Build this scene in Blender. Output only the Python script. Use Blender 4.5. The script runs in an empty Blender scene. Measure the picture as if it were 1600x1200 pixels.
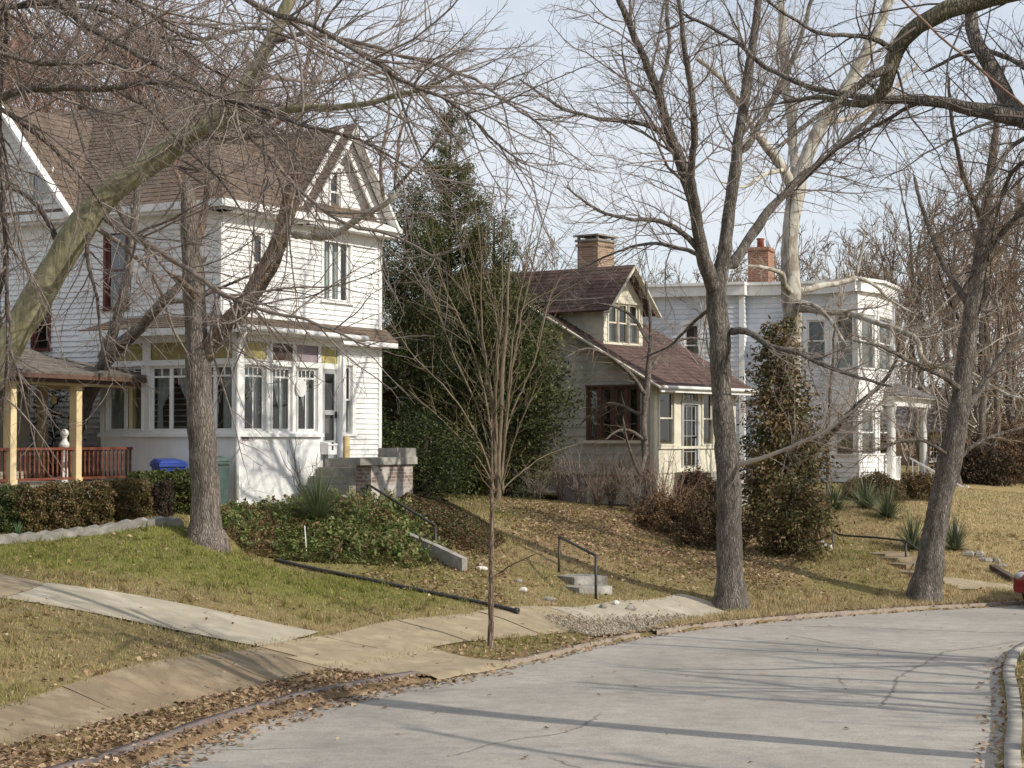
import bpy, math, random
import numpy as np
from mathutils import Vector
random.seed(5)
RNG = np.random.default_rng(11)
SC = bpy.context.scene
COL = SC.collection
FPX = 2800.0                       # focal length in units of a 1600 px wide frame
PITCH = math.atan(85/FPX)
CP, SP = math.cos(PITCH), math.sin(PITCH)

def P(px, py, d):
    """world point at distance d (along Y) seen where the survey sheet has (px, py)"""
    dx = (px-800)/FPX; dy = (600-py)/FPX
    r = np.array([dx, CP-dy*SP, SP+dy*CP])
    return r*(d/r[1])

# ------------------------------------------------------------------ mesh plumbing
def mesh_np(name, V, quads=None, tris=None, cols=None, smooth=False):
    me = bpy.data.meshes.new(name)
    V = np.ascontiguousarray(V, dtype=np.float32)
    me.vertices.add(len(V)); me.vertices.foreach_set('co', V.ravel())
    li = []; ls = []; off = 0
    if quads is not None and len(quads):
        q = np.asarray(quads, dtype=np.int32); li.append(q.ravel()); ls.append(np.arange(len(q))*4); off = 4*len(q)
    if tris is not None and len(tris):
        t = np.asarray(tris, dtype=np.int32); li.append(t.ravel()); ls.append(off+np.arange(len(t))*3)
    li = np.concatenate(li).astype(np.int32); ls = np.concatenate(ls).astype(np.int32)
    me.loops.add(len(li)); me.loops.foreach_set('vertex_index', li)
    me.polygons.add(len(ls)); me.polygons.foreach_set('loop_start', ls)
    if smooth: me.polygons.foreach_set('use_smooth', np.ones(len(ls), dtype=bool))
    me.update(calc_edges=True)
    if cols is not None:
        c = np.ones((len(V), 4), dtype=np.float32); c[:, :3] = cols
        a = me.color_attributes.new('Col', 'FLOAT_COLOR', 'POINT'); a.data.foreach_set('color', c.ravel())
    return me

def world_loc(o):
    v = Vector((0, 0, 0))
    while o is not None:
        v = v+o.location; o = o.parent
    return np.array(v)

def link(name, me, mat, parent=None):
    o = bpy.data.objects.new(name, me); COL.objects.link(o)
    if mat is not None: me.materials.append(mat)
    if parent is not None: o.parent = parent
    return o

def obj_np(name, V, mat, parent=None, **k):
    if parent is not None: V = np.asarray(V)-world_loc(parent)
    return link(name, mesh_np(name, V, **k), mat, parent)

def tag(o, label=None, cat=None, group=None, kind=None):
    if label: o['label'] = label
    if cat: o['category'] = cat
    if group: o['group'] = group
    if kind: o['kind'] = kind
    return o

def thing(name, label, cat, loc, group=None):
    o = bpy.data.objects.new(name, None); COL.objects.link(o)
    o.location = [float(c) for c in loc]; o.empty_display_size = .2
    return tag(o, label, cat, group)

class Fr:
    """flat frame: t along u, s along w, k along the outward normal n"""
    def __init__(s, O, u, n, w=(0, 0, 1)):
        f = lambda a: np.array(a, dtype=float)
        s.O = f(O); s.u = f(u); s.n = f(n); s.w = f(w)
        if w == (0, 0, 1): s.O[2] = 0
    def pt(s, t, z, k=0): return s.O+s.u*t+s.w*z+s.n*k
    def t(s, px):
        r = (px-800)/FPX
        return (r*s.O[1]-s.O[0])/(s.u[0]-r*s.u[1])
    def z(s, px, py):
        q = s.pt(s.t(px), 0)
        return P(px, py, q[1])[2]
    def rect(s, px0, px1, py0, py1):
        a, b = sorted((s.t(px0), s.t(px1))); m = (px0+px1)/2
        return a, b, s.z(m, py1), s.z(m, py0)
    def shift(s, t=0, k=0): return Fr(s.O+s.u*t+s.n*k, s.u, s.n, tuple(s.w))

WF = Fr((0, 0, 0), (1, 0, 0), (0, -1, 0))

class MB:
    def __init__(s): s.v = []; s.f = []; s.sm = []
    def poly(s, pts):
        b = len(s.v); s.v += [tuple(map(float, p)) for p in pts]; s.f.append(tuple(range(b, b+len(pts)))); s.sm.append(False)
    def hexa(s, c):
        b = len(s.v); s.v += [tuple(map(float, p)) for p in c]
        for q in ((0, 3, 2, 1), (4, 5, 6, 7), (0, 1, 5, 4), (1, 2, 6, 5), (2, 3, 7, 6), (3, 0, 4, 7)):
            s.f.append(tuple(b+i for i in q)); s.sm.append(False)
    def box(s, fr, t0, t1, z0, z1, k0, k1):
        s.hexa([fr.pt(t0, z0, k0), fr.pt(t1, z0, k0), fr.pt(t1, z0, k1), fr.pt(t0, z0, k1),
                fr.pt(t0, z1, k0), fr.pt(t1, z1, k0), fr.pt(t1, z1, k1), fr.pt(t0, z1, k1)])
    def beam(s, a, b, wd, ht, up=(0, 0, 1)):
        a = np.array(a, float); b = np.array(b, float); d = b-a; d /= np.linalg.norm(d)
        x = np.cross(d, up); x /= np.linalg.norm(x); y = np.cross(x, d)
        x = x*wd/2; y = y*ht/2
        s.hexa([a-x-y, a+x-y, b+x-y, b-x-y, a-x+y, a+x+y, b+x+y, b-x+y])
    def rings(s, R, smooth=True, cap=True, close=True):
        b = len(s.v); k = len(R[0])
        for r in R: s.v += [tuple(map(float, p)) for p in r]
        for i in range(len(R)-1):
            for j in range(k if close else k-1):
                j2 = (j+1) % k
                s.f.append((b+i*k+j, b+i*k+j2, b+(i+1)*k+j2, b+(i+1)*k+j)); s.sm.append(smooth)
        if cap:
            s.f.append(tuple(b+j for j in reversed(range(k)))); s.sm.append(False)
            s.f.append(tuple(b+(len(R)-1)*k+j for j in range(k))); s.sm.append(False)
    def tube(s, pts, r, seg=8):
        pts = [np.array(p, float) for p in pts]; R = []
        rr = r if hasattr(r, '__len__') else [r]*len(pts)
        for i, p in enumerate(pts):
            d = pts[min(i+1, len(pts)-1)]-pts[max(i-1, 0)]; d /= np.linalg.norm(d)
            ref = np.array((0, 0, 1.)) if abs(d[2]) < .8 else np.array((0, 1., 0))
            x = np.cross(ref, d); x /= np.linalg.norm(x); y = np.cross(d, x)
            R.append([p+rr[i]*(math.cos(a)*x+math.sin(a)*y) for a in np.arange(seg)*2*math.pi/seg])
        s.rings(R)
    def lathe(s, base, prof, seg=12):
        s.rings([[np.array(base)+np.array((r*math.cos(a), r*math.sin(a), z)) for a in np.arange(seg)*2*math.pi/seg] for r, z in prof])
    def build(s, name, mat, parent=None):
        off = world_loc(parent) if parent is not None else np.zeros(3)
        me = bpy.data.meshes.new(name)
        me.from_pydata([tuple(np.array(v)-off) for v in s.v], [], s.f); me.update()
        me.polygons.foreach_set('use_smooth', np.array(s.sm, dtype=bool))
        return link(name, me, mat, parent)

# ------------------------------------------------------------------ materials
def nt(name):
    m = bpy.data.materials.new(name); m.use_nodes = True
    n = m.node_tree; b = n.nodes['Principled BSDF']
    return m, n, b
def node(n, typ, **k):
    x = n.nodes.new(typ)
    for a, v in k.items():
        if a in x.inputs: x.inputs[a].default_value = v
        else: setattr(x, a, v)
    return x
def lk(n, a, ao, b, bi): n.links.new(a.outputs[ao], b.inputs[bi])
def ramp(n, stops):
    r = n.nodes.new('ShaderNodeValToRGB'); e = r.color_ramp.elements
    while len(e) < len(stops): e.new(.5)
    for x, (p, c) in zip(e, stops): x.position = p; x.color = (*c, 1)
    return r
def mul(n, a, ao, b, bo, f=1., mode='MULTIPLY'):
    m = n.nodes.new('ShaderNodeMix'); m.data_type = 'RGBA'; m.blend_type = mode; m.inputs[0].default_value = f
    n.links.new(a.outputs[ao], m.inputs[6]); n.links.new(b.outputs[bo], m.inputs[7]); return m
def coords(n, scale=(1, 1, 1), out='Object'):
    tc = n.nodes.new('ShaderNodeTexCoord'); mp = node(n, 'ShaderNodeMapping'); mp.inputs['Scale'].default_value = scale
    lk(n, tc, out, mp, 'Vector'); return mp
def noise(n, co, scale, detail=4, rough=.55):
    x = node(n, 'ShaderNodeTexNoise', Scale=scale, Detail=detail, Roughness=rough); lk(n, co, 'Vector', x, 'Vector'); return x

def mat_noise(name, c1, c2, scale=3, rough=.8, bump=0., bscale=30, stretch=(1, 1, 1), c3=None, grime=0., lo=.35, hi=.65, spec=.3):
    m, n, b = nt(name); co = coords(n, stretch)
    a = noise(n, co, scale)
    r = ramp(n, [(lo, c1), (hi, c2)] if c3 is None else [(lo, c1), ((lo+hi)/2, c2), (hi, c3)]); lk(n, a, 'Fac', r, 'Fac')
    src = (r, 'Color')
    if grime:
        co2 = coords(n, (1, 1, .35)); g = noise(n, co2, 1.7, 6, .65); gr = ramp(n, [(.42, (1, 1, 1)), (.75, (1-grime,)*3)]); lk(n, g, 'Fac', gr, 'Fac')
        mx = mul(n, r, 'Color', gr, 'Color'); src = (mx, 2)
    lk(n, src[0], src[1], b, 'Base Color')
    b.inputs['Roughness'].default_value = rough; b.inputs['Specular IOR Level'].default_value = spec
    if bump:
        f = noise(n, co, bscale, 5, .6); bm = node(n, 'ShaderNodeBump', Strength=bump, Distance=.03); lk(n, f, 'Fac', bm, 'Height'); lk(n, bm, 'Normal', b, 'Normal')
    return m

def mat_bark(name, c1, c2, c3, ridge=14, bump=.9, patch=None):
    m, n, b = nt(name)
    co = coords(n, (1, 1, .28)); a = noise(n, co, 9, 6, .65)
    r = ramp(n, [(.3, c1), (.52, c2), (.74, c3)]); lk(n, a, 'Fac', r, 'Fac'); src = (r, 'Color')
    v = node(n, 'ShaderNodeTexVoronoi', Scale=ridge); v.feature = 'DISTANCE_TO_EDGE'
    co3 = coords(n, (1, 1, .17)); wob = noise(n, co3, 6, 3); mxv = n.nodes.new('ShaderNodeMix'); mxv.data_type = 'RGBA'; mxv.inputs[0].default_value = .12
    lk(n, co3, 'Vector', mxv, 6); mxv.blend_type = 'ADD'; lk(n, wob, 'Color', mxv, 7); lk(n, mxv, 2, v, 'Vector')
    vr = ramp(n, [(0., (.5, .47, .45)), (.09, (.8, .79, .78)), (.22, (1.1, 1.1, 1.1))]); lk(n, v, 'Distance', vr, 'Fac')
    m2 = mul(n, src[0], src[1], vr, 'Color', .8 if bump > .5 else .35); src = (m2, 2)
    if patch:
        co2 = coords(n, (1, 1, .6)); pn = noise(n, co2, 3.2, 4); pr = ramp(n, [(.47, (0, 0, 0)), (.56, (1, 1, 1))]); lk(n, pn, 'Fac', pr, 'Fac')
        cc = node(n, 'ShaderNodeRGB'); cc.outputs[0].default_value = (*patch, 1)
        m3 = n.nodes.new('ShaderNodeMix'); m3.data_type = 'RGBA'; lk(n, pr, 'Color', m3, 0); n.links.new(src[0].outputs[src[1]], m3.inputs[6]); lk(n, cc, 0, m3, 7); src = (m3, 2)
    lk(n, src[0], src[1], b, 'Base Color'); b.inputs['Roughness'].default_value = .9; b.inputs['Specular IOR Level'].default_value = .15
    bm = node(n, 'ShaderNodeBump', Strength=bump, Distance=.03); ad = node(n, 'ShaderNodeMath'); ad.operation = 'MULTIPLY_ADD'; ad.inputs[1].default_value = .5
    lk(n, a, 'Fac', ad, 0); lk(n, vr, 'Color', ad, 2); lk(n, ad, 0, bm, 'Height'); lk(n, bm, 'Normal', b, 'Normal')
    return m

def mat_attr(name, rough=.75, spec=.25, trans=0., var=.25):
    m, n, b = nt(name)
    at = node(n, 'ShaderNodeVertexColor', layer_name='Col')
    co = coords(n); a = noise(n, co, 2.3, 3); r = ramp(n, [(.3, (1-var,)*3), (.7, (1+var*.5,)*3)]); lk(n, a, 'Fac', r, 'Fac')
    mx = mul(n, at, 'Color', r, 'Color'); lk(n, mx, 2, b, 'Base Color')
    b.inputs['Roughness'].default_value = rough; b.inputs['Specular IOR Level'].default_value = spec
    if trans:
        tr = n.nodes.new('ShaderNodeBsdfTranslucent'); lk(n, mx, 2, tr, 'Color')
        ms = node(n, 'ShaderNodeMixShader', Fac=trans); out = n.nodes['Material Output']
        lk(n, b, 'BSDF', ms, 1); lk(n, tr, 'BSDF', ms, 2); lk(n, ms, 'Shader', out, 'Surface')
    return m

def mat_glass(name, tint=(.55, .6, .6), refl=.14):
    m, n, b = nt(name); n.nodes.remove(b); out = n.nodes['Material Output']
    t = n.nodes.new('ShaderNodeBsdfTransparent'); t.inputs[0].default_value = (*tint, 1)
    g = n.nodes.new('ShaderNodeBsdfGlossy'); g.inputs['Roughness'].default_value = .03
    co = coords(n); f = noise(n, co, 1.3, 2); bm = node(n, 'ShaderNodeBump', Strength=.06, Distance=.05); lk(n, f, 'Fac', bm, 'Height'); lk(n, bm, 'Normal', g, 'Normal')
    fr = node(n, 'ShaderNodeLayerWeight', Blend=.25); ad = node(n, 'ShaderNodeMath'); ad.operation = 'ADD'; ad.inputs[1].default_value = refl
    lk(n, fr, 'Fresnel', ad, 0); ms = n.nodes.new('ShaderNodeMixShader'); lk(n, ad, 0, ms, 0); lk(n, t, 0, ms, 1); lk(n, g, 0, ms, 2); lk(n, ms, 0, out, 'Surface')
    return m

def mat_brick(name, c1, c2, mortar, sc=1., stain=None):
    m, n, b = nt(name)
    tc = n.nodes.new('ShaderNodeTexCoord'); sx = n.nodes.new('ShaderNodeSeparateXYZ'); lk(n, tc, 'Object', sx, 0)
    ad = node(n, 'ShaderNodeMath'); ad.operation = 'ADD'; lk(n, sx, 0, ad, 0); lk(n, sx, 1, ad, 1)
    cx = n.nodes.new('ShaderNodeCombineXYZ'); lk(n, ad, 0, cx, 0); lk(n, sx, 2, cx, 1)
    br = node(n, 'ShaderNodeTexBrick', Scale=sc); br.inputs['Color1'].default_value = (*c1, 1); br.inputs['Color2'].default_value = (*c2, 1); br.inputs['Mortar'].default_value = (*mortar, 1)
    br.inputs['Brick Width'].default_value = .22; br.inputs['Row Height'].default_value = .075; br.inputs['Mortar Size'].default_value = .01
    lk(n, cx, 0, br, 'Vector'); src = (br, 'Color')
    if stain:
        co = coords(n); pn = noise(n, co, 2.6, 6, .7); pr = ramp(n, [(.46, (0, 0, 0)), (.58, (1, 1, 1))]); lk(n, pn, 'Fac', pr, 'Fac')
        cc = node(n, 'ShaderNodeRGB'); cc.outputs[0].default_value = (*stain, 1)
        m3 = n.nodes.new('ShaderNodeMix'); m3.data_type = 'RGBA'; lk(n, pr, 'Color', m3, 0); lk(n, br, 'Color', m3, 6); lk(n, cc, 0, m3, 7); src = (m3, 2)
    lk(n, src[0], src[1], b, 'Base Color'); b.inputs['Roughness'].default_value = .9
    return m

# ------------------------------------------------------------------ ground shape
def poly_in(x, y, poly):
    x = np.asarray(x); y = np.asarray(y); ins = np.zeros(x.shape, bool); n = len(poly)
    for i in range(n):
        x1, y1 = poly[i]; x2, y2 = poly[(i+1) % n]
        if y1 == y2: continue
        c = ((y1 > y) != (y2 > y)) & (x < (x2-x1)*(y-y1)/(y2-y1)+x1); ins ^= c
    return ins
def dist_line(x, y, pl):
    d = np.full(np.shape(x), 1e9)
    for (x1, y1), (x2, y2) in zip(pl[:-1], pl[1:]):
        dx, dy = x2-x1, y2-y1; l2 = dx*dx+dy*dy
        t = np.clip(((x-x1)*dx+(y-y1)*dy)/l2, 0, 1); d = np.minimum(d, np.hypot(x-x1-t*dx, y-y1-t*dy))
    return d
def spline(pts, m=8):
    p = np.array(pts, float); p = np.vstack([2*p[0]-p[1], p, 2*p[-1]-p[-2]]); out = []
    for i in range(1, len(p)-2):
        for k in range(m):
            t = k/m; a, b, c, d = p[i-1], p[i], p[i+1], p[i+2]
            out.append(.5*((2*b)+(c-a)*t+(2*a-5*b+4*c-d)*t*t+(3*b-a-3*c+d)*t**3))
    out.append(p[-2]); return np.array(out)

def zroad(x, y):
    y = np.asarray(y, float)
    return np.where(y < 16.5, -3.02+.062*(16.5-np.maximum(y, -12)), -3.02-.0219*(np.minimum(y, 75)-16.5))
ROAD_L = spline([(-9, -40), (-8, -10), (-7, 0), (-5.5, 8), (-4.55, 12), (-3.5, 16.6), (-2.8, 19.6), (-1.9, 22.1), (0, 25.4), (2.16, 30.0), (4.76, 33.2), (7.6, 35.6), (10.7, 37.6), (16, 40.8), (25, 45.5), (40, 52), (70, 62)])
ROAD_R = spline([(-1.5, -40), (.6, -8), (1.3, 0), (2.4, 8), (3.3, 12), (4.45, 16.4), (5.2, 19), (5.9, 21.6), (6.7, 24.6), (7.9, 27.9), (9.8, 30.3), (13, 32.8), (18, 35.6), (27, 40), (42, 46), (71, 56)])
ROAD_POLY = [tuple(p) for p in ROAD_L]+[tuple(p) for p in ROAD_R[::-1]]
CTRL = [(0,850,29.5),(280,815,31),(320,846,30.6),(0,828,30.6),(230,808,32.2),(0,890,26.5),(0,935,23),(0,1010,20),(0,1100,18.3),(0,1160,15.9),(500,985,26.6),(410,1010,24.3),
 (200,870,28.5),(400,900,28.5),(600,950,28.5),(770,970,29),(805,953,30),(600,912,31),(400,885,31.2),(560,862,32.6),(480,800,34.3),(650,800,36),(370,797,35.5),(560,785,37.5),
 (640,782,39),(630,850,34),(720,890,32.8),(800,805,42),(950,805,43.5),(900,792,50),(1000,862,39),(900,893,35),(900,948,32.2),(1000,942,32.7),(1100,948,33.4),(1140,938,34.2),
 (1200,924,36),(1200,882,39),(1250,852,42),(1330,795,50),(1300,865,44),(1400,803,50),(1450,932,37.2),(1600,922,41),(1600,862,47),(1500,783,56),(1600,800,56),(1300,757,61),
 (1390,872,43),(-250,790,33),(-250,850,29),(-250,900,24.5),(640,990,27),(780,974,29),(200,1085,19.5),(400,1035,22.8),(1060,950,33.5),(1300,930,37.3),(100,775,40),(-200,770,44),
 (700,775,50),(800,770,60),(1180,800,52),(1150,860,42),(1060,860,41),(1700,800,58),(1800,860,52),(2000,915,48),(1450,890,41),(150,840,30.3)]
_cp = [tuple(P(*c)) for c in CTRL]
_cp += [(-20, 70, -1.0), (0, 75, -1.2), (20, 75, -1.4), (40, 75, -1.9), (-30, 45, -.9), (-14, 10, -2.2), (-25, 25, -1.3), (-12, 0, -1.5), (-3, 10, -2.62), (9, 16, -2.5), (7, 12, -2.5), (12, 25, -2.6), (9.5, 21, -2.6), (8, 4, -2.0), (18, 30, -2.8), (30, 34, -3), (45, 62, -3.2)]
_cp = np.array(_cp)
def _tps(r2): return .5*r2*np.log(np.maximum(r2, 1e-9))
def _fit(c, lam=.6):
    n = len(c); A = np.zeros((n+3, n+3)); d = c[:, None, :2]-c[None, :, :2]; A[:n, :n] = _tps((d**2).sum(-1))+lam*np.eye(n)
    Q = np.c_[np.ones(n), c[:, :2]]; A[:n, n:] = Q; A[n:, :n] = Q.T
    return np.linalg.solve(A, np.r_[c[:, 2], 0, 0, 0])
_w = _fit(_cp)
def sstep(x, a, b):
    t = np.clip((x-a)/(b-a), 0, 1); return t*t*(3-2*t)
def Hraw(x, y):
    x = np.asarray(x, float); y = np.asarray(y, float); sh = x.shape; x = x.ravel(); y = y.ravel(); out = np.empty(len(x)); n = len(_cp)
    for i in range(0, len(x), 20000):
        xx = np.clip(x[i:i+20000], -34, 48); yy = np.clip(y[i:i+20000], -2, 80)
        r2 = (xx[:, None]-_cp[:, 0])**2+(yy[:, None]-_cp[:, 1])**2
        out[i:i+20000] = _tps(r2)@_w[:n]+_w[n]+_w[n+1]*xx+_w[n+2]*yy
    far = sstep(np.hypot(x-3, y-36), 38, 75)
    out = out*(1-far)+(-1.6)*far
    return out.reshape(sh)
def H(x, y, mound=True):
    x = np.asarray(x, float); y = np.asarray(y, float)
    zr = zroad(x, y); h = Hraw(x, y)
    d = np.minimum(dist_line(x, y, ROAD_L), dist_line(x, y, ROAD_R)); ins = poly_in(x, y, ROAD_POLY)
    near = (np.abs(x) < 80) & (y > -42) & (y < 64)
    b = sstep(d, .25, 1.9); edge = zr+.055
    out = np.where(ins, zr-.07, edge*(1-b)+h*b)
    return np.where(near, out, h)
def Hs(x, y): return float(H(np.array([x]), np.array([y]))[0])
def ground(px, d):
    """point of the ground on the sight line px at distance d"""
    x = (px-800)/FPX*d; return np.array([x, d, Hs(x, d)])

def vnoise(x, y, s, seed=0):
    """smooth value noise in numpy, 0..1"""
    x = np.asarray(x)/s+seed*17.3; y = np.asarray(y)/s+seed*9.1
    xi = np.floor(x).astype(int); yi = np.floor(y).astype(int); fx = x-xi; fy = y-yi
    fx = fx*fx*(3-2*fx); fy = fy*fy*(3-2*fy)
    def h(a, b):
        n = (a*374761393+b*668265263+seed*974711) & 0x7fffffff; n = ((n ^ (n >> 13))*1274126177) & 0x7fffffff
        return ((n ^ (n >> 16)) & 0xffff)/65535.
    return (h(xi, yi)*(1-fx)+h(xi+1, yi)*fx)*(1-fy)+(h(xi, yi+1)*(1-fx)+h(xi+1, yi+1)*fx)*fy
def fbm(x, y, s, seed=0): return .55*vnoise(x, y, s, seed)+.3*vnoise(x, y, s/2.1, seed+1)+.15*vnoise(x, y, s/4.3, seed+2)

def xy(px, d): return np.array([(px-800)/FPX*d, d])
SWC = spline([(-7.2, 4), (-6.4, 8), (-5.7, 13)]+[tuple(P(px, 1000, d)[:2]) for px, d in ((0, 17.3), (200, 19.7), (400, 22.8), (520, 25.1), (640, 27), (780, 29), (900, 30.9), (1060, 33.4), (1180, 35.8), (1300, 37.3), (1450, 39), (1600, 41.0))]+[(16, 44.2), (25, 49), (40, 56)])
def offset_line(c, w):
    t = np.gradient(c, axis=0); t /= np.linalg.norm(t, axis=1)[:, None]; nrm = np.c_[-t[:, 1], t[:, 0]]
    return c+nrm*w
_hw = np.interp(SWC[:, 1], [20, 23.5, 25, 40], [.43, .50, .66, .6])[:, None]+.05*(fbm(SWC[:, 0]*0, SWC[:, 1], 1.3, 91)[:, None]-.5)
SW_L, SW_R = offset_line(SWC, _hw), offset_line(SWC, -_hw)
_k2 = int(np.argmin(np.hypot(*(SWC-xy(1118, 34.4)).T))); _k3 = int(np.argmin(np.hypot(*(SWC-xy(1470, 39.2)).T)))
SW_POLY = [tuple(p) for p in SW_L[:_k2+1]]+[tuple(p) for p in SW_R[:_k2+1][::-1]]
SW_POLY2 = [tuple(p) for p in SW_L[_k3:]]+[tuple(p) for p in SW_R[_k3:][::-1]]
DRIVE = [xy(75, 25.6), xy(8, 23.1), xy(405, 24.2), xy(500, 26.4)]          # c00,c10,c11,c01
WALK = [xy(-420, 29.0), xy(-420, 25.2), xy(6, 23.1), xy(72, 25.55)]
APRON = [xy(640, 26.6), xy(448, 23.75), xy(690, 23.6), xy(797, 25.45)]
APRON2 = [xy(640, 27.4), xy(500, 25.55), xy(796, 25.55), xy(668, 26.6)]
GRAVEL = [xy(850, 30.2), xy(930, 29.4), xy(1010, 30.55), xy(1085, 33.0)]
HOLES = [SW_POLY, SW_POLY2, DRIVE, WALK, APRON, GRAVEL]
def in_paths(x, y, pad=0):
    r = np.zeros(np.shape(x), bool)
    for p in HOLES: r |= poly_in(x, y, [tuple(q) for q in p])
    return r
def in_road(x, y): return poly_in(x, y, ROAD_POLY)
LAWN = [tuple(p) for p in (xy(-400, 30), xy(-400, 29.2), xy(60, 26), xy(500, 26.8), xy(640, 27.8), xy(800, 29.8), xy(600, 31), xy(400, 31.2), xy(320, 31), xy(250, 31), xy(0, 29.6))]
def px_of(x, y): return 800+FPX*np.asarray(x)/np.maximum(np.asarray(y), .1)
def lawn_cols(x, y):
    """green / tan / leaf-brown weights of the turf"""
    px = px_of(x, y); n1 = fbm(x, y, 2.3, 3); n2 = fbm(x, y, .7, 7)
    inlawn = poly_in(x, y, LAWN)
    g = np.where(inlawn, .85+.3*(n2-.5), .30+.75*(n1-.5)+.5*(n2-.5))
    # lower rim of the lawn is drier
    g = np.where(inlawn, g-.75*sstep(-(dist_line(x, y, LAWN[2:6])-1.6), 0, 1.6)*(.5+n2*.8), g)
    right = sstep(px, 1330, 1460)*sstep(y, 36, 44); g = np.where(~inlawn, g*(1-.75*right), g)
    dl = dist_line(x, y, ROAD_L)
    verge = sstep(-dl, -2.2, -.4)*(~inlawn); 
    brown = np.clip(verge*(1.1*sstep(-y, -27, -21)+.16)*(.55+n1), 0, 1)
    bank = sstep(px, 760, 860)*(1-sstep(px, 1180, 1300))*sstep(y, 34.5, 38); brown = np.maximum(brown, np.clip(bank*(.25+1.0*n2), 0, 1)*.8)
    return np.clip(g, 0, 1), np.clip(brown, 0, 1), right
# ------------------------------------------------------------------ palette
M = {}
M['white'] = mat_noise('white_paint', (.80, .80, .79), (.74, .74, .73), 1.3, .55, grime=.14)
M['white_old'] = mat_noise('old_white_paint', (.82, .82, .80), (.66, .66, .63), 2.5, .65, grime=.3)
M['trim'] = mat_noise('trim_white', (.80, .80, .78), (.74, .74, .72), 4, .5, grime=.12)
M['stucco'] = mat_noise('stucco', (.80, .80, .79), (.70, .71, .71), .9, .85, bump=.25, bscale=40, grime=.18)
M['redbase'] = mat_noise('red_base', (.42, .12, .07), (.5, .2, .13), 5, .8)
M['shingle'] = mat_noise('brown_shingle', (.125, .092, .070), (.20, .152, .118), 6, .95, bump=.5, bscale=60, stretch=(1, 1, 2.5), grime=.25)
M['shingle_red'] = mat_noise('red_shingle', (.085, .052, .045), (.15, .098, .082), 5, .95, bump=.5, bscale=60, grime=.3)
M['shingle_grey'] = mat_noise('grey_shingle', (.13, .12, .115), (.22, .21, .2), 6, .95, bump=.4, bscale=60)
M['dark'] = mat_noise('room_shade', (.05, .045, .04), (.09, .08, .07), 1, .9)  # dark colour stands in for the shade inside rooms
M['glass'] = mat_glass('window_glass', (.62, .66, .66), .07)
M['glass_b'] = mat_glass('window_glass_far', (.45, .47, .46), .10)
M['curtain'] = mat_noise('sheer_curtain', (.62, .64, .62), (.5, .53, .51), 8, .9)
M['curtain_pale'] = mat_noise('pale_curtain', (.7, .74, .7), (.6, .64, .6), 8, .9)
M['yellow'] = mat_noise('yellow_panel', (.47, .41, .17), (.37, .32, .13), 5, .7)
M['olive'] = mat_noise('olive_panel', (.34, .28, .12), (.27, .22, .09), 3, .7)
M['mauve'] = mat_noise('mauve_panel', (.30, .25, .28), (.24, .2, .22), 3, .7)
M['darkpanel'] = mat_noise('dark_panel', (.045, .03, .022), (.08, .055, .04), 5, .5)
M['doorgrey'] = mat_noise('grey_door', (.42, .43, .43), (.33, .34, .34), 2, .6)
M['concrete'] = mat_noise('old_concrete', (.36, .34, .30), (.22, .21, .185), 3, .9, bump=.3, bscale=25, c3=(.46, .44, .40), lo=.25, hi=.75)
M['concrete_dk'] = mat_noise('weathered_concrete', (.2, .19, .165), (.36, .34, .3), 3, .9, bump=.3, bscale=25)
M['brick_old'] = mat_brick('old_brick', (.22, .145, .115), (.17, .115, .095), (.33, .305, .27), 1., (.43, .40, .36))
M['brick_tan'] = mat_brick('tan_brick', (.33, .21, .12), (.25, .15, .09), (.36, .31, .26))
M['brick_red'] = mat_brick('red_brick', (.36, .15, .07), (.28, .11, .06), (.34, .28, .23))
M['metal_dk'] = mat_noise('dark_metal', (.02, .02, .022), (.04, .035, .033), 8, .5, spec=.5)
M['redtrim'] = mat_noise('red_brown_trim', (.16, .05, .04), (.10, .035, .03), 4, .6)
M['redwood'] = mat_noise('red_wood', (.20, .068, .04), (.13, .042, .027), 6, .55, stretch=(1, 1, .2))
M['cream'] = mat_noise('cream_paint', (.78, .63, .38), (.7, .55, .32), 2, .6, grime=.15)
M['cream2'] = mat_noise('cream_white', (.68, .645, .52), (.57, .535, .43), 2.5, .7, grime=.25)
M['greige'] = mat_noise('greige_siding', (.50, .485, .43), (.39, .375, .325), 1.6, .8, grime=.3)
M['beige'] = mat_noise('beige_siding', (.44, .41, .32), (.36, .33, .26), 1.6, .8)
M['bluewhite'] = mat_noise('blue_white_siding', (.67, .70, .745), (.57, .605, .66), 1.5, .65, grime=.22)
M['brownwood'] = mat_noise('brown_wood', (.135, .078, .055), (.10, .055, .042), 5, .6)
M['tanwood'] = mat_noise('tan_board', (.55, .42, .22), (.48, .36, .18), 3, .7)
M['tarpaper'] = mat_noise('porch_roof', (.115, .098, .085), (.19, .165, .145), 4, .95, bump=.4, bscale=50)
M['bluebin'] = mat_noise('blue_plastic', (.025, .06, .30), (.035, .075, .34), 5, .4, spec=.5)
M['greenbin'] = mat_noise('green_plastic', (.07, .11, .10), (.1, .15, .14), 5, .5)
M['globe'] = mat_noise('white_globe', (.85, .83, .78), (.8, .78, .74), 3, .25, spec=.5)
M['clay'] = mat_noise('clay_pot', (.3, .1, .05), (.25, .08, .04), 6, .8)
M['stone'] = mat_noise('field_stone', (.40, .37, .31), (.22, .2, .17), 5, .9, bump=.5, bscale=18, c3=(.5, .47, .42), lo=.25, hi=.75)
M['stonewhite'] = mat_noise('white_stone', (.75, .73, .68), (.6, .57, .52), 5, .9)
M['timber'] = mat_noise('dark_timber', (.06, .045, .035), (.11, .085, .065), 5, .9, stretch=(.4, .4, 1))
M['rail_iron'] = M['metal_dk']
M['pipe'] = mat_noise('black_pipe', (.015, .015, .018), (.03, .03, .032), 8, .45, spec=.5)
M['leaf'] = mat_attr('leaf_surface', .55, .35, .25)
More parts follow.
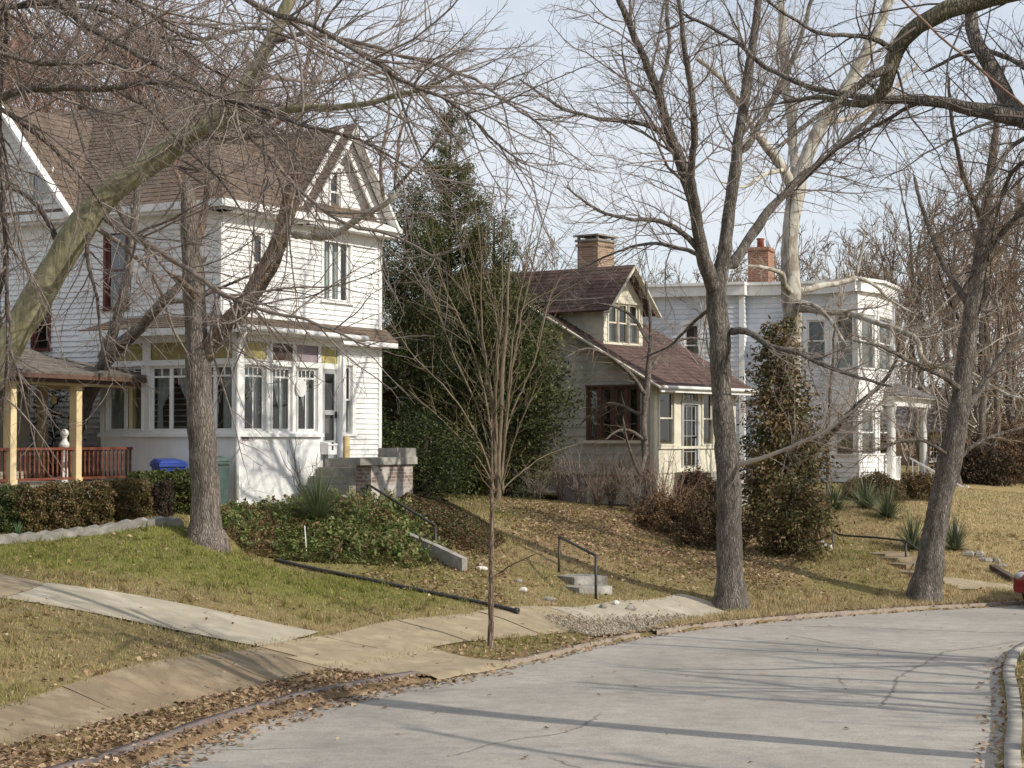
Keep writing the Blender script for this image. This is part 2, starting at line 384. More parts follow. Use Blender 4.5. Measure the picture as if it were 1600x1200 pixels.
M['leaf_dry'] = mat_attr('dry_leaf_surface', .85, .15, .15)
M['grassblade'] = mat_attr('grass_surface', .8, .15, .2, .3)
M['bark_grey'] = mat_bark('bark_grey', (.10, .085, .072), (.21, .18, .155), (.34, .30, .265), 34)
M['bark_ash'] = mat_bark('bark_ridged', (.085, .075, .063), (.19, .168, .145), (.33, .30, .265), 38, 1.)
M['bark_green'] = mat_bark('bark_greenish', (.155, .145, .085), (.25, .235, .15), (.33, .31, .22), 9, .3)
M['bark_red'] = mat_bark('bark_shaggy', (.13, .09, .065), (.22, .165, .125), (.38, .30, .24), 24, 1.)
M['bark_pale'] = mat_bark('bark_sycamore', (.20, .17, .13), (.32, .285, .23), (.42, .385, .32), 14, .25, (.47, .45, .395))
M['bark_moss'] = mat_bark('bark_mossy', (.115, .10, .065), (.19, .172, .118), (.29, .265, .20), 34, .9)
M['bark_dark'] = mat_bark('bark_dark', (.045, .035, .028), (.09, .07, .056), (.15, .12, .1), 30)
M['bark_wound'] = mat_noise('bare_wood', (.62, .45, .32), (.45, .3, .2), 6, .8, stretch=(1, 1, .2))
M['twig_grey'] = mat_noise('twig_grey', (.16, .13, .112), (.27, .23, .205), 3, .85)
M['twig_red'] = mat_noise('twig_reddish', (.19, .115, .085), (.29, .19, .145), 3, .85)
M['twig_brown'] = mat_noise('twig_brown', (.15, .11, .078), (.25, .185, .135), 3, .85)
M['twig_olive'] = mat_noise('twig_olive', (.135, .108, .07), (.21, .17, .115), 3, .85)
M['twig_pale'] = mat_noise('twig_pale', (.33, .28, .235), (.45, .4, .35), 3, .85)
M['twig_dark'] = mat_noise('twig_dark', (.07, .055, .048), (.13, .105, .09), 3, .85)
M['red_paint'] = mat_noise('car_red', (.19, .012, .014), (.21, .014, .016), 2, .25, spec=.6)
M['rubber'] = mat_noise('rubber', (.018, .018, .018), (.03, .03, .03), 9, .8)
M['chrome'] = mat_noise('rim_silver', (.5, .5, .52), (.4, .4, .42), 3, .35, spec=.8)
M['lens_dim'] = mat_noise('headlamp_lens', (.42, .41, .39), (.22, .22, .21), 14, .12, spec=.9)
M['lens'] = mat_noise('lamp_lens', (.7, .7, .68), (.55, .55, .55), 6, .1, spec=.9)

def mat_ground():
    m, n, b = nt('ground_soil'); at = node(n, 'ShaderNodeVertexColor', layer_name='Col')
    co = coords(n); a = noise(n, co, 11, 6, .7); r = ramp(n, [(.25, (.62, .62, .62)), (.5, (.98, .98, .98)), (.78, (1.45, 1.4, 1.3))]); lk(n, a, 'Fac', r, 'Fac')
    mx = mul(n, at, 'Color', r, 'Color'); lk(n, mx, 2, b, 'Base Color'); b.inputs['Roughness'].default_value = 1; b.inputs['Specular IOR Level'].default_value = .1
    f = noise(n, co, 38, 5, .7); bm = node(n, 'ShaderNodeBump', Strength=.9, Distance=.05); lk(n, f, 'Fac', bm, 'Height'); lk(n, bm, 'Normal', b, 'Normal')
    return m
def mat_road():
    m, n, b = nt('road_surface'); co = coords(n)
    big = noise(n, co, .35, 5, .6); r1 = ramp(n, [(.3, (.275, .256, .23)), (.52, (.355, .33, .295)), (.75, (.415, .384, .343))]); lk(n, big, 'Fac', r1, 'Fac')
    sp = noise(n, co, 55, 3, .8); r2 = ramp(n, [(.3, (.62, .62, .63)), (.5, (1, 1, 1)), (.72, (1.3, 1.3, 1.28))]); lk(n, sp, 'Fac', r2, 'Fac')
    m1 = mul(n, r1, 'Color', r2, 'Color')
    md = noise(n, co, 3.4, 6, .72); r3 = ramp(n, [(.3, (.80, .79, .78)), (.62, (1.05, 1.05, 1.05))]); lk(n, md, 'Fac', r3, 'Fac'); m2 = mul(n, m1, 2, r3, 'Color')
    v = node(n, 'ShaderNodeTexVoronoi', Scale=.17); v.feature = 'DISTANCE_TO_EDGE'; wob = noise(n, co, 1.1, 5, .7)
    mv = n.nodes.new('ShaderNodeMix'); mv.data_type = 'RGBA'; mv.inputs[0].default_value = .28; mv.blend_type = 'ADD'; lk(n, co, 'Vector', mv, 6); lk(n, wob, 'Color', mv, 7); lk(n, mv, 2, v, 'Vector')
    cr = ramp(n, [(0, (.42, .41, .39)), (.005, (1, 1, 1))]); lk(n, v, 'Distance', cr, 'Fac')
    msk = noise(n, co, .22, 2); mr = ramp(n, [(.52, (0, 0, 0)), (.6, (1, 1, 1))]); lk(n, msk, 'Fac', mr, 'Fac')
    m3 = n.nodes.new('ShaderNodeMix'); m3.data_type = 'RGBA'; m3.blend_type = 'MULTIPLY'; lk(n, mr, 'Color', m3, 0); lk(n, m2, 2, m3, 6); lk(n, cr, 'Color', m3, 7)
    lk(n, m3, 2, b, 'Base Color'); b.inputs['Roughness'].default_value = .92; b.inputs['Specular IOR Level'].default_value = .2
    bm = node(n, 'ShaderNodeBump', Strength=.5, Distance=.012); lk(n, sp, 'Fac', bm, 'Height'); lk(n, bm, 'Normal', b, 'Normal')
    return m
M['ground'] = mat_ground(); M['road'] = mat_road()
M['path_tan'] = mat_noise('tan_concrete', (.41, .33, .215), (.31, .25, .165), 1.9, .95, bump=.35, bscale=50, c3=(.48, .395, .27), lo=.25, hi=.75, grime=.25)
M['path_dirt'] = mat_noise('soiled_concrete', (.30, .235, .155), (.22, .17, .11), 2.2, .95, bump=.4, bscale=45, c3=(.37, .30, .205), lo=.25, hi=.75, grime=.3)
M['drive'] = mat_noise('pale_concrete', (.44, .395, .305), (.36, .32, .245), 1.7, .95, bump=.3, bscale=60, c3=(.51, .47, .38), lo=.25, hi=.75, grime=.15)
M['gravel'] = mat_noise('gravel_surface', (.21, .165, .11), (.32, .265, .19), 18, .95, bump=1., bscale=30, c3=(.42, .36, .275), lo=.3, hi=.7)
M['kerb_dark'] = mat_noise('kerb_iron', (.12, .098, .094), (.18, .145, .132), 4, .8, bump=.3, bscale=20, c3=(.09, .075, .075), lo=.25, hi=.75)
M['kerb'] = mat_noise('kerb_stone', (.19, .15, .12), (.29, .235, .185), 4, .9, bump=.4, bscale=20, c3=(.13, .11, .10), lo=.25, hi=.75)

# ------------------------------------------------------------------ camera, sun, sky
cam = bpy.data.cameras.new('camera'); co_ = bpy.data.objects.new('camera', cam); COL.objects.link(co_)
cam.sensor_width = 36; cam.lens = 36*FPX/1600; cam.clip_end = 3000; cam.clip_start = .1
co_.rotation_euler = (math.pi/2+PITCH, 0, 0); SC.camera = co_
SUN_EL, SUN_AZ = math.radians(33), math.radians(28)       # azimuth: behind the right-hand side
sdir = Vector((math.cos(SUN_AZ)*math.cos(SUN_EL), -math.sin(SUN_AZ)*math.cos(SUN_EL), math.sin(SUN_EL)))
sl = bpy.data.lights.new('sun', 'SUN'); sl.energy = 4.3; sl.angle = math.radians(.53); sl.color = (1, .925, .81)
so = bpy.data.objects.new('sun', sl); COL.objects.link(so); so.rotation_euler = sdir.to_track_quat('Z', 'Y').to_euler()
w = bpy.data.worlds.new('World'); SC.world = w; w.use_nodes = True; n = w.node_tree; bg = n.nodes['Background']
sky = n.nodes.new('ShaderNodeTexSky'); sky.sky_type = 'NISHITA'; sky.sun_disc = False; sky.sun_elevation = SUN_EL; sky.sun_rotation = math.pi/2+SUN_AZ
sky.air_density = 1.0; sky.dust_density = .35; sky.ozone_density = 1.6
tc = n.nodes.new('ShaderNodeTexCoord'); mp = node(n, 'ShaderNodeMapping'); mp.inputs['Scale'].default_value = (1, 1, 3.2); lk(n, tc, 'Generated', mp, 'Vector')
cn = noise(n, mp, 3.1, 7, .62); cr = ramp(n, [(.34, (.55, .55, .55)), (.68, (.92, .92, .92))]); lk(n, cn, 'Fac', cr, 'Fac')
cc = node(n, 'ShaderNodeRGB'); cc.outputs[0].default_value = (6.35, 6.55, 6.95, 1)
mx = n.nodes.new('ShaderNodeMix'); mx.data_type = 'RGBA'; lk(n, cr, 'Color', mx, 0); lk(n, sky, 0, mx, 6); lk(n, cc, 0, mx, 7)
lk(n, mx, 2, bg, 'Color'); bg.inputs['Strength'].default_value = .135
SC.view_settings.view_transform = 'Standard'; SC.view_settings.look = 'None'; SC.view_settings.exposure = 0
SC.cycles.max_bounces = 6; SC.cycles.transparent_max_bounces = 16; SC.cycles.use_denoising = True

# ------------------------------------------------------------------ ground, road, paths
def axis(lo, hi, step, far_lo, far_hi):
    a = list(np.arange(lo, hi, step)); s = step; x = lo
    while x > far_lo: s *= 1.35; x -= s; a.insert(0, x)
    s = step; x = a[-1]
    while x < far_hi: s *= 1.35; x += s; a.append(x)
    return np.array(a)
def build_ground():
    xs = axis(-13, 20, .17, -900, 900); ys = axis(13, 66, .19, -300, 1500)
    X, Y = np.meshgrid(xs, ys); Z = H(X, Y)
    inp = in_paths(X, Y); Z = Z-.025*inp
    bump = (fbm(X, Y, .5, 21)-.5)*.05*(~inp)*(~in_road(X, Y)); Z = Z+bump
    g, br, rt = lawn_cols(X, Y)
    c_g = np.array((.19, .195, .052)); c_t = np.array((.31, .235, .12)); c_b = np.array((.34, .235, .14))
    t = c_t*(1+.35*rt[..., None])
    C = c_g*g[..., None]+t*(1-g[..., None]); C = C*(1-br[..., None])+c_b*br[..., None]
    nx = len(xs); i = np.arange(len(ys)-1)[:, None]*nx+np.arange(nx-1)[None, :]; q = np.stack([i, i+1, i+nx+1, i+nx], -1).reshape(-1, 4)
    o = obj_np('ground', np.stack([X, Y, Z], -1).reshape(-1, 3), M['ground'], quads=q, cols=C.reshape(-1, 3), smooth=True); tag(o, kind='structure')
build_ground()
def strip(name, A, B, mat, zf, n=6, kind='structure'):
    """sheet between two polylines of equal count"""
    A = np.asarray(A); B = np.asarray(B); t = np.linspace(0, 1, n+1)[None, :, None]
    G = A[:, None]*(1-t)+B[:, None]*t; X, Y = G[..., 0], G[..., 1]; Z = zf(X, Y)
    m, k = X.shape; i = np.arange(m-1)[:, None]*k+np.arange(k-1)[None, :]; q = np.stack([i, i+1, i+k+1, i+k], -1).reshape(-1, 4)
    V = np.stack([X, Y, Z], -1).reshape(-1, 3)
    o = obj_np(name, V, mat, quads=q, smooth=True); tag(o, kind=kind); return o
def resample(c, m):
    s = np.r_[0, np.cumsum(np.linalg.norm(np.diff(c, axis=0), axis=1))]; t = np.linspace(0, s[-1], m)
    return np.stack([np.interp(t, s, c[:, i]) for i in range(c.shape[1])], -1)
strip('road', resample(ROAD_R, 160), resample(ROAD_L, 160), M['road'], zroad, 8)
def densify(A, m): return resample(np.asarray(A), m)
def slabs(A, B, mat, zo, step=1.5, gap=.012):
    """walk cast in separate slabs, each a touch out of level with the next"""
    L = np.linalg.norm(np.diff((A+B)/2, axis=0), axis=1).sum(); m = max(2, int(L/step)); A = resample(A, m*10+1); B = resample(B, m*10+1); rg = np.random.default_rng(int(L*10)); V = []; Q = []; o = 0
    for i in range(m):
        a, b = A[i*10:i*10+11].copy(), B[i*10:i*10+11].copy()
        for e in (a, b): d0 = (e[1]-e[0])/np.linalg.norm(e[1]-e[0]); d1 = (e[-1]-e[-2])/np.linalg.norm(e[-1]-e[-2]); e[0] += d0*gap; e[-1] -= d1*gap
        t = np.linspace(0, 1, 6)[None, :, None]; G = a[:, None]*(1-t)+b[:, None]*t; Z = H(G[..., 0], G[..., 1])+zo+rg.uniform(-.006, .006)+(t[..., 0]-.5)*rg.uniform(-.008, .008)
        V.append(np.concatenate([G, Z[..., None]], -1).reshape(-1, 3)); k = 6; ii = np.arange(10)[:, None]*k+np.arange(k-1)[None, :]; Q.append(np.stack([ii, ii+1, ii+k+1, ii+k], -1).reshape(-1, 4)+o); o += 66
    ob = obj_np('sidewalk', np.concatenate(V), mat, quads=np.concatenate(Q), smooth=True); tag(ob, kind='structure')
k0 = int(np.argmin(np.hypot(*(SWC-xy(455, 23.9)).T))); k1 = int(np.argmin(np.hypot(*(SWC-xy(900, 30.9)).T)))
k2 = int(np.argmin(np.hypot(*(SWC-xy(1118, 34.4)).T))); k3 = int(np.argmin(np.hypot(*(SWC-xy(1470, 39.2)).T)))
slabs(SW_R[:k0+1], SW_L[:k0+1], M['path_dirt'], .002, 1.6, .004); slabs(SW_R[k0:k1+1], SW_L[k0:k1+1], M['path_tan'], .004, 1.6)
slabs(SW_R[k1:k2+1], SW_L[k1:k2+1], M['drive'], .004); slabs(SW_R[k3:], SW_L[k3:], M['path_tan'], .004)
def patch(name, c, mat, zo, m=40, n=12):
    c = [np.array(q) for q in c]; A = np.linspace(c[0], c[3], m); B = np.linspace(c[1], c[2], m)
    return strip(name, B, A, mat, lambda x, y: H(x, y)+zo, n)
patch('driveway', DRIVE, M['drive'], .008)
patch('path', WALK, M['path_tan'], .005)
e0 = ROAD_L[np.argmin(np.hypot(*(ROAD_L-APRON[2]).T))]; _rl = resample(ROAD_L, 1600)
near_ = lambda q: _rl[np.argmin(np.hypot(*(_rl-q).T))]
_a, _b = near_(xy(690, 23.6)), near_(xy(797, 25.45)); _i, _j = [int(np.argmin(np.hypot(*(_rl-q).T))) for q in (_a, _b)]
_edge = resample(_rl[_i:_j+1], 40)+np.array((.05, -.03)); _in = np.linspace(xy(430, 23.6), xy(500, 25.6), 40)
_in = np.stack([np.linspace(0, 1, 40)]*2, 1)*(xy(640, 26.6)-xy(448, 23.75))+xy(448, 23.75)
strip('driveway_apron', _edge, _in, M['path_tan'], lambda x, y: np.maximum(H(x, y), zroad(x, y))+.011, 16)
patch('gravel_drive', GRAVEL, M['gravel'], .009)
def kerb(line, off, mat, w=.13, h=.06):
    c = resample(offset_line(line, off), 150); a = offset_line(c, -w/2); b = offset_line(c, w/2); V = []
    for p, dz in ((a, -.1), (a, h), (b, h), (b, -.1)):
        V.append(np.c_[p, zroad(p[:, 0], p[:, 1])+dz+.09+.012*(vnoise(np.arange(len(p))*.35, np.zeros(len(p)), 1.)-.5)*(dz > -.05)])
    V = np.stack(V, 1); m = len(c); i = np.arange(m-1)[:, None]*4+np.arange(3)[None, :]; q = np.stack([i, i+1, i+5, i+4], -1).reshape(-1, 4)
    o = obj_np('kerb', V.reshape(-1, 3), mat, quads=q); tag(o, kind='structure')
def road_crack(pts, w, seed):
    c = resample(spline(np.array(pts), 6), 140); rg = np.random.default_rng(seed); t = np.gradient(c, axis=0); t /= np.linalg.norm(t, axis=1)[:, None]; nr = np.c_[-t[:, 1], t[:, 0]]
    c = c+nr*(np.cumsum(rg.normal(0, .012, 140))[:, None]*.6+rg.normal(0, .012, (140, 1))); ww = (w*rg.uniform(.25, 1.2, 140))[:, None]
    strip('road_crack', c+nr*ww, c-nr*ww, M['crack'], lambda x, y: zroad(x, y)+.004, 1)
M['crack'] = mat_noise('tar_crack', (.19, .175, .16), (.27, .25, .225), 9, .9)
road_crack([xy(1190, 32.3), xy(1330, 32.0), xy(1470, 31.3), xy(1600, 30.9), xy(1750, 31.5)], .022, 1)
road_crack([xy(1372, 21.0), xy(1392, 22.5), xy(1405, 24), xy(1438, 25.6), xy(1475, 27.5)], .02, 2)
road_crack([xy(1475, 27.5), xy(1560, 28.8), xy(1640, 30.5)], .015, 4)
road_crack([xy(700, 17.2), xy(790, 18.2), xy(880, 18.9), xy(940, 20.3)], .014, 3)
seg = ROAD_L[(ROAD_L[:, 1] > 6) & (ROAD_L[:, 1] < 24.0)]
kerb(seg, .28, M['kerb_dark'], .14, .015)
seg = ROAD_L[(ROAD_L[:, 1] > 25.3) & (ROAD_L[:, 1] < 30.2)]; kerb(seg, .1, M['kerb'], .14, -.02)
seg = ROAD_L[(ROAD_L[:, 1] > 30.3) & (ROAD_L[:, 1] < 62)]; kerb(seg, .09, M['kerb'], .16, -.01)
seg = ROAD_R[(ROAD_R[:, 1] > 4) & (ROAD_R[:, 1] < 54)]; kerb(seg, -.10, M['concrete_dk'], .15, .03)
# ------------------------------------------------------------------ building helpers
def clap(mb, fr, t0, t1, z0, z1, holes=(), ex=.115, lip=.026, lim=None):
    z = z0
    while z < z1-1e-4:
        za, zb = z, min(z+ex, z1); z += ex
        br = sorted({za, zb}|{h for q in holes for h in q[2:] if za < h < zb})
        for a, b in zip(br[:-1], br[1:]):
            mid = (a+b)/2
            hs = sorted((q[0], q[1]) for q in holes if q[2] < mid < q[3])
            lo0, hi0 = (t0, t1) if lim is None else lim(a)
            lo1, hi1 = (t0, t1) if lim is None else lim(b)
            ka = lip*(1-(a-za)/ex); kb = lip*(1-(b-za)/ex)
            cuts = []; c = min(lo0, lo1); e = max(hi0, hi1)
            for h0, h1 in hs:
                if h0 > c: cuts.append((c, min(h0, e)))
                c = max(c, h1)
            if c < e: cuts.append((c, e))
            for l, r in cuts:
                la, lb, ra, rb = max(l, lo0), max(l, lo1), min(r, hi0), min(r, hi1)
                if ra <= la and rb <= lb: continue
                mb.poly([fr.pt(la, a, ka), fr.pt(max(ra, la), a, ka), fr.pt(max(rb, lb), b, kb), fr.pt(lb, b, kb)])
                if a == za and ra > la: mb.poly([fr.pt(la, a, 0), fr.pt(ra, a, 0), fr.pt(ra, a, ka), fr.pt(la, a, ka)])
def slab_rows(mb, e0, e1, r1, r0, rows, lip=.012, thick=.05):
    """shingled slope: eave e0->e1, ridge r0->r1"""
    e0, e1, r0, r1 = (np.array(a, float) for a in (e0, e1, r0, r1))
    nrm = np.cross(e1-e0, (r0+r1)/2-(e0+e1)/2); nrm /= np.linalg.norm(nrm)
    if nrm[2] < 0: nrm = -nrm
    for i in range(rows):
        a, b = i/rows, (i+1)/rows
        L0, L1, R0, R1 = e0+(r0-e0)*a, e0+(r0-e0)*b, e1+(r1-e1)*a, e1+(r1-e1)*b
        mb.poly([L0+nrm*lip, R0+nrm*lip, R1, L1]); mb.poly([L0, R0, R0+nrm*lip, L0+nrm*lip])
    dn = -nrm*thick
    mb.poly([e0+dn, r0+dn, r1+dn, e1+dn]); mb.poly([e0, e0+dn, e1+dn, e1]); mb.poly([e0, r0, r0+dn, e0+dn]); mb.poly([e1, e1+dn, r1+dn, r1])
def curtain_mb(fr, t0, t1, z0, z1, k, style='tie', seed=0):
    mb = MB(); rg = random.Random(seed); w = t1-t0
    def sheet(fl, fr_):
        R = []
        for i in range(15):
            f = i/14; z = z1+(z0-z1)*f; a, b = fl(f), fr_(f); row = []
            for j in range(19):
                g = j/18; row.append(fr.pt(a+(b-a)*g, z, k+.018*math.sin(g*19+seed+f*1.5)))
            R.append(row)
        mb.rings(R, cap=False, close=False)
    if style == 'tie':
        tie = .62
        def inner(f): return .5-.36*(min(f/tie, 1)**1.7)+(.05*(f-tie) if f > tie else 0)
        sheet(lambda f: t0, lambda f: t0+w*inner(f)*.98); sheet(lambda f: t1-w*inner(f)*.98, lambda f: t1)
    elif style == 'right':
        def inner(f): return .35+.4*(min(f/.7, 1)**1.4)
        sheet(lambda f: t0+w*inner(f), lambda f: t1-.02*w)
    elif style == 'full': sheet(lambda f: t0, lambda f: t1)
    elif style == 'half': sheet(lambda f: t0, lambda f: t0+w*.42)
    return mb
def window(parent, fr, rect, casing=.10, style='double', mt='trim', glass='glass', curtain=None, cmat='curtain', seed=0, sill=True, pane_k=-.05, name='window', label=None, sash=.045):
    t0, t1, z0, z1 = rect; mb = MB(); c = casing
    if c:
        mb.box(fr, t0-c, t0, z0, z1, 0, .034); mb.box(fr, t1, t1+c, z0, z1, 0, .034); mb.box(fr, t0-c-.02, t1+c+.02, z1, z1+c*1.15, 0, .045)
    # reveals
    mb.box(fr, t0, t0+.012, z0, z1, -.11, -.002); mb.box(fr, t1-.012, t1, z0, z1, -.11, -.002); mb.box(fr, t0+.012, t1-.012, z1-.012, z1, -.11, -.002)
    s = sash; a, b = t0+.012, t1-.012
    def bars(a, b, za, zb, k0, k1, w=s):
        mb.box(fr, a, a+w, za, zb, k0, k1); mb.box(fr, b-w, b, za, zb, k0, k1); mb.box(fr, a+w, b-w, zb-w, zb, k0, k1); mb.box(fr, a+w, b-w, za, za+w, k0, k1)
    zt = z1-.012
    if style == 'double':
        zm = (z0+zt)/2; bars(a, b, zm-.02, zt, -.06, -.025); bars(a, b, z0, zm+.02, -.095, -.062)
    elif style == 'single': bars(a, b, z0, zt, -.07, -.03)
    elif style == 'porch':      # four small lights above a divided sash
        zm = z1-(z1-z0)*.17; tm = (a+b)/2
        bars(a, b, z0, zt, -.075, -.03); mb.box(fr, a+s, b-s, zm-.018, zm+.018, -.07, -.034); mb.box(fr, tm-.015, tm+.015, z0+s, zm-.018, -.07, -.034)
        for q in (1, 2, 3): x = a+s+(b-a-2*s)*q/4; mb.box(fr, x-.011, x+.011, zm+.018, zt-s, -.068, -.036)
    elif style == 'pair':
        zm = z1-(z1-z0)*.17; tm = (a+b)/2
        for p, q in ((a, tm), (tm, b)):
            bars(p, q, z0, zt, -.075, -.03); mb.box(fr, p+s, q-s, zm-.018, zm+.018, -.07, -.034)
            x = (p+q)/2; mb.box(fr, x-.011, x+.011, zm+.018, zt-s, -.068, -.036)
    elif style == 'triple':
        for q in range(3): bars(a+(b-a)*q/3, a+(b-a)*(q+1)/3, z0, zt, -.07, -.03, .05)
    elif style == 'grid':
        bars(a, b, z0, zt, -.07, -.03)
        for q in (1, 2): x = a+(b-a)*q/3; mb.box(fr, x-.01, x+.01, z0+s, zt-s, -.066, -.034)
        for q in (1, 2, 3): y = z0+(zt-z0)*q/4; mb.box(fr, a+s, b-s, y-.009, y+.009, -.064, -.036)
    wdw = mb.build(name, M[mt], parent)
    if label: wdw['label'] = label
    pm = MB(); pm.poly([fr.pt(a+.005, z0+.005, pane_k), fr.pt(b-.005, z0+.005, pane_k), fr.pt(b-.005, zt-.005, pane_k), fr.pt(a+.005, zt-.005, pane_k)]); pm.build('pane', M[glass], wdw)
    if sill:
        sm = MB(); sm.box(fr, t0-c-.04, t1+c+.04, z0-.05, z0-.001, -.10, .07); sm.build('sill', M[mt], wdw)
    if curtain: curtain_mb(fr, t0+.03, t1-.03, z0+.02, z1-.04, -.19, curtain, seed).build('curtain', M[cmat], wdw)
    return wdw
def room_shade_box(parent, pts, z0, z1, inset_floor=True):
    """added dark sheets whose colour stands in for room shade: vertical planes along a polyline plus floor and ceiling"""
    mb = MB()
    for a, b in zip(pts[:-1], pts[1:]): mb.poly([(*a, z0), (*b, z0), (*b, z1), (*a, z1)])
    mb.poly([(*p, z0) for p in pts]); mb.poly([(*p, z1) for p in pts]); return mb.build('room_shade_lining', M['dark'], parent)
def plain(mb, fr, t0, t1, z0, z1, holes=(), k=0.):
    br = sorted({z0, z1}|{h for q in holes for h in q[2:] if z0 < h < z1})
    for a, b in zip(br[:-1], br[1:]):
        mid = (a+b)/2; c = t0
        for h0, h1 in sorted((q[0], q[1]) for q in holes if q[2] < mid < q[3]):
            if h0 > c: mb.poly([fr.pt(c, a, k), fr.pt(h0, a, k), fr.pt(h0, b, k), fr.pt(c, b, k)])
            c = max(c, h1)
        if c < t1: mb.poly([fr.pt(c, a, k), fr.pt(t1, a, k), fr.pt(t1, b, k), fr.pt(c, b, k)])
UZ = np.array((0, 0, 1.))

# ------------------------------------------------------------------ the white house with the sun porch
def white_house():
    C = P(370, 797, 35.5); zb = C[2]-.25
    u = np.array((.5, .866, 0)); nF = np.array((.866, -.5, 0)); v = -nF; nL = -u
    R = thing('clapboard_house', 'large white clapboard house with brown shingle roof and glazed sun porch', 'house', (C[0], C[1], C[2]))
    PF = Fr(C, u, nF); PL = Fr(C, v, nL); MF = Fr(C+1.1*v, u, nF); ML = Fr(C+.8*u+1.1*v, v, nL)
    W_ = 6.63; D_ = 11.5
    zsill = PF.z(400, 677); zeave = PF.z(372, 514)
    tE = PF.t(534)
    # sun porch ------------------------------------------------
    ptop = zeave-.02
    pw = [PF.rect(380, 414, 570, 673), PF.rect(424, 455, 571, 673.5), PF.rect(464, 495, 573, 674)]
    z_a, z_b = pw[0][2], pw[0][3]
    pw = [(a, b, z_a, z_b) for a, b, _, _ in pw]
    zt0, zt1 = PF.z(400, 561), PF.z(400, 534)
    trs = [PF.rect(380, 416, 1, 2), PF.rect(426, 457, 1, 2), PF.rect(463, 497, 1, 2), PF.rect(502, 527, 1, 2)]
    trs = [(a, b, zt0, zt1) for a, b, _, _ in trs]
    dr = PF.rect(504, 527, 577, 718); dr = (dr[0], dr[1], dr[2], z_b)
    mb = MB(); plain(mb, PF, 0, tE, zb+.22, zsill, [(dr[0], dr[1], dr[2], 9)]); Lp = PL.t(158)
    plain(mb, PL, 0, Lp, zb+.22, zsill); 
    mb.build('porch_wall', M['stucco'], R)
    mb = MB(); mb.box(PF, .0, tE-.02, zb-.3, zb+.26, -.1, .015); mb.box(PL, 0, Lp, zb-.3, zb+.26, -.1, .012); mb.build('foundation', M['redbase'], R)
    mb = MB(); plain(mb, PF, 0, tE, zsill, ptop, pw+trs+[dr], 0)
    lw = [PL.rect(168, 222, 1, 2), PL.rect(235, 297, 1, 2), PL.rect(305, 364, 1, 2)]; lw = [(a, b, z_a, z_b) for a, b, _, _ in lw]
    lt = [(a, b, zt0, zt1) for a, b, _, _ in lw]
    plain(mb, PL, 0, Lp, zsill, ptop, lw+lt, 0)
    mb.box(PF, -.03, .16, zsill, ptop, .004, .045); mb.box(PL, -.045, .10, zsill, ptop, .004, .03); mb.box(PL, Lp-.12, Lp, zsill, ptop, .002, .03)
    mb.box(PF, -.06, dr[0]-.05, zsill-.07, zsill, -.02, .085); mb.box(PL, -.08, Lp+.03, zsill-.07, zsill, -.02, .08)
    mb.box(PF, -.03, tE, ptop-.20, ptop, .003, .03); mb.box(PL, -.03, Lp, ptop-.2, ptop, .003, .028)
    mb.box(PF, tE-.13, tE, dr[2], ptop-.2, .003, .035)
    # return wall of the porch to the main front
    RT = Fr(C+u*tE, v, u); plain(mb, RT, 0, 1.1, zb, ptop)
    mb.build('porch_frame', M['trim'], R)
    cs = ['tie', 'right', 'right']
    for i, q in enumerate(pw): window(R, PF, q, .03, 'porch', curtain=['tie', 'right', 'right'][i], seed=i, sill=False)
    for i, q in enumerate(lw): window(R, PL, q, .03, 'pair', curtain=['right', 'tie', 'half'][i], seed=7+i, sill=False)
    for q, mt in zip(trs, ('yellow', 'darkpanel', 'mauve', 'yellow')):
        b = MB(); b.box(PF, q[0]-.01, q[1]+.01, q[2]-.01, q[3]+.01, -.05, -.02); b.build('transom_panel', M[mt], R)['label'] = {'yellow': 'faded yellow transom panel', 'darkpanel': 'dark brown transom panel', 'mauve': 'mauve grey transom panel'}[mt]
    for q in lt:
        b = MB(); b.box(PL, q[0]-.01, q[1]+.01, q[2]-.01, q[3]+.01, -.05, -.02); b.build('transom_panel', M['olive'], R)['label'] = 'olive transom panel'
    # plants and shelves inside the porch glass
    b = MB(); q = pw[1]; b.box(PF, q[0]-.2, q[1]+.2, q[2]+.62, q[2]+.65, -.6, -.3); b.build('plant_shelf', M['white_old'], R)
    # storm door
    b = MB(); a0, a1, d0, d1 = dr; b.box(PF, a0, a0+.09, d0, d1, -.06, -.01); b.box(PF, a1-.09, a1, d0, d1, -.06, -.01); b.box(PF, a0+.09, a1-.09, d1-.1, d1, -.06, -.01)
    zk = d0+(d1-d0)*.21; zm = d0+(d1-d0)*.52
    b.box(PF, a0+.09, a1-.09, d0, zk, -.055, -.02); b.box(PF, a0+.09, a1-.09, zm-.05, zm+.05, -.06, -.012)
    dd = b.build('door', M['doorgrey'], R); dd['label'] = 'grey storm door with two glass panels'
    b = MB(); b.poly([PF.pt(a0+.05, zk, -.04), PF.pt(a1-.05, zk, -.04), PF.pt(a1-.05, d1-.05, -.04), PF.pt(a0+.05, d1-.05, -.04)]); b.build('pane', M['glass'], dd)
    b = MB(); b.box(PF, a1-.075, a1-.045, zm-.12, zm+.02, -.01, .04); b.build('handle', M['metal_dk'], dd)
    b = MB(); b.box(PF, a0+.12, a1-.12, zk+.15, zm-.1, -.14, -.13); b.build('inner_panel', M['mauve'], dd)
    # main walls -------------------------------------------------
    ztop = MF.z(345, 330)
    zband = MF.z(500, 507)
    tg0, tg1 = 3.42, W_-.22
    nar = MF.rect(539, 549, 571, 678)
    up1 = MF.rect(394, 411, 364, 457); up3 = MF.rect(504, 545, 376, 471)
    mb = MB(); clap(mb, MF, tE-.02, W_, zb, ptop-.05, [nar], .118)
    clap(mb, MF, .8, W_, zband, ztop, [up1, up3], .118)
    tm, zp = (tg0+tg1)/2, MF.z(538, 219)
    att = MF.rect(514, 530, 262, 338); 
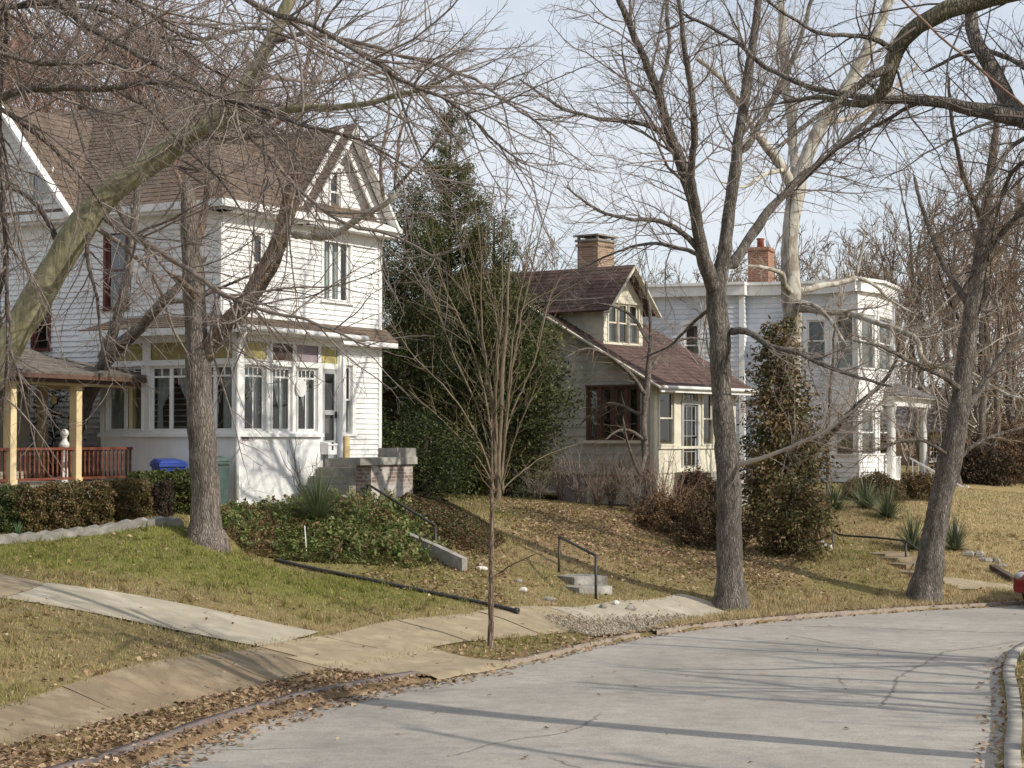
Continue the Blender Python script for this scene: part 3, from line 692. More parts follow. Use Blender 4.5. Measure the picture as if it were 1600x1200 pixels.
    hw = (tg1-tg0)/2; clap(mb, MF, tg0, tg1, ztop+.12, zp-.02, [att], .118, .026, lambda z: (tm-hw*max(0, (zp-z)/(zp-ztop)), tm+hw*max(0, (zp-z)/(zp-ztop))))
    mb.build('front_wall', M['white'], R)
    l1 = ML.rect(165, 196, 362, 482); l2 = ML.rect(52, 76, 468, 545)
    mb = MB(); clap(mb, ML, 0, D_, zb, ztop, [l1, l2], .118)
    # cross gable on the side
    s0, s1 = ML.t(128), ML.t(-75); sm = (s0+s1)/2; sh = (s1-s0)/2; zg = ztop+2.55
    gw = ML.rect(60, 92, 272, 318)
    ML2 = ML.shift(0, .3)
    clap(mb, ML2, s0, s1, ztop+.05, zg, [gw], .118, .026, lambda z: (sm-sh*max(0, (zg-z)/(zg-ztop)), sm+sh*max(0, (zg-z)/(zg-ztop))))
    mb.build('side_wall', M['white'], R)
    # far walls close the shell
    mb = MB(); E0 = C+1.1*v+u*W_; mb.poly([(*E0[:2], zb), (*(E0+v*D_)[:2], zb), (*(E0+v*D_)[:2], ztop), (*E0[:2], ztop)])
    E1 = C+1.1*v+u*.8+v*D_; mb.poly([(*E1[:2], zb), (*(E0+v*D_)[:2], zb), (*(E0+v*D_)[:2], ztop), (*E1[:2], ztop)]); mb.build('back_wall', M['white'], R)
    b = MB(); b.box(MF, W_-.1, W_+.02, zb, ztop, .018, .04); b.build('corner_board', M['trim'], R)
    b = MB(); b.box(MF, .8-.03, .9, zband, ztop, .018, .04); b.box(ML, -.04, .09, zband, ztop, .018, .035); b.build('corner_board', M['trim'], R)
    # added dark sheets, room shade put into their colour
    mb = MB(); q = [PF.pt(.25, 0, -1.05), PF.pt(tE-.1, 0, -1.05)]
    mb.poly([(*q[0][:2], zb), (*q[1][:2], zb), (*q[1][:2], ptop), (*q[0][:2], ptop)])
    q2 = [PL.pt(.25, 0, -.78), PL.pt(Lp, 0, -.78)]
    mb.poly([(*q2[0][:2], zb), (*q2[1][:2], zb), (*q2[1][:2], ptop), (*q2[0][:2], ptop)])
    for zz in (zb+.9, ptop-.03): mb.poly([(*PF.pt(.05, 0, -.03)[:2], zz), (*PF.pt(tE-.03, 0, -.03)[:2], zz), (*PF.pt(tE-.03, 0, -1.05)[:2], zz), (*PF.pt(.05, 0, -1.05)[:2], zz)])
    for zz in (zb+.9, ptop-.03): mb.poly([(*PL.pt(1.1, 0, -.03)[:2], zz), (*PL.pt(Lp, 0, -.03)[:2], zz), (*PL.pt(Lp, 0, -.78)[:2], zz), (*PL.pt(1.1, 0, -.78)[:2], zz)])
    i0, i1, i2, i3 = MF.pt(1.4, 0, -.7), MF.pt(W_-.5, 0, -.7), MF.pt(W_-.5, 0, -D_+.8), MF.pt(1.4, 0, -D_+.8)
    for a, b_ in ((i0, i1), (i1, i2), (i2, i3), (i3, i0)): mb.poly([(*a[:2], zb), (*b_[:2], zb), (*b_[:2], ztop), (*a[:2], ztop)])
    mb.build('room_shade_lining', M['dark'], R)
    window(R, MF, up1, .07, 'double', glass='glass_b', seed=3, curtain='full', cmat='mauve')
    window(R, MF, up3, .09, 'triple', curtain='full', cmat='curtain_pale', seed=4)
    window(R, MF, nar, .12, 'double', seed=5)
    window(R, MF, att, .07, 'double', glass='glass_b', seed=6, curtain='full', cmat='mauve')
    window(R, ML, l1, .07, 'double', mt='redtrim', seed=8, label='red-framed side window'); window(R, ML, l2, .07, 'double', mt='redtrim', seed=9, label='red-framed side window')
    window(R, ML2, gw, .07, 'single', seed=10, curtain='full', cmat='yellow')
    # cornices
    mb = MB(); ov = .38
    mb.box(MF, .8-ov, tg0+.1, ztop-.02, ztop+.16, .0, ov); mb.box(MF, .8-ov-.05, tg0+.05, ztop+.04, ztop+.19, ov, ov+.09)
    mb.box(MF, .8, tg0, ztop-.30, ztop-.02, .018, .06)
    mb.box(ML, -ov, D_, ztop-.02, ztop+.16, .0, ov); mb.box(ML, -ov-.05, D_, ztop+.04, ztop+.19, ov, ov+.09); mb.box(ML, 0, D_, ztop-.30, ztop-.02, .018, .06)
    # pediment shelf and returns
    mb.box(MF, tg0-.12, tg1+.36, ztop-.02, ztop+.10, 0, .42); mb.box(MF, tg0-.16, tg1+.4, ztop+.103, ztop+.2, 0, .5); mb.box(MF, tg0, tg1+.02, ztop-.28, ztop-.02, .018, .06)
    # pent slope above the shelf
    mb.poly([MF.pt(tg0-.16, ztop+.2, .5), MF.pt(tg1+.4, ztop+.2, .5), MF.pt(tg1+.2, ztop+.42, .02), MF.pt(tg0+.05, ztop+.42, .02)])
    mb.build('cornice', M['trim'], R)
    # rake boards
    mb = MB(); zov = zp+.16; ex = hw+.26; zl = ztop+.12
    for sg in (-1, 1):
        a = MF.pt(tm+sg*ex, zl, .43); b_ = MF.pt(tm, zov, .43); mb.beam(a, b_, .07, .24, nF)
        a = MF.pt(tm+sg*ex*.97, zl-.03, .22); b_ = MF.pt(tm, zov-.09, .22); mb.beam(a, b_, .05, .42, np.cross(b_-a, nF))
        a = MF.pt(tm+sg*ex*.88, zl+.02, .03); b_ = MF.pt(tm, zov-.26, .03); mb.beam(a, b_, .2, .05, nF)
    mb.build('rake_board', M['trim'], R)
    # roofs ------------------------------------------------------
    mb = MB(); zr = ztop+.17
    fo = ov+.06
    A = MF.pt(.8-fo, zr, fo); B_ = MF.pt(W_+.35, zr, fo); Dd = MF.pt(.8-fo, zr, -D_-fo); Cc = MF.pt(W_+.35, zr, -D_-fo)
    hz = 3.0; wmid = (.8+W_)/2; R0 = MF.pt(wmid, zr+hz, -(W_-.8)/2); R1 = MF.pt(wmid, zr+hz, -D_+(W_-.8)/2)
    slab_rows(mb, A, B_, R0, R0, 28); slab_rows(mb, Dd, A, R0, R1, 28); slab_rows(mb, B_, Cc, R1, R0, 20); slab_rows(mb, Cc, Dd, R1, R1, 20)
    # front gable roof
    zo = zov+.10; g0 = MF.pt(tm, zo, .5); g1 = MF.pt(tm, zo, -2.4)
    for sg in (-1, 1):
        e0 = MF.pt(tm+sg*(ex+.04), zl+.05, .5); e1 = MF.pt(tm+sg*(ex+.04), zl+.05, -2.4)
        slab_rows(mb, *( (e1, e0, g0, g1) if sg < 0 else (e0, e1, g1, g0)), 18)
    # side gable roof
    h0 = ML2.pt(sm, zg+.14, .35); h1 = ML2.pt(sm, zg+.14, -3.2)
    for sg in (-1, 1):
        e0 = ML2.pt(sm+sg*(sh+.3), ztop+.02, .35); e1 = ML2.pt(sm+sg*(sh+.3), ztop+.02, -2.6)
        slab_rows(mb, *((e1, e0, h0, h1) if sg < 0 else (e0, e1, h1, h0)), 18)
    mb.build('roof', M['shingle'], R)
    mb = MB()
    for sg in (-1, 1): mb.beam(ML2.pt(sm+sg*(sh+.3), ztop+.0, .33), ML2.pt(sm, zg+.12, .33), .06, .22, nL)
    mb.build('rake_board', M['trim'], R)
    # porch roof
    mb = MB(); po = .42; zpe = zeave+.06; zpt = zband+.02
    a = PF.pt(-po, zpe, po); b_ = MF.pt(W_+.18, zpe-.02, 1.1+po); c = MF.pt(W_+.10, zpt, .02); d = MF.pt(.72, zpt, .02)
    slab_rows(mb, a, PF.pt(tE+.3, zpe, po), MF.pt(tE+.3, zpt, .02), d, 6)
    slab_rows(mb, MF.pt(tE+.3, zpe, .34), MF.pt(W_+.25, zpe, .34), MF.pt(W_+.2, zpt, .02), MF.pt(tE+.3, zpt, .02), 4)
    e = PL.pt(Lp+.25, zpe, po); f = ML.pt(Lp-1.1+.2, zpt, .02)
    slab_rows(mb, e, a, d, f, 6)
    mb.build('porch_roof', M['shingle'], R)
    mb = MB(); mb.box(PF, -po+.02, tE+.28, zpe-.16, zpe-.02, po-.05, po+.02); mb.box(PL, -po+.02, Lp+.22, zpe-.16, zpe-.02, po-.05, po+.02)
    mb.box(PF, -po+.04, tE+.26, zpe-.10, zpe-.07, .01, po-.06); mb.box(PL, -.3, Lp+.2, zpe-.10, zpe-.072, .01, po-.06)
    mb.box(MF, tE+.29, W_+.22, zpe-.13, zpe-.02, .02, .36)
    # gutter
    mb.tube([PF.pt(-po, zpe-.06, po+.07), PF.pt(tE+.25, zpe-.09, po+.07)], .06, 7); mb.build('gutter', M['trim'], R)
    mb = MB(); mb.tube([PF.pt(-po+.1, zpe-.1, po+.07), PF.pt(-.2, zpe-.3, .2), PF.pt(-.07, zpe-.5, .06), PF.pt(-.07, zsill+.1, .06), PF.pt(-.09, zsill-.1, .10), PF.pt(-.07, zsill-.3, .05), PF.pt(-.07, zb+.45, .05)], .045, 8); mb.build('downspout', M['trim'], R)
    b = MB(); q = PF.rect(378.2, 387.8, 682.8, 687.8); b.box(PF, q[0], q[1], q[2], q[3], .004, .02); pl = b.build('number_plate', M['mauve'], R)
    segs = {'5': 'afgcd', '1': 'bc', '2': 'abged'}; b = MB(); wq = (q[1]-q[0])/3; hq = q[3]-q[2]
    for i, ch in enumerate('512'):
        x0, x1 = q[0]+wq*(i+.25), q[0]+wq*(i+.78); y0, y1 = q[2]+hq*.2, q[3]-hq*.2; ym = (y0+y1)/2; s = .012
        L = {'a': (x0, x1, y1-s, y1), 'd': (x0, x1, y0, y0+s), 'g': (x0, x1, ym-s/2, ym+s/2), 'f': (x0, x0+s, ym+s/2, y1-s), 'b': (x1-s, x1, ym+s/2, y1-s), 'c': (x1-s, x1, y0+s, ym-s/2), 'e': (x0, x0+s, y0+s, ym-s/2)}
        for g in segs[ch]: b.box(PF, *L[g], .018, .024)
    b.build('numeral', M['metal_dk'], pl)
    # potted things inside the porch windows are their own objects
    def pot(px, py, d_in, label, h=.3):
        t = PF.t(px); z = PF.z(px, py); p = PF.pt(t, z, -d_in)
        T = thing('potted_plant', label, 'potted plant', p); b = MB(); b.lathe(p, [(.05, 0), (.085, .13), (.095, .13), (.095, .16), (.08, .16)], 12); b.build('pot', M['clay'], T)
        rg = np.random.default_rng(int(px)); V = []; F = []; K = []
        for k in range(60):
            a = rg.uniform(0, 6.28); l = rg.uniform(.4, 1)*h; o = p+np.array((0, 0, .15)); tip = o+np.array((math.cos(a)*l*.45, math.sin(a)*l*.45, l)); mid = (o+tip)/2+rg.normal(0, .02, 3); sd = np.array((-math.sin(a), math.cos(a), 0))*.02
            b0 = len(V); V += [o, mid+sd, tip, mid-sd]; F.append((b0, b0+1, b0+2, b0+3)); K += [np.array((.06, .17, .04))*rg.uniform(.6, 1.5)]*4
        obj_np('leaves', np.array(V), M['leaf'], T, quads=F, cols=np.array(K))
    pot(429, 634, .4, 'small plant in a clay pot on the porch window shelf', .2)
    pot(386, 672, .25, 'tall green plant low behind the porch window nearest the corner', .75)
    pot(437, 672, .25, 'bushy green plant low behind the second porch window from the corner', .4)
    # white hanging disc
    p = PF.pt(PF.t(467.5), PF.z(467.5, 606), .03); b = MB(); q = []
    for k in (0, .03): q.append([p+u*(.17*math.cos(a))+UZ*(.19*math.sin(a))+nF*k for a in np.arange(20)*2*math.pi/20])
    b.rings(q); b.build('hanging_plaque', M['white_old'], None)
    o = bpy.data.objects['hanging_plaque']; tag(o, 'round pale plaque hanging on the third porch window', 'plaque')
    # mailbox
    q = PF.rect(502, 511, 693, 710); T = thing('mailbox', 'white wall mailbox beside the grey storm door', 'mailbox', PF.pt((q[0]+q[1])/2, q[2], .12))
    b = MB(); m0, m1 = q[0]-.02, q[1]+.08; b.box(PF, m0, m1, q[2], q[3]-.04, .01, .2); b.hexa([PF.pt(m0-.01, q[3]-.04, .01), PF.pt(m1+.01, q[3]-.04, .01), PF.pt(m1+.01, q[3]-.04, .22), PF.pt(m0-.01, q[3]-.04, .22), PF.pt(m0-.01, q[3]+.04, .01), PF.pt(m1+.01, q[3]+.04, .01), PF.pt(m1+.01, q[3], .2), PF.pt(m0-.01, q[3], .2)]); b.build('box', M['trim'], T)
    b = MB(); b.box(PF, (m0+m1)/2-.03, (m0+m1)/2+.03, q[2]+.09, q[2]+.26, .2, .206); b.build('slot', M['metal_dk'], T)
    # tan board leaning at the wall
    q = MF.rect(534, 541, 682, 715); b = MB(); b.box(MF, q[0], q[1], q[2], q[3], .06, .1); o = b.build('plank', M['tanwood']); tag(o, 'tan wooden board standing against the white house wall', 'board')
    # entry steps ------------------------------------------------
    T = thing('entry_steps', 'weathered concrete steps and brick pier in front of the white house door', 'steps', PF.pt(tE, zb+.3, 1.0))
    zl_ = PF.z(515, 716); g = zb+.15; n_ = 6; rise = (zl_-g)/n_
    t_top = PF.t(512); 
    SF = Fr(C+u*0, u, nF)
    KF0 = SF.shift(0, 1.62); tp1 = KF0.t(645)
    for i in range(n_):
        z1 = zl_-i*rise; tt = t_top+.1-i*.27
        b = MB(); b.box(SF, tt-.27, (t_top+.1-(i-1)*.27-.27) if i else tp1-.05, g-.25, z1, .06, 1.25); b.build('step', M['concrete'], T)
    KF = SF.shift(0, 1.62); tp0, tp1, tcp = KF.t(580), KF.t(645), KF.t(617)
    b = MB(); b.box(SF, tp0, tp1, g-.35, zl_-.12, 1.25, 1.62); b.build('brick_pier', M['brick_old'], T)
    b = MB(); b.box(SF, tp0-.5, tp1+.06, zl_-.12, zl_+.03, 1.16, 1.70); b.build('coping', M['concrete_dk'], T)
    b = MB(); b.box(SF, tcp, tp1+.04, zl_+.03, zl_+.22, 1.2, 1.68); b.build('pier_cap', M['concrete'], T)
    return R
white_house()

# ------------------------------------------------------------------ neighbour's veranda
def baluster_mb(p, h):
    b = MB(); b.lathe(p, [(.02, 0), (.02, h*.16), (.028, h*.18), (.018, h*.22), (.026, h*.36), (.016, h*.5), (.026, h*.64), (.018, h*.78), (.028, h*.82), (.02, h*.84), (.02, h)], 8); return b
def veranda():
    A = P(15, 755, 33.5); u = np.array((.414, .91, 0)); u /= np.linalg.norm(u); n_ = np.array((u[1], -u[0], 0)); F_ = Fr(A, u, n_); zf = A[2]-.05
    R = thing('veranda_house', 'low house with cream porch posts, red-brown balustrade and hipped porch roof', 'house', A)
    t3 = F_.t(211); t2 = F_.t(118.5); ze = F_.z(118, 603); zroof = F_.z(118, 584)
    b = MB(); b.box(F_, -4, t3+.15, zf-.9, zf, -2.6, .16); b.build('porch_floor', M['concrete_dk'], R)
    for t in (0-(t2)*1.0, 0, t2, t3):
        b = MB(); b.box(F_, t-.085, t+.085, zf, ze, -.085, .085); b.box(F_, t-.1, t+.1, zf, zf+.12, -.1, .1); b.build('post', M['cream'], R)
    SR = Fr(A+u*t3, -n_, u)    # side return of the porch
    b = MB(); b.box(SR, 2.3, 2.47, zf, ze, -.085, .085); b.build('post', M['cream'], R)
    b = MB(); b.box(F_, -4, t3+.1, ze, ze+.17, -.1, .1); b.box(SR, .1, 2.5, ze, ze+.17, -.1, .1); b.build('beam', M['cream'], R)
    zr0, zr1 = zf+.08, F_.z(118, 699)
    proto = None
    for t0, t1 in ((-t2, 0), (0, t2), (t2, t3)):
        b = MB(); b.box(F_, t0+.085, t1-.085, zr1-.05, zr1, -.055, .055); b.box(F_, t0+.085, t1-.085, zr0, zr0+.05, -.035, .035)
        rl = b.build('railing', M['redwood'], R); m = max(6, int((t1-t0-.2)/.125))
        for i in range(m):
            p = F_.pt(t0+.085+(t1-t0-.17)*(i+.5)/m, zr0+.05)
            if proto is None:
                proto = baluster_mb(np.zeros(3), zr1-zr0-.1).build('baluster', M['redwood'], None); o = proto
            else: o = proto.copy(); COL.objects.link(o)
            o.parent = rl; o.location = tuple(p-world_loc(rl))
    b = MB(); b.box(SR, .085, 2.3, zr1-.05, zr1, -.055, .055); b.box(SR, .085, 2.3, zr0, zr0+.05, -.035, .035); rl = b.build('railing', M['redwood'], R)
    for i in range(17):
        o = proto.copy(); COL.objects.link(o); o.parent = rl; o.location = tuple(SR.pt(.085+2.2*(i+.5)/17, zr0+.05)-world_loc(rl))
    # low hipped roof
    ov = .42; zt = zroof+.62
    a, b_ = F_.pt(-5, zroof, ov), F_.pt(t3+ov, zroof, ov); c, d = F_.pt(t3-1.9, zt, -2.2), F_.pt(-5, zt, -2.2)
    mb = MB(); slab_rows(mb, a, b_, c, d, 9); e = F_.pt(t3+ov, zroof, -3.2); slab_rows(mb, b_, e, F_.pt(t3-1.9, zt, -3.2), c, 9)
    mb.build('porch_roof', M['tarpaper'], R)
    b = MB(); b.box(F_, -5, t3+ov-.02, zroof-.13, zroof-.045, ov-.06, ov); b.box(SR, -ov, 3.1, zroof-.13, zroof-.045, ov-.06, ov); b.box(F_, -5, t3+ov-.1, zroof-.20, zroof-.135, ov-.2, ov-.13)
    b.poly([F_.pt(-5, zroof-.1, ov-.06), F_.pt(t3+ov-.07, zroof-.1, ov-.06), F_.pt(t3+ov-.07, zroof-.1, -2.6), F_.pt(-5, zroof-.1, -2.6)]); b.build('eave', M['brownwood'], R)
    b = MB(); q = F_.pt(t3+.38, 0, .38); b.tube([(q[0], q[1], zroof-.12), (q[0], q[1], zf-.4)], .05, 8); b.build('downspout', M['redtrim'], R)
    # house body behind
    BW = F_.shift(0, -2.4); te = BW.t(46)
    b = MB(); clap(b, BW, -6, te, zf-.3, zroof+.4, [], .21, .02); SB = Fr(BW.pt(te, 0), -n_, u); clap(b, SB, 0, 7, zf-.3, zroof+.4, [], .21, .02); b.build('wall', M['beige'], R)
    mb = MB(); q0, q1 = BW.pt(-6, zroof+.3, .5), BW.pt(te+.4, zroof+.3, .5); q2, q3 = BW.pt(te+.4, zroof+2.0, -3.6), BW.pt(-6, zroof+2.0, -3.6)
    slab_rows(mb, q0, q1, q2, q3, 16); slab_rows(mb, BW.pt(te+.4, zroof+.3, -7.6), BW.pt(-6, zroof+.3, -7.6), q3, q2, 16); mb.poly([SB.pt(0, zroof+.4, 0), SB.pt(7, zroof+.4, 0), SB.pt(3.5, zroof+1.95, 0)]); mb.build('roof', M['tarpaper'], R)
    # globe lamp on the railing line
    p = P(100.5, 696, 35.8); T = thing('globe_lamp', 'white globe lamp on a pedestal beside the red-brown balustrade', 'lamp', (p[0], p[1], zf))
    b = MB(); b.lathe((p[0], p[1], zf), [(.16, 0), (.16, .05), (.08, .1), (.07, p[2]-zf-.05), (.11, p[2]-zf-.03), (.11, p[2]-zf+.03), (.06, p[2]-zf+.1), (.05, p[2]-zf+.16), (.07, p[2]-zf+.18)], 14); b.build('pedestal', M['globe'], T)
    b = MB(); b.lathe((p[0], p[1], p[2]+.16), [(.085*math.sin(a)+.004, .085*(1-math.cos(a))) for a in np.linspace(0, math.pi, 10)], 16); b.build('globe', M['globe'], T)
    # small hanging lantern
    p = F_.pt(t2-.05, ze-.06, -.5); T = thing('porch_lantern', 'small brass porch lantern hanging under the cream beam', 'lantern', p)
    b = MB(); b.lathe(p-UZ*.3, [(.02, 0), (.06, .03), (.06, .14), (.02, .19), (.01, .3)], 8); b.build('lantern_body', M['yellow'], T)
veranda()

# ------------------------------------------------------------------ bungalow
def bungalow():
    C = P(1022, 785, 52); u = np.array((.6, .8, 0)); nF = np.array((.8, -.6, 0)); v = -nF; nS = -u; zb = C[2]
    R = thing('bungalow', 'cream bungalow with dark red-brown roof, gabled dormer and boarded foundation', 'house', C)
    F_ = Fr(C, u, nF); S_ = Fr(C, v, nS); W_, D_ = 4.75, 12.5
    zfl = F_.z(1080, 736); ze = S_.z(1030, 598); zsk = S_.z(920, 738)
    # gable side
    sl = .54; sR = 6.6; zR = ze+.15+sl*sR
    hole = S_.rect(917, 1000, 604, 688); bh = S_.rect(840, 878, 770, 795)
    mb = MB(); clap(mb, S_, 0, D_, zsk, ze+.15, [hole], .27, .018)
    clap(mb, S_, 0, D_, ze+.15, zR-.02, [], .27, .018, lambda z: (max(0, (z-ze-.15)/sl), min(D_, 2*sR-(z-ze-.15)/sl)))
    mb.build('side_wall', M['greige'], R)
    mb = MB(); plain(mb, S_, 0, D_, zb-.5, zsk, [bh], -.06); mb.build('foundation', M['concrete_dk'], R)
    b = MB(); b.box(S_, -.02, D_, zsk-.06, zsk+.04, .02, .05); b.box(S_, -.03, .1, zsk, ze, .02, .045); b.build('trim_board', M['cream2'], R)
    # lattice skirting
    la = S_.rect(921, 985, 750, 787); b = MB()
    for i in range(int((la[1]-la[0]+la[3]-la[2])/.11)):
        s = i*.11
        for sg in (0, 1):
            a0, z0 = max(0, s-(la[3]-la[2])), min(s, la[3]-la[2]); a1, z1 = min(s, la[1]-la[0]), max(0, s-(la[1]-la[0]))
            if sg: a0, a1 = la[1]-la[0]-a0, la[1]-la[0]-a1
            p, q = S_.pt(la[0]+a0, la[2]+z0, .02+.012*sg), S_.pt(la[0]+a1, la[2]+z1, .02+.012*sg)
            if np.linalg.norm(p-q) > .05: b.beam(p, q, .008, .04, np.cross(q-p, nS))
    b.box(S_, la[0]-.06, la[0], la[2], la[3], .01, .05); b.box(S_, la[1], la[1]+.06, la[2], la[3], .01, .05); b.box(S_, la[0], la[1], la[3], la[3]+.06, .01, .05); b.build('lattice', M['cream2'], R)
    # bank of brown windows
    t0, t1, z0, z1 = hole; m = 4
    for i in range(m):
        window(R, S_, (t0+(t1-t0)*i/m+.04, t0+(t1-t0)*(i+1)/m-.04, z0, z1), .05, 'single', mt='brownwood', glass='glass_b', curtain='full' if i in (1, 3) else None, cmat='greige', seed=i, sill=False, sash=.07)
    b = MB(); b.box(S_, t0-.08, t1+.08, z0-.09, z0-.002, -.05, .09); b.build('window_ledge', M['cream2'], R)
    window(R, S_, bh, .06, 'double', mt='cream2', glass='glass_b', sill=False, name='basement_window')
    # front
    dr = F_.rect(1067, 1089, 632, 730); tr = F_.rect(1067, 1089, 609, 627); w1 = F_.rect(1030, 1052, 620, 694); w2 = F_.rect(1098, 1113, 620, 694); w3 = F_.rect(1119, 1134, 620, 694)
    zfh = (w1[2], ze-.25); w1 = (w1[0], w1[1], *zfh); w2 = (w2[0], w2[1], *zfh); w3 = (w3[0], w3[1], *zfh)
    mb = MB(); plain(mb, F_, 0, W_, zfl-.05, ze, [dr, tr, w1, w2, w3]); plain(mb, F_, 0, W_, zb-.6, zfl-.05, [], -.03)
    mb.box(F_, -.02, .14, zfl, ze, .003, .04); mb.box(F_, 0.14, W_, w1[2]-.14, w1[2]-.06, .003, .06)
    mb.build('front_wall', M['cream2'], R)
    for i, q in enumerate((w1, w2, w3)): window(R, F_, q, .09, 'double', mt='cream2', glass='glass_b', curtain='half', cmat='greige', seed=i)
    window(R, F_, tr, .06, 'grid', mt='cream2', glass='glass_b', sill=False, name='transom_window')
    d = window(R, F_, dr, .09, 'grid', mt='doorgrey', glass='glass_b', sill=False, name='door', label='grey door glazed in small lights')
    b = MB(); b.tube([F_.pt(dr[1]-.09, dr[2]+.9, -.03), F_.pt(dr[1]-.09, dr[2]+.9, .05)], .03, 8); b.build('handle', M['metal_dk'], d)
    # front stoop
    b = MB(); b.box(F_, dr[0]-.4, dr[1]+.5, zb-.6, zfl-.02, 0, 1.2); b.box(F_, dr[0]-.4, dr[1]+.5, zb-.6, zfl-.25, 1.2, 1.5); b.build('stoop', M['concrete_dk'], R)
    # back and far walls, added dark sheets for room shade
    mb = MB(); E0, E1, E2 = F_.pt(W_, 0), F_.pt(W_, 0, -D_), F_.pt(0, 0, -D_)
    for a, b_ in ((E0, E1), (E1, E2)): mb.poly([(*a[:2], zb-.5), (*b_[:2], zb-.5), (*b_[:2], ze), (*a[:2], ze)])
    FW = Fr(E0, v, u); mb.poly([FW.pt(0, ze+.15), FW.pt(D_, ze+.15), FW.pt(sR, zR)]); mb.build('back_wall', M['cream2'], R)
    q = [F_.pt(.4, 0, -.5), F_.pt(W_-.3, 0, -.5), F_.pt(W_-.3, 0, -D_+.5), F_.pt(.5, 0, -D_+.5), F_.pt(.4, 0, -.5)]
    room_shade_box(R, [tuple(p[:2]) for p in q], zb-.3, ze+.1)
    # roof
    o = .5; zf0 = ze+.15-o*sl; a0, a1 = F_.pt(-.4, zf0, o), F_.pt(W_+.4, zf0, o); r0, r1 = F_.pt(-.4, zR+.03, -sR), F_.pt(W_+.4, zR+.03, -sR)
    mb = MB(); slab_rows(mb, a0, a1, r1, r0, 34); bk = 2*sR+.2
    slab_rows(mb, F_.pt(W_+.4, zf0+.2, -bk), F_.pt(-.4, zf0+.2, -bk), r0, r1, 30)
    # dormer
    DF = F_.shift(0, -1.95); d0, d1 = DF.t(943), DF.t(1004); dm = (d0+d1)/2; dzb = DF.z(976, 545); dze = DF.z(960, 472); dzp = DF.z(976, 421)
    zro = dzp+.12; ridge_k = -sR-.2+1.95
    g0, g1 = DF.pt(dm, zro, .42), DF.pt(dm, zro, ridge_k)
    dh = (d1-d0)/2; sld = (dzp-dze)/dh; exd = dh+.38; zel = dzp-sld*exd+.06
    for sg in (-1, 1):
        e0, e1 = DF.pt(dm+sg*exd, zel, .42), DF.pt(dm+sg*exd, zel, ridge_k)
        slab_rows(mb, *((e1, e0, g0, g1) if sg < 0 else (e0, e1, g1, g0)), 12)
    mb.build('roof', M['shingle_red'], R)
    rf = bpy.data.objects[R.children[-1].name]
    b = MB(); b.beam(S_.pt(-o, zf0-.03, .38), S_.pt(sR, zR-.01, .38), .05, .22, nS); b.beam(S_.pt(2*sR+.2, zf0+.1, .38), S_.pt(sR, zR-.01, .38), .05, .22, nS)
    for sg in (-1, 1):
        b.beam(DF.pt(dm+sg*exd, zel-.07, .38), DF.pt(dm, zro-.07, .38), .05, .17, nF)
    b.build('rake_board', M['cream2'], R)
    dw = (d0+.22, d1-.22, dzb+.18, dze-.02)
    b = MB(); clap(b, DF, d0, d1, dzb-.6, dze, [dw], .2, .014); clap(b, DF, d0, d1, dze, dzp, [], .2, .014, lambda z: (dm-dh*max(0, (dzp-z)/(dzp-dze)), dm+dh*max(0, (dzp-z)/(dzp-dze))))
    for sg, t in ((-1, d0), (1, d1)):
        SD = Fr(DF.pt(t, 0), v, u*sg); clap(b, SD, 0, 3.2, dzb-.6, dze+.1, [], .2, .014)
    b.build('dormer', M['cream2'], R)
    for i in range(3): window(R, DF, (dw[0]+(dw[1]-dw[0])*i/3+.03, dw[0]+(dw[1]-dw[0])*(i+1)/3-.03, dw[2], dw[3]), .05, 'double', mt='cream2', glass='glass_b', curtain='full' if i != 1 else None, cmat='curtain', seed=i, sill=False)
    b = MB(); b.tube([F_.pt(-.4, zf0-.02, o+.05), F_.pt(W_+.4, zf0-.02, o+.05)], .055, 7); b.box(F_, -.38, W_+.38, zf0-.16, zf0-.07, o-.06, o); b.build('gutter', M['white_old'], R)
    # chimney
    CH = P(931, 410, 58.5); cz0 = zR-.8; b = MB(); X = Fr((CH[0], CH[1], 0), u, nF); zc = X.z(931, 379)
    b.box(X, -.48, .48, cz0, zc, -.4, .4); b.box(X, -.53, .53, zc-.16, zc-.08, -.45, .45); ch = b.build('chimney', M['brick_tan'], rf)
    b = MB(); b.box(X, -.55, .55, zc, zc+.07, -.46, .46)
    for sx in (-.45, .45):
        for sy in (-.36, .36): b.box(X, sx-.04, sx+.04, zc+.07, zc+.17, sy-.04, sy+.04)
    b.box(X, -.6, .6, zc+.17, zc+.22, -.5, .5); b.build('chimney_cap', M['concrete_dk'], rf)
bungalow()

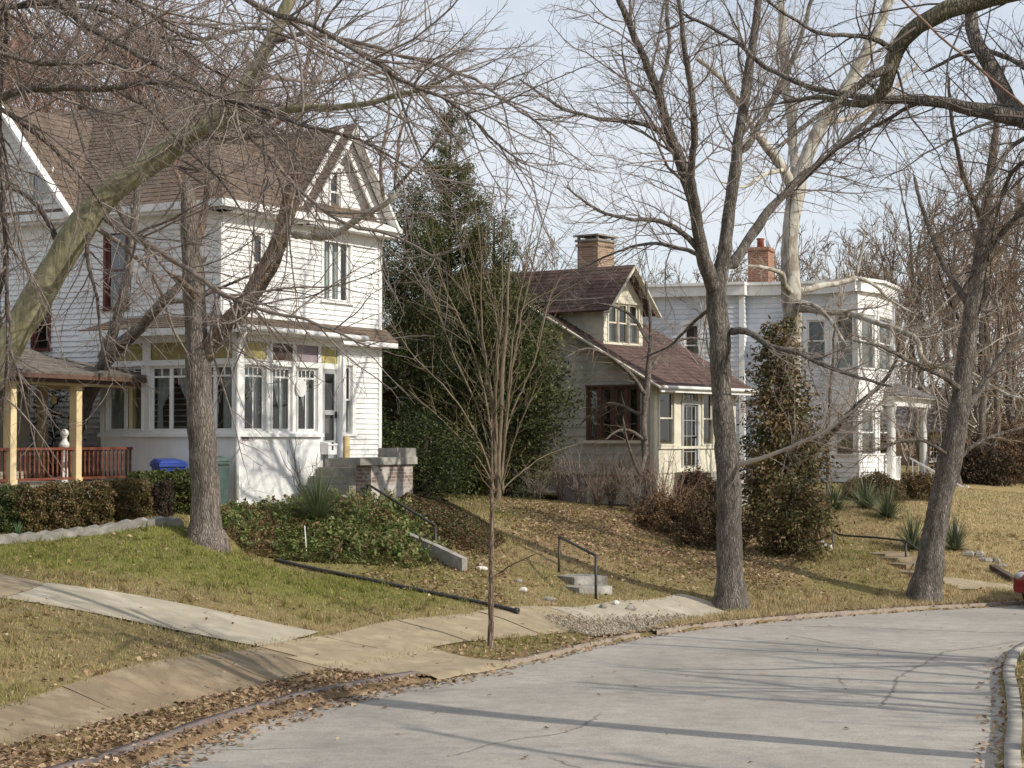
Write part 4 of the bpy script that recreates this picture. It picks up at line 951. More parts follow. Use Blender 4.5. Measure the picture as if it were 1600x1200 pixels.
# ------------------------------------------------------------------ pale corner house with columned porch
def corner_house():
    C = P(1300, 757, 62); nF = np.array((.94, -.342, 0)); u = np.array((.342, .94, 0)); v = -nF; nS = -u; zb = C[2]
    R = thing('column_porch_house', 'tall pale blue-white clapboard house with bay and columned porch', 'house', C)
    S_ = Fr(C, v, nS); F_ = Fr(C, u, nF); zt = S_.z(1200, 462)
    ts = S_.t(1167); D_ = S_.t(980)+.5
    S2 = S_.shift(0, .45)
    w2 = S2.rect(1070, 1092, 507, 572); w2b = S2.rect(1096, 1112, 507, 572); w1 = S_.rect(1262, 1290, 500, 565)
    mb = MB(); clap(mb, S_, 0, ts, zb-.3, zt, [w1], .17, .026); clap(mb, S2, ts, D_, zb-.3, zt, [w2], .17, .026)
    J = Fr(S_.pt(ts, 0), nS, -v); clap(mb, J, 0, .45, zb-.3, zt, [], .17, .026)
    mb.build('side_wall', M['bluewhite'], R)
    window(R, S_, w1, .13, 'double', glass='glass_b'); window(R, S2, w2, .14, 'double', glass='glass_b', curtain='half', cmat='curtain')
    b = MB(); b.box(S2, ts-.02, ts+.16, zb, zt, .018, .05); b.build('corner_board', M['trim'], R)
    b = MB(); b.box(S_, -.02, .14, zb, zt, .018, .05); b.build('corner_board', M['trim'], R)
    b = MB(); b.box(S_, -.5, ts-.05, zt, zt+.35, -.2, .28); b.box(S2, ts-.1, D_+.3, zt, zt+.35, -.2, .3); b.box(S2, ts-.12, D_+.3, zt+.352, zt+.45, -.2, .4); b.box(S_, -.6, ts-.12, zt+.352, zt+.45, -.2, .4); b.build('cornice', M['trim'], R)
    # bay on the front corner
    pts = [P(1300, 757, 61.9), P(1341, 757, 60.9), P(1372, 757, 62.0), P(1396, 757, 64.6)]; pts = [np.array((p[0], p[1], 0)) for p in pts]
    zm0, zm1 = S_.z(1320, 632), S_.z(1320, 608)
    mb = MB(); fr = []
    for a, b_ in zip(pts[:-1], pts[1:]):
        d = (b_-a); L = np.linalg.norm(d); d /= L; fr.append((Fr(a, d, (d[1], -d[0], 0)), L))
    zw = (S_.z(1320, 709), S_.z(1320, 642)); zu = (S_.z(1360, 575), S_.z(1360, 492))
    wins = []
    for i, (f, L) in enumerate(fr):
        m = .2 if i == 0 else .24
        lw_ = (m, L-m, *zw); uw = (m, L-m, *zu); wins.append((f, lw_, uw))
        clap(mb, f, 0, L, zb+.1, zm0, [lw_], .17, .026); clap(mb, f, 0, L, zm1, zt, [uw], .17, .026)
        mb.box(f, -.03, .1, zb+.1, zt, .018, .04); mb.box(f, -.05, L+.05, zm0, zm1, -.1, .09); mb.box(f, -.1, L+.1, zt, zt+.35, -.3, .2); mb.box(f, -.15, L+.15, zt+.352, zt+.45, -.3, .3)
    mb.build('bay', M['white'], R)
    for i, (f, a, b_) in enumerate(wins):
        window(R, f, a, .12, 'double', glass='glass_b', curtain='full' if i == 1 else None, seed=i, label='tall bay window with white casing'); window(R, f, b_, .1, 'double', glass='glass_b', curtain='full', cmat='curtain_pale', seed=i)
    # roof deck and back
    q = [S_.pt(-.2, zt+.43), S_.pt(D_, zt+.43), S_.pt(D_, zt+.8, -7), S_.pt(-.2, zt+.8, -7)]; mb = MB(); mb.poly(q); mb.poly([(*p[:2], zt+.42) for p in pts]+[tuple(S_.pt(-.2, zt+.42, -3))]); mb.build('roof', M['shingle_grey'], R); rf = R.children[-1]
    mb = MB(); e = fr[2][0].pt(fr[2][1], 0); e6 = e+u*.7; mb.poly([(*e[:2], zb), (*e6[:2], zb), (*e6[:2], zt), (*e[:2], zt)]); g = S_.pt(D_, 0, -7); mb.poly([(*e6[:2], zb), (*g[:2], zb), (*g[:2], zt), (*e6[:2], zt)]); h = S2.pt(D_, 0, 0); mb.poly([(*h[:2], zb), (*g[:2], zb), (*g[:2], zt), (*h[:2], zt)]); mb.build('back_wall', M['bluewhite'], R)
    i0 = [S_.pt(.3, 0, -1.3), S_.pt(D_-.5, 0, -1.3), S_.pt(D_-.5, 0, -6), S_.pt(.3, 0, -6), S_.pt(.3, 0, -1.3)]; room_shade_box(R, [tuple(p[:2]) for p in i0], zb, zt)
    # chimney
    X = Fr(P(1186, 440, 66), u, nF); z0, z1 = zt+.3, X.z(1186, 388); b = MB(); b.box(X, -.5, .5, z0, z1-.12, -.3, .45); b.box(X, -.56, .56, z1-.12, z1, -.36, .5); b.build('chimney', M['brick_red'], rf)
    b = MB(); p = X.pt(.05, z1, .05); b.lathe(p, [(.14, 0), (.12, .3), (.15, .33), (.15, .38), (.1, .38)], 10); b.build('chimney_pot', M['clay'], rf)
    # porch
    zf = F_.z(1395, 742); pf = P(1393, 742, 62.9); pA = np.array((pf[0], pf[1], 0)); pB = np.array((*P(1443.5, 742, 67.2)[:2], 0)); d = pB-pA; L = np.linalg.norm(d); d /= L; Q = Fr(pA, d, (d[1], -d[0], 0)); zc = Q.z(1393, 634)
    b = MB(); b.box(Q, -.3, L+.3, zf-.22, zf, -3.2, .3); b.box(Q, -.25, L+.25, zf-1.2, zf-.22, -3.1, .22); b.build('porch_floor', M['white_old'], R)
    for t, k in ((0, 0), (L, 0), (0, -2.6), (L, -2.6)):
        b = MB(); b.lathe(Q.pt(t, zf, k), [(.2, 0), (.2, .1), (.165, .14), (.16, .3), (.135, zc-zf-.25), (.16, zc-zf-.2), (.19, zc-zf-.1), (.19, zc-zf)], 14); b.build('column', M['white_old'], R)
    b = MB(); b.box(Q, -.3, L+.3, zc, zc+.3, -.25, .2); b.box(Q, -.3, -.02, zc, zc+.3, -3, -.25); b.box(Q, -.45, L+.45, zc+.3, zc+.37, -3.2, .45); b.build('beam', M['white_old'], R)
    e0, e1, e2, e3 = Q.pt(-.5, zc+.38, .5), Q.pt(L+.5, zc+.38, .5), Q.pt(L+.5, zc+.38, -3.3), Q.pt(-.5, zc+.38, -3.3); ap = Q.pt(L*.32, zc+1.2, -1.4); ap2 = Q.pt(L*.7, zc+1.2, -1.4)
    mb = MB(); slab_rows(mb, e0, e1, ap2, ap, 9); slab_rows(mb, e1, e2, ap2, ap2, 9); slab_rows(mb, e3, e0, ap, ap, 9); slab_rows(mb, e2, e3, ap, ap2, 9); mb.build('porch_roof', M['shingle_grey'], R)
    def rail(a, b_, h, nb):
        a, b_ = np.array(a), np.array(b_); mb = MB(); mb.beam(a+UZ*h, b_+UZ*h, .07, .06); mb.beam(a+UZ*.1, b_+UZ*.1, .05, .05); rl = mb.build('railing', M['trim'], R)
        for i in range(nb):
            p = a+(b_-a)*(i+.5)/nb; m = MB(); m.beam(p+UZ*.1, p+UZ*h, .035, .035, d); m.build('baluster', M['trim'], rl)
    rail(Q.pt(-.0, zf, -.15), Q.pt(-.0, zf, -2.5), .88, 12); rail(Q.pt(.15, zf, 0), Q.pt(1.3, zf, 0), .88, 8)
    # stairs towards the walk
    ns = 7; zg = zf-1.15
    for i in range(ns):
        m = MB(); m.box(Q, 1.4, L-.1, zf-1.5, zf-.16*(i+1), .3+i*.28, .3+(i+1)*.28); m.build('step', M['white_old'], R)
    for t in (1.4, L-.1):
        a, b_ = Q.pt(t, zf-.05, .3), Q.pt(t, zf-.16*ns, .3+ns*.28); rail(a, b_, .9, 9)
        m = MB(); m.box(Q, t-.06, t+.06, zf-1.5, zf+.0-.16*ns+1.0, .3+ns*.28, .42+ns*.28); m.build('newel_post', M['trim'], R)
corner_house()

def brick_cottage():
    C = P(1447, 752, 80); X = Fr(C, (1, .12, 0), (.12, -1, 0)); zb = C[2]; t1 = X.t(1500); ze = X.z(1455, 672)
    R = thing('brick_cottage', 'small tan brick cottage with white arched window and grey roof', 'house', C)
    q = X.rect(1454, 1468, 690, 721); b = MB(); plain(b, X, -1.4, t1, zb-.4, ze, [(q[0], q[1], q[2], q[3])]); b.build('wall', M['brick_tan'], R)
    w = window(R, X, q, .06, 'grid', glass='glass_b', sill=True)
    am = (q[0]+q[1])/2; rr = (q[1]-q[0])/2+.06; b = MB(); b.poly([X.pt(am+rr*math.cos(a), q[3]+.07+rr*1.3*math.sin(a), .05) for a in np.linspace(0, math.pi, 14)]); b.build('window_arch', M['trim'], w)
    mb = MB(); slab_rows(mb, X.pt(-1.8, ze-.1, .5), X.pt(t1+.4, ze-.1, .5), X.pt(t1+.4, ze+2, -3), X.pt(-1.8, ze+2, -3), 14); slab_rows(mb, X.pt(t1+.4, ze-.1, -6.5), X.pt(-1.8, ze-.1, -6.5), X.pt(-1.8, ze+2, -3), X.pt(t1+.4, ze+2, -3), 10); mb.build('roof', M['shingle_grey'], R)
    b = MB(); L = [X.pt(-1.4, 0), X.pt(-1.4, 0, -6), X.pt(t1, 0, -6), X.pt(t1, 0)]
    for a, c in zip(L[:-1], L[1:]): b.poly([(*a[:2], zb-.4), (*c[:2], zb-.4), (*c[:2], ze), (*a[:2], ze)])
    b.build('side_wall', M['brick_tan'], R); b = MB(); b.poly([X.pt(-1.3, zb, -.5), X.pt(t1, zb, -.5), X.pt(t1, ze, -.5), X.pt(-1.3, ze, -.5)]); b.build('room_shade_lining', M['dark'], R)  # dark sheet added behind the window, coloured as room shade
brick_cottage()
# ------------------------------------------------------------------ bare trees
def tubes(PP, RR, k):
    """PP (N,P,3) polylines, RR (N,P) radii -> verts, quads of k-sided tubes"""
    N, Pn, _ = PP.shape
    T = np.empty_like(PP); T[:, 1:-1] = PP[:, 2:]-PP[:, :-2]; T[:, 0] = PP[:, 1]-PP[:, 0]; T[:, -1] = PP[:, -1]-PP[:, -2]
    T /= np.maximum(np.linalg.norm(T, axis=-1, keepdims=True), 1e-9)
    ax = PP[:, -1]-PP[:, 0]; ref = np.where((np.abs(ax[:, 2]) < .75*np.linalg.norm(ax, axis=-1))[:, None], (0, 0, 1.), (.0, 1., .0))[:, None, :]
    X = np.cross(np.broadcast_to(ref, T.shape), T); X /= np.maximum(np.linalg.norm(X, axis=-1, keepdims=True), 1e-9); Y = np.cross(T, X)
    a = np.arange(k)*2*np.pi/k
    V = PP[:, :, None]+RR[:, :, None, None]*(np.cos(a)[None, None, :, None]*X[:, :, None]+np.sin(a)[None, None, :, None]*Y[:, :, None])
    n = np.arange(N)[:, None, None]*(Pn*k); p = np.arange(Pn-1)[None, :, None]*k; j = np.arange(k)[None, None, :]; j2 = (j+1) % k
    q = np.stack([n+p+j, n+p+j2, n+p+k+j2, n+p+k+j], -1).reshape(-1, 4)
    return V.reshape(-1, 3), q
def grow(rg, PP, RR, dens, ratio, lmin, lmax, ang, npts, trop, wig, rk=.7, rl=.011, rmin=.003, tmin=.15, tip=.25, curl=0., term=0):
    N, Pn, _ = PP.shape
    seg = np.linalg.norm(np.diff(PP, axis=1), axis=-1); L = seg.sum(1)
    cnt = rg.poisson(dens*L*(1-tmin)); idx = np.repeat(np.arange(N), cnt)
    t = rg.uniform(tmin, 1, len(idx))
    if term: idx = np.r_[idx, np.repeat(np.arange(N), term)]; t = np.r_[t, rg.uniform(.93, 1, N*term)]
    M_ = len(idx)
    if M_ == 0: return None
    f = t*(Pn-1); i0 = np.minimum(f.astype(int), Pn-2); fr = (f-i0)[:, None]
    p = PP[idx, i0]*(1-fr)+PP[idx, i0+1]*fr; tan = PP[idx, i0+1]-PP[idx, i0]; tan /= np.maximum(np.linalg.norm(tan, axis=1, keepdims=True), 1e-9)
    r = RR[idx, i0]*(1-fr[:, 0])+RR[idx, i0+1]*fr[:, 0]
    q = rg.normal(size=(M_, 3)); q -= (q*tan).sum(1, keepdims=True)*tan; q /= np.linalg.norm(q, axis=1, keepdims=True)
    a = rg.uniform(ang[0], ang[1], M_)[:, None]; d = np.cos(a)*tan+np.sin(a)*q
    ln = np.clip(ratio*L[idx]*(1.2-.8*t)*rg.uniform(.5, 1.3, M_), lmin, lmax)
    r0 = np.maximum(np.minimum(r*rk, rl*ln+.0015), rmin)
    out = np.empty((M_, npts, 3)); out[:, 0] = p; step = (ln/(npts-1))[:, None]; c = rg.normal(size=(M_, 3))*curl
    for k in range(1, npts):
        d = d+np.array((0, 0, trop))+wig*rg.normal(size=(M_, 3))+c; d /= np.linalg.norm(d, axis=1, keepdims=True)
        out[:, k] = out[:, k-1]+d*step
    rad = r0[:, None]*(1-(1-tip)*np.linspace(0, 1, npts)[None, :]); rad = np.maximum(rad, rmin*.8)
    return out, rad
def crown(rg, base, levels):
    """levels: list of dicts for grow; base: list of (PP,RR) sets. returns list of (PP,RR,k)"""
    out = []; cur = base
    for li, lv in enumerate(levels):
        lv = dict(lv); k = lv.pop('k', 4); keep = lv.pop('also', False); nxt = []
        for PP, RR in cur:
            g = grow(rg, PP, RR, **lv)
            if g is not None: nxt.append(g); out.append((g[0], g[1], k))
        cur = nxt+(cur if keep else [])
    return out
def merge(parts):
    V = []; Q = []; o = 0
    for PP, RR, k in parts:
        v, q = tubes(PP, RR, k); V.append(v); Q.append(q+o); o += len(v)
    return np.concatenate(V), np.concatenate(Q)
def limb_geo(pts, w, d, rg, rough=.05, step=.16, k=14, cap0=False):
    """pts: (px,py[,dd]) -> smooth noisy tube; w widths in sheet px per point or (w0,w1)"""
    pts = [tuple(p)+(0,)*(3-len(p)) for p in pts]; W = np.array([P(p[0], p[1], d+p[2]) for p in pts])
    wd = np.linspace(w[0], w[-1], len(pts)) if len(w) != len(pts) else np.array(w, float)
    rad = np.array([wd[i]/2/FPX*(d+pts[i][2]) for i in range(len(pts))])
    return world_limb(W, rad, rg, rough, step, k, cap0)
def world_limb(W, rad, rg, rough=.05, step=.16, k=14, cap0=False):
    sp = spline(np.c_[W, rad], 6); s = np.r_[0, np.cumsum(np.linalg.norm(np.diff(sp[:, :3], axis=0), axis=1))]; n = max(6, int(s[-1]/step)); t = np.linspace(0, s[-1], n)
    q = np.stack([np.interp(t, s, sp[:, i]) for i in range(4)], -1)
    q[1:, :3] += np.cumsum(rg.normal(0, .017, (n-1, 3)), 0)*min(1, step/.16)*.6
    r = q[:, 3]*(1+.07*(vnoise(t, t*0, .5, int(rg.integers(99)))-.5)*2+.10*np.maximum(vnoise(t, t*0, .22, int(rg.integers(99)))-.62, 0)*2.6)
    v, f = tubes(q[None, :, :3], r[None], k)
    a = np.tile(np.arange(k), n); tt = np.repeat(t, k); rr = np.repeat(r, k); ctr = np.repeat(q[:, :3], k, axis=0)
    dsp = (vnoise(a*1.3, tt*2.2, 1., 5)-.5)*2*rough+(vnoise(a*.6, tt*.6, 1., 9)-.5)*rough*1.5
    v = ctr+(v-ctr)*(1+dsp)[:, None]
    v[-k:] = q[-1, :3]+(v[-k:]-q[-1, :3])*.06
    if cap0: v[:k] = q[0, :3]+(v[:k]-q[0, :3])*.06
    return q[:, :3], r, v, f
def capf(v, f, k):
    return f
LV_HERO = [dict(dens=1.5, ratio=.42, lmin=.7, lmax=3.2, ang=(.5, 1.15), npts=10, trop=.03, wig=.13, rl=.0085, tmin=.22, k=5, curl=.03, also=True),
           dict(dens=4.0, ratio=.42, lmin=.35, lmax=1.5, ang=(.45, 1.1), npts=7, trop=.035, wig=.13, rl=.008, rmin=.0035, tmin=.12, k=4, curl=.03, term=1),
           dict(dens=6.0, ratio=.45, lmin=.18, lmax=.6, ang=(.4, 1.0), npts=5, trop=.03, wig=.14, rl=.007, rmin=.0028, tmin=.1, k=3)]
def tree(name, label, cat, d, trunk, limbs, bark, twig, levels=LV_HERO, seed=1, group=None, rough=.05, trunk_crown=True, limb_bark=None, cull=None, limb_k=9):
    rg = np.random.default_rng(seed); sets = []
    base = P(trunk[0][0], trunk[0][1], d+(trunk[0][3] if len(trunk[0]) > 3 else 0)); gz = Hs(base[0], base[1])
    T = thing(name, label, cat, (base[0], base[1], gz), group)
    tp = [(t[0], t[1], t[3] if len(t) > 3 else 0) for t in trunk]; tw = [t[2]*.93 for t in trunk]
    c, r, v, f = limb_geo(tp, tw, d, rg, rough, .09, 22)
    v = v.copy(); v[:22, 2] = gz-.45
    obj_np('trunk', v, M[bark], T, quads=f, smooth=True); 
    if trunk_crown: sets.append((c[None, len(c)//2:], r[None, len(c)//2:]))
    for L in limbs:
        pts, w = L[0], L[1]; c, r, v, f = limb_geo(pts, w, d, rg, rough, .14, limb_k, True)
        obj_np('limb', v, M[L[2] if len(L) > 2 else (limb_bark or bark)], T, quads=f, smooth=True)
        sets.append((c[None], r[None]))
    # bring all base polylines to crown generator
    parts = crown(rg, sets, levels)
    if parts:
        V, Q = merge(parts); obj_np('crown', V, M[twig], T, quads=Q)
    return T
def copy_tree(root, loc, rz=0., s=(1, 1, 1), label=None, group=None):
    r = root.copy(); COL.objects.link(r); r.location = tuple(loc); r.rotation_euler = (0, 0, rz); r.scale = s
    if label: r['label'] = label
    if group: r['group'] = group
    for ch in list(root.children):
        c = ch.copy(); COL.objects.link(c); c.parent = r
        for g in list(ch.children):
            e = g.copy(); COL.objects.link(e); e.parent = c
    return r
def lv(**k): return k

# street tree in front of the sun porch, shaggy bark, broken top
LV_A = [lv(dens=2.4, ratio=.4, lmin=.6, lmax=2.6, ang=(.5, 1.1), npts=9, trop=.05, wig=.13, rl=.008, tmin=.3, k=5, also=True), LV_HERO[1], LV_HERO[2]]
tree('shade_tree', 'grey-brown street tree with shaggy forked limbs and broken top before the sun porch', 'tree', 30.6,
     [(322, 850, 84), (321, 838, 66), (320, 815, 54), (319, 780, 48), (318, 720, 45), (315, 640, 43), (311, 560, 41), (307, 500, 40), (303, 455, 37), (300, 400, 33), (295, 340, 29), (291, 300, 22), (288, 278, 8)],
     [([(316, 572, .05), (330, 540, 0), (347, 514, -.1), (372, 485, -.3), (402, 445, -.4), (425, 405, -.5), (443, 360, -.6), (456, 310, -.7), (466, 275, -.8), (482, 248, -.9), (500, 232, -1)], (20, 30, 29, 29, 29, 28, 27, 25, 24, 18, 8), 'bark_red'),
      ([(459, 312, -.7), (468, 262, -.6), (472, 215, -.5), (470, 165, -.3), (478, 110, 0), (492, 40, .2), (505, -30, .3)], (14, 4), 'bark_red'),
      ([(452, 365, -.6), (485, 368, -.9), (520, 366, -1.2), (545, 348, -1.4), (572, 330, -1.6), (598, 316, -1.8), (618, 296, -1.9)], (14, 8), 'bark_pale'),
      ([(616, 298, -1.9), (620, 240, -1.9), (635, 170, -1.8), (660, 90, -1.7)], (6, 2), 'bark_red'),
      ([(612, 300, -1.9), (650, 265, -2.2), (690, 215, -2.6), (720, 150, -2.8)], (6, 2), 'bark_red'),
      ([(600, 315, -1.8), (595, 250, -1.4), (605, 180, -1.2), (600, 100, -1)], (6, 2), 'bark_red'),
      ([(300, 400, 0), (312, 360, .3), (320, 315, .5), (322, 270, .6)], (16, 6), 'bark_red'),
      ([(294, 320, 0), (280, 280, .3), (262, 230, .6), (255, 160, .9), (262, 90, 1.2)], (9, 3), 'bark_red'),
      ([(308, 470, 0), (285, 440, -.5), (262, 430, -.9)], (15, 6), 'bark_red')],
     'bark_grey', 'twig_red', LV_A, 3, rough=.09)
# greenish leaning tree at the edge
LV_L = [lv(dens=3.5, ratio=.42, lmin=.6, lmax=2.6, ang=(.5, 1.2), npts=10, trop=-.005, wig=.12, rl=.008, tmin=.12, k=5, curl=.04, also=True), dict(LV_HERO[1], trop=.01, dens=4.2), dict(LV_HERO[2], dens=5.6)]
tree('leaning_tree', 'smooth greenish tree leaning across the white house with long arching limbs', 'tree', 24.5,
     [(-175, 915, 82), (-165, 880, 66), (-130, 780, 60), (-75, 680, 58), (-15, 590, 56), (35, 500, 52), (80, 425, 50), (128, 355, 47), (172, 303, 44), (225, 260, 41), (280, 220, 37), (335, 185, 31), (375, 145, 26), (405, 100, 24), (430, 55, 22), (455, 5, 19), (480, -60, 16), (500, -140, 12)],
     [([(272, 226, 0), (320, 203, -.4), (380, 184, -.9), (445, 169, -1.3), (500, 165, -1.6), (560, 161, -2), (600, 151, -2.2), (650, 138, -2.6), (710, 105, -3)], (17, 5)),
      ([(158, 338, 0), (205, 368, -.5), (255, 398, -.9), (300, 424, -1.2), (350, 455, -1.5), (420, 480, -2), (500, 500, -2.4), (590, 540, -2.8)], (13, 3), 'twig_grey'),
      ([(140, 350, 0), (195, 385, .5), (245, 440, .9), (262, 500, 1.2), (290, 560, 1.4)], (8, 3), 'twig_grey'),
      ([(345, 180, 0), (405, 232, -.6), (455, 290, -1), (500, 330, -1.4), (550, 356, -1.7), (620, 375, -2), (700, 420, -2.4)], (8, 3), 'twig_grey'),
      ([(10, 545, 0), (-5, 480, .5), (10, 410, .8), (5, 330, 1), (-20, 250, 1)], (11, 6), 'bark_dark'),
      ([(100, 395, 0), (70, 350, .5), (45, 320, .9), (15, 300, 1.2), (-30, 290, 1.5)], (10, 5), 'bark_dark'),
      ([(420, 70, 0), (480, 50, -.5), (560, 60, -1), (640, 80, -1.5), (740, 110, -2), (820, 170, -2.5), (880, 215, -2.8)], (9, 3), 'twig_grey'),
      ([(400, 110, 0), (440, 125, .6), (510, 130, 1.2), (590, 115, 1.8), (700, 100, 2.5)], (8, 3), 'twig_grey'),
      ([(140, 352, 0), (135, 410, -.5), (150, 470, -.8), (155, 540, -1), (170, 600, -1.1)], (7, 3), 'twig_dark')],
     'bark_green', 'twig_grey', LV_L, 5, rough=.03)
# second tree beyond the frame whose boughs hang in
LV_K = [lv(dens=3.1, ratio=.40, lmin=.5, lmax=2.2, ang=(.4, 1.1), npts=9, trop=-.01, wig=.12, rl=.008, tmin=.2, k=4, curl=.04, also=True), dict(LV_HERO[1], trop=.0, dens=4.0), dict(LV_HERO[2], dens=5.2)]
tree('overhanging_tree', 'grey tree mostly outside the frame, thin arching boughs above the porch roof', 'tree', 21.5,
     [(-420, 960, 80), (-410, 900, 62), (-390, 700, 56), (-350, 450, 50), (-310, 250, 42), (-280, 60, 34), (-260, -120, 26), (-250, -300, 18)],
     [([(-330, 330, 0), (-200, 220, 0), (-100, 185, -.2), (-30, 163, -.3), (20, 145, -.4), (62, 136, -.5), (110, 137, -.6), (175, 139, -.8), (230, 129, -1), (290, 139, -1.2), (350, 155, -1.4), (430, 178, -1.7), (520, 215, -2)], (26, 22, 18, 15, 13, 12, 11, 10, 8, 7, 6, 5, 3)),
      ([(175, 139, -.8), (225, 165, -.9), (265, 200, -1), (300, 235, -1.1), (340, 270, -1.2), (380, 330, -1.4)], (7, 3)),
      ([(-290, 120, 0), (-150, 40, .3), (-30, 17, .5), (60, 4, .7), (110, 3, .8), (170, 12, 1), (230, 40, 1.2), (290, 74, 1.4), (340, 108, 1.6), (420, 140, 2)], (16, 13, 10, 9, 8, 7, 6, 5, 4, 3)),
      ([(60, -40, .5), (100, 5, .3), (118, 25, .2), (150, 47, 0), (200, 76, -.3), (240, 97, -.6), (300, 126, -.9), (350, 148, -1.2), (420, 172, -1.5), (490, 196, -1.8), (570, 228, -2.2), (660, 280, -2.6)], (12, 12, 11, 10, 10, 9, 8, 7, 6, 5, 4, 3)),
      ([(-310, 250, 0), (-120, 100, -.4), (-20, 77, -.6), (30, 86, -.7), (80, 95, -.8), (130, 92, -.9), (180, 90, -1), (220, 103, -1.2), (260, 118, -1.4), (320, 150, -1.7)], (15, 11, 8, 7, 7, 6, 6, 5, 4, 3)),
      ([(-280, 60, 0), (60, -70, .6), (200, -12, .8), (250, 25, 1), (290, 46, 1.1), (320, 50, 1.2), (350, 38, 1.3), (400, 32, 1.4), (440, 38, 1.5), (510, 65, 1.8), (600, 110, 2.2)], (14, 10, 8, 7, 7, 6, 6, 5, 5, 4, 3)),
      ([(-260, -120, 0), (100, -110, -.5), (300, -50, -.9), (370, -6, -1.1), (420, 22, -1.2), (465, 36, -1.3), (510, 58, -1.4), (570, 92, -1.6), (640, 132, -1.8), (720, 172, -2), (785, 235, -2.2), (830, 266, -2.3)], (16, 12, 10, 9, 9, 8, 8, 7, 6, 5, 4, 3)),
      ([(-340, 400, 0), (-160, 200, .6), (-30, 158, .9), (20, 178, 1), (55, 205, 1), (80, 222, 1), (110, 248, 1.1), (150, 300, 1.2), (190, 370, 1.3)], (14, 11, 9, 8, 7, 7, 6, 5, 3)),
      ([(-310, 250, 0), (-100, 40, .8), (-10, -30, 1), (24, 10, 1.1), (26, 120, 1.15), (24, 300, 1.2), (27, 500, 1.25), (22, 640, 1.3)], (12, 9, 8, 7, 7, 6, 6, 5), 'twig_dark')],
     'bark_grey', 'twig_grey', LV_K, 8)
# diagonal grey trunk behind the veranda
tree('yard_tree', 'grey diagonal trunk rising between veranda and white house', 'tree', 37.5,
     [(95, 770, 30, .6), (108, 700, 26, .3), (130, 635, 25, -.5), (160, 565, 24, -1.5), (190, 530, 22, -2.1), (222, 502, 19, -2.6), (250, 470, 16, -3), (290, 430, 12, -3.2), (320, 400, 8, -3.4)],
     [([(158, 570, -1.4), (180, 500, -1.8), (196, 430, -2), (205, 360, -2), (212, 300, -1.9), (225, 200, -1.7)], (18, 9)), ([(248, 472, -3), (300, 468, -3.3), (350, 450, -3.6), (400, 430, -3.9)], (9, 3)), ([(204, 362, -2), (170, 300, -1.9), (130, 230, -1.7), (110, 150, -1.5)], (10, 4))],
     'bark_grey', 'twig_grey', LV_A, 12)
# the tall kerbside tree
LV_B = [lv(dens=4.2, ratio=.40, lmin=.8, lmax=3.8, ang=(.5, 1.15), npts=11, trop=.02, wig=.13, rl=.008, tmin=.18, k=5, curl=.035, also=True), dict(LV_HERO[1], dens=4.8), dict(LV_HERO[2], dens=6.0)]
tree('street_tree', 'tall ridged-bark kerbside tree forking high, standing upright by the road', 'tree', 34.2,
     [(1142, 942, 66), (1141, 925, 52), (1140, 900, 45), (1138, 850, 42), (1137, 800, 40), (1134, 700, 38), (1129, 600, 35), (1125, 520, 34), (1121, 470, 36), (1122, 440, 34), (1136, 390, 24), (1146, 330, 21), (1156, 260, 19), (1166, 190, 17), (1176, 110, 15), (1186, 20, 12), (1192, -60, 10), (1200, -180, 6)],
     [([(1119, 460, 0), (1104, 415, -.3), (1092, 365, -.6), (1080, 310, -.9), (1064, 262, -1.1), (1046, 210, -1.3), (1028, 150, -1.5), (1004, 90, -1.7), (975, 25, -1.9), (945, -50, -2.1), (920, -150, -2.2)], (24, 22, 20, 19, 18, 16, 14, 12, 10, 8, 5)),
      ([(1086, 330, -.8), (1080, 270, -1.4), (1086, 205, -1.9), (1076, 125, -2.3), (1062, 45, -2.6), (1050, -50, -2.9)], (14, 6)),
      ([(1138, 420, 0), (1168, 372, .5), (1204, 322, 1), (1240, 282, 1.4), (1285, 246, 1.8), (1335, 200, 2.3), (1400, 150, 2.8)], (18, 5)),
      ([(1101, 400, -.4), (1076, 372, -.6), (1050, 353, -.9), (1020, 345, -1.3), (980, 346, -1.8), (930, 330, -2.3), (880, 290, -2.7)], (11, 3)),
      ([(1098, 400, -.4), (1062, 385, .2), (1015, 378, .8), (960, 392, 1.4), (900, 420, 2)], (8, 2)),
      ([(1134, 522, 0), (1155, 516, -.2), (1178, 523, -.4), (1204, 541, -.7), (1250, 552, -1.1), (1290, 572, -1.5), (1335, 586, -1.9), (1395, 605, -2.4)], (13, 4)),
      ([(1143, 738, 0), (1158, 722, -.2), (1190, 712, -.5), (1240, 690, -1), (1290, 668, -1.5), (1330, 640, -2), (1375, 600, -2.5)], (8, 3), 'twig_pale'),
      ([(1046, 210, -1.3), (1000, 190, -1.7), (940, 185, -2.2), (880, 165, -2.8), (810, 120, -3.4)], (9, 3)),
      ([(1160, 240, 0), (1195, 180, .8), (1235, 110, 1.4), (1265, 30, 2), (1290, -60, 2.5)], (11, 5)),
      ([(1120, 480, 0), (1085, 500, 1), (1050, 535, 1.6), (1000, 560, 2.2)], (7, 2)),
      ([(1028, 150, -1.5), (1045, 80, -1), (1040, 10, -.5), (1050, -60, 0)], (8, 4))],
     'bark_ash', 'twig_grey', LV_B, 21, rough=.07)
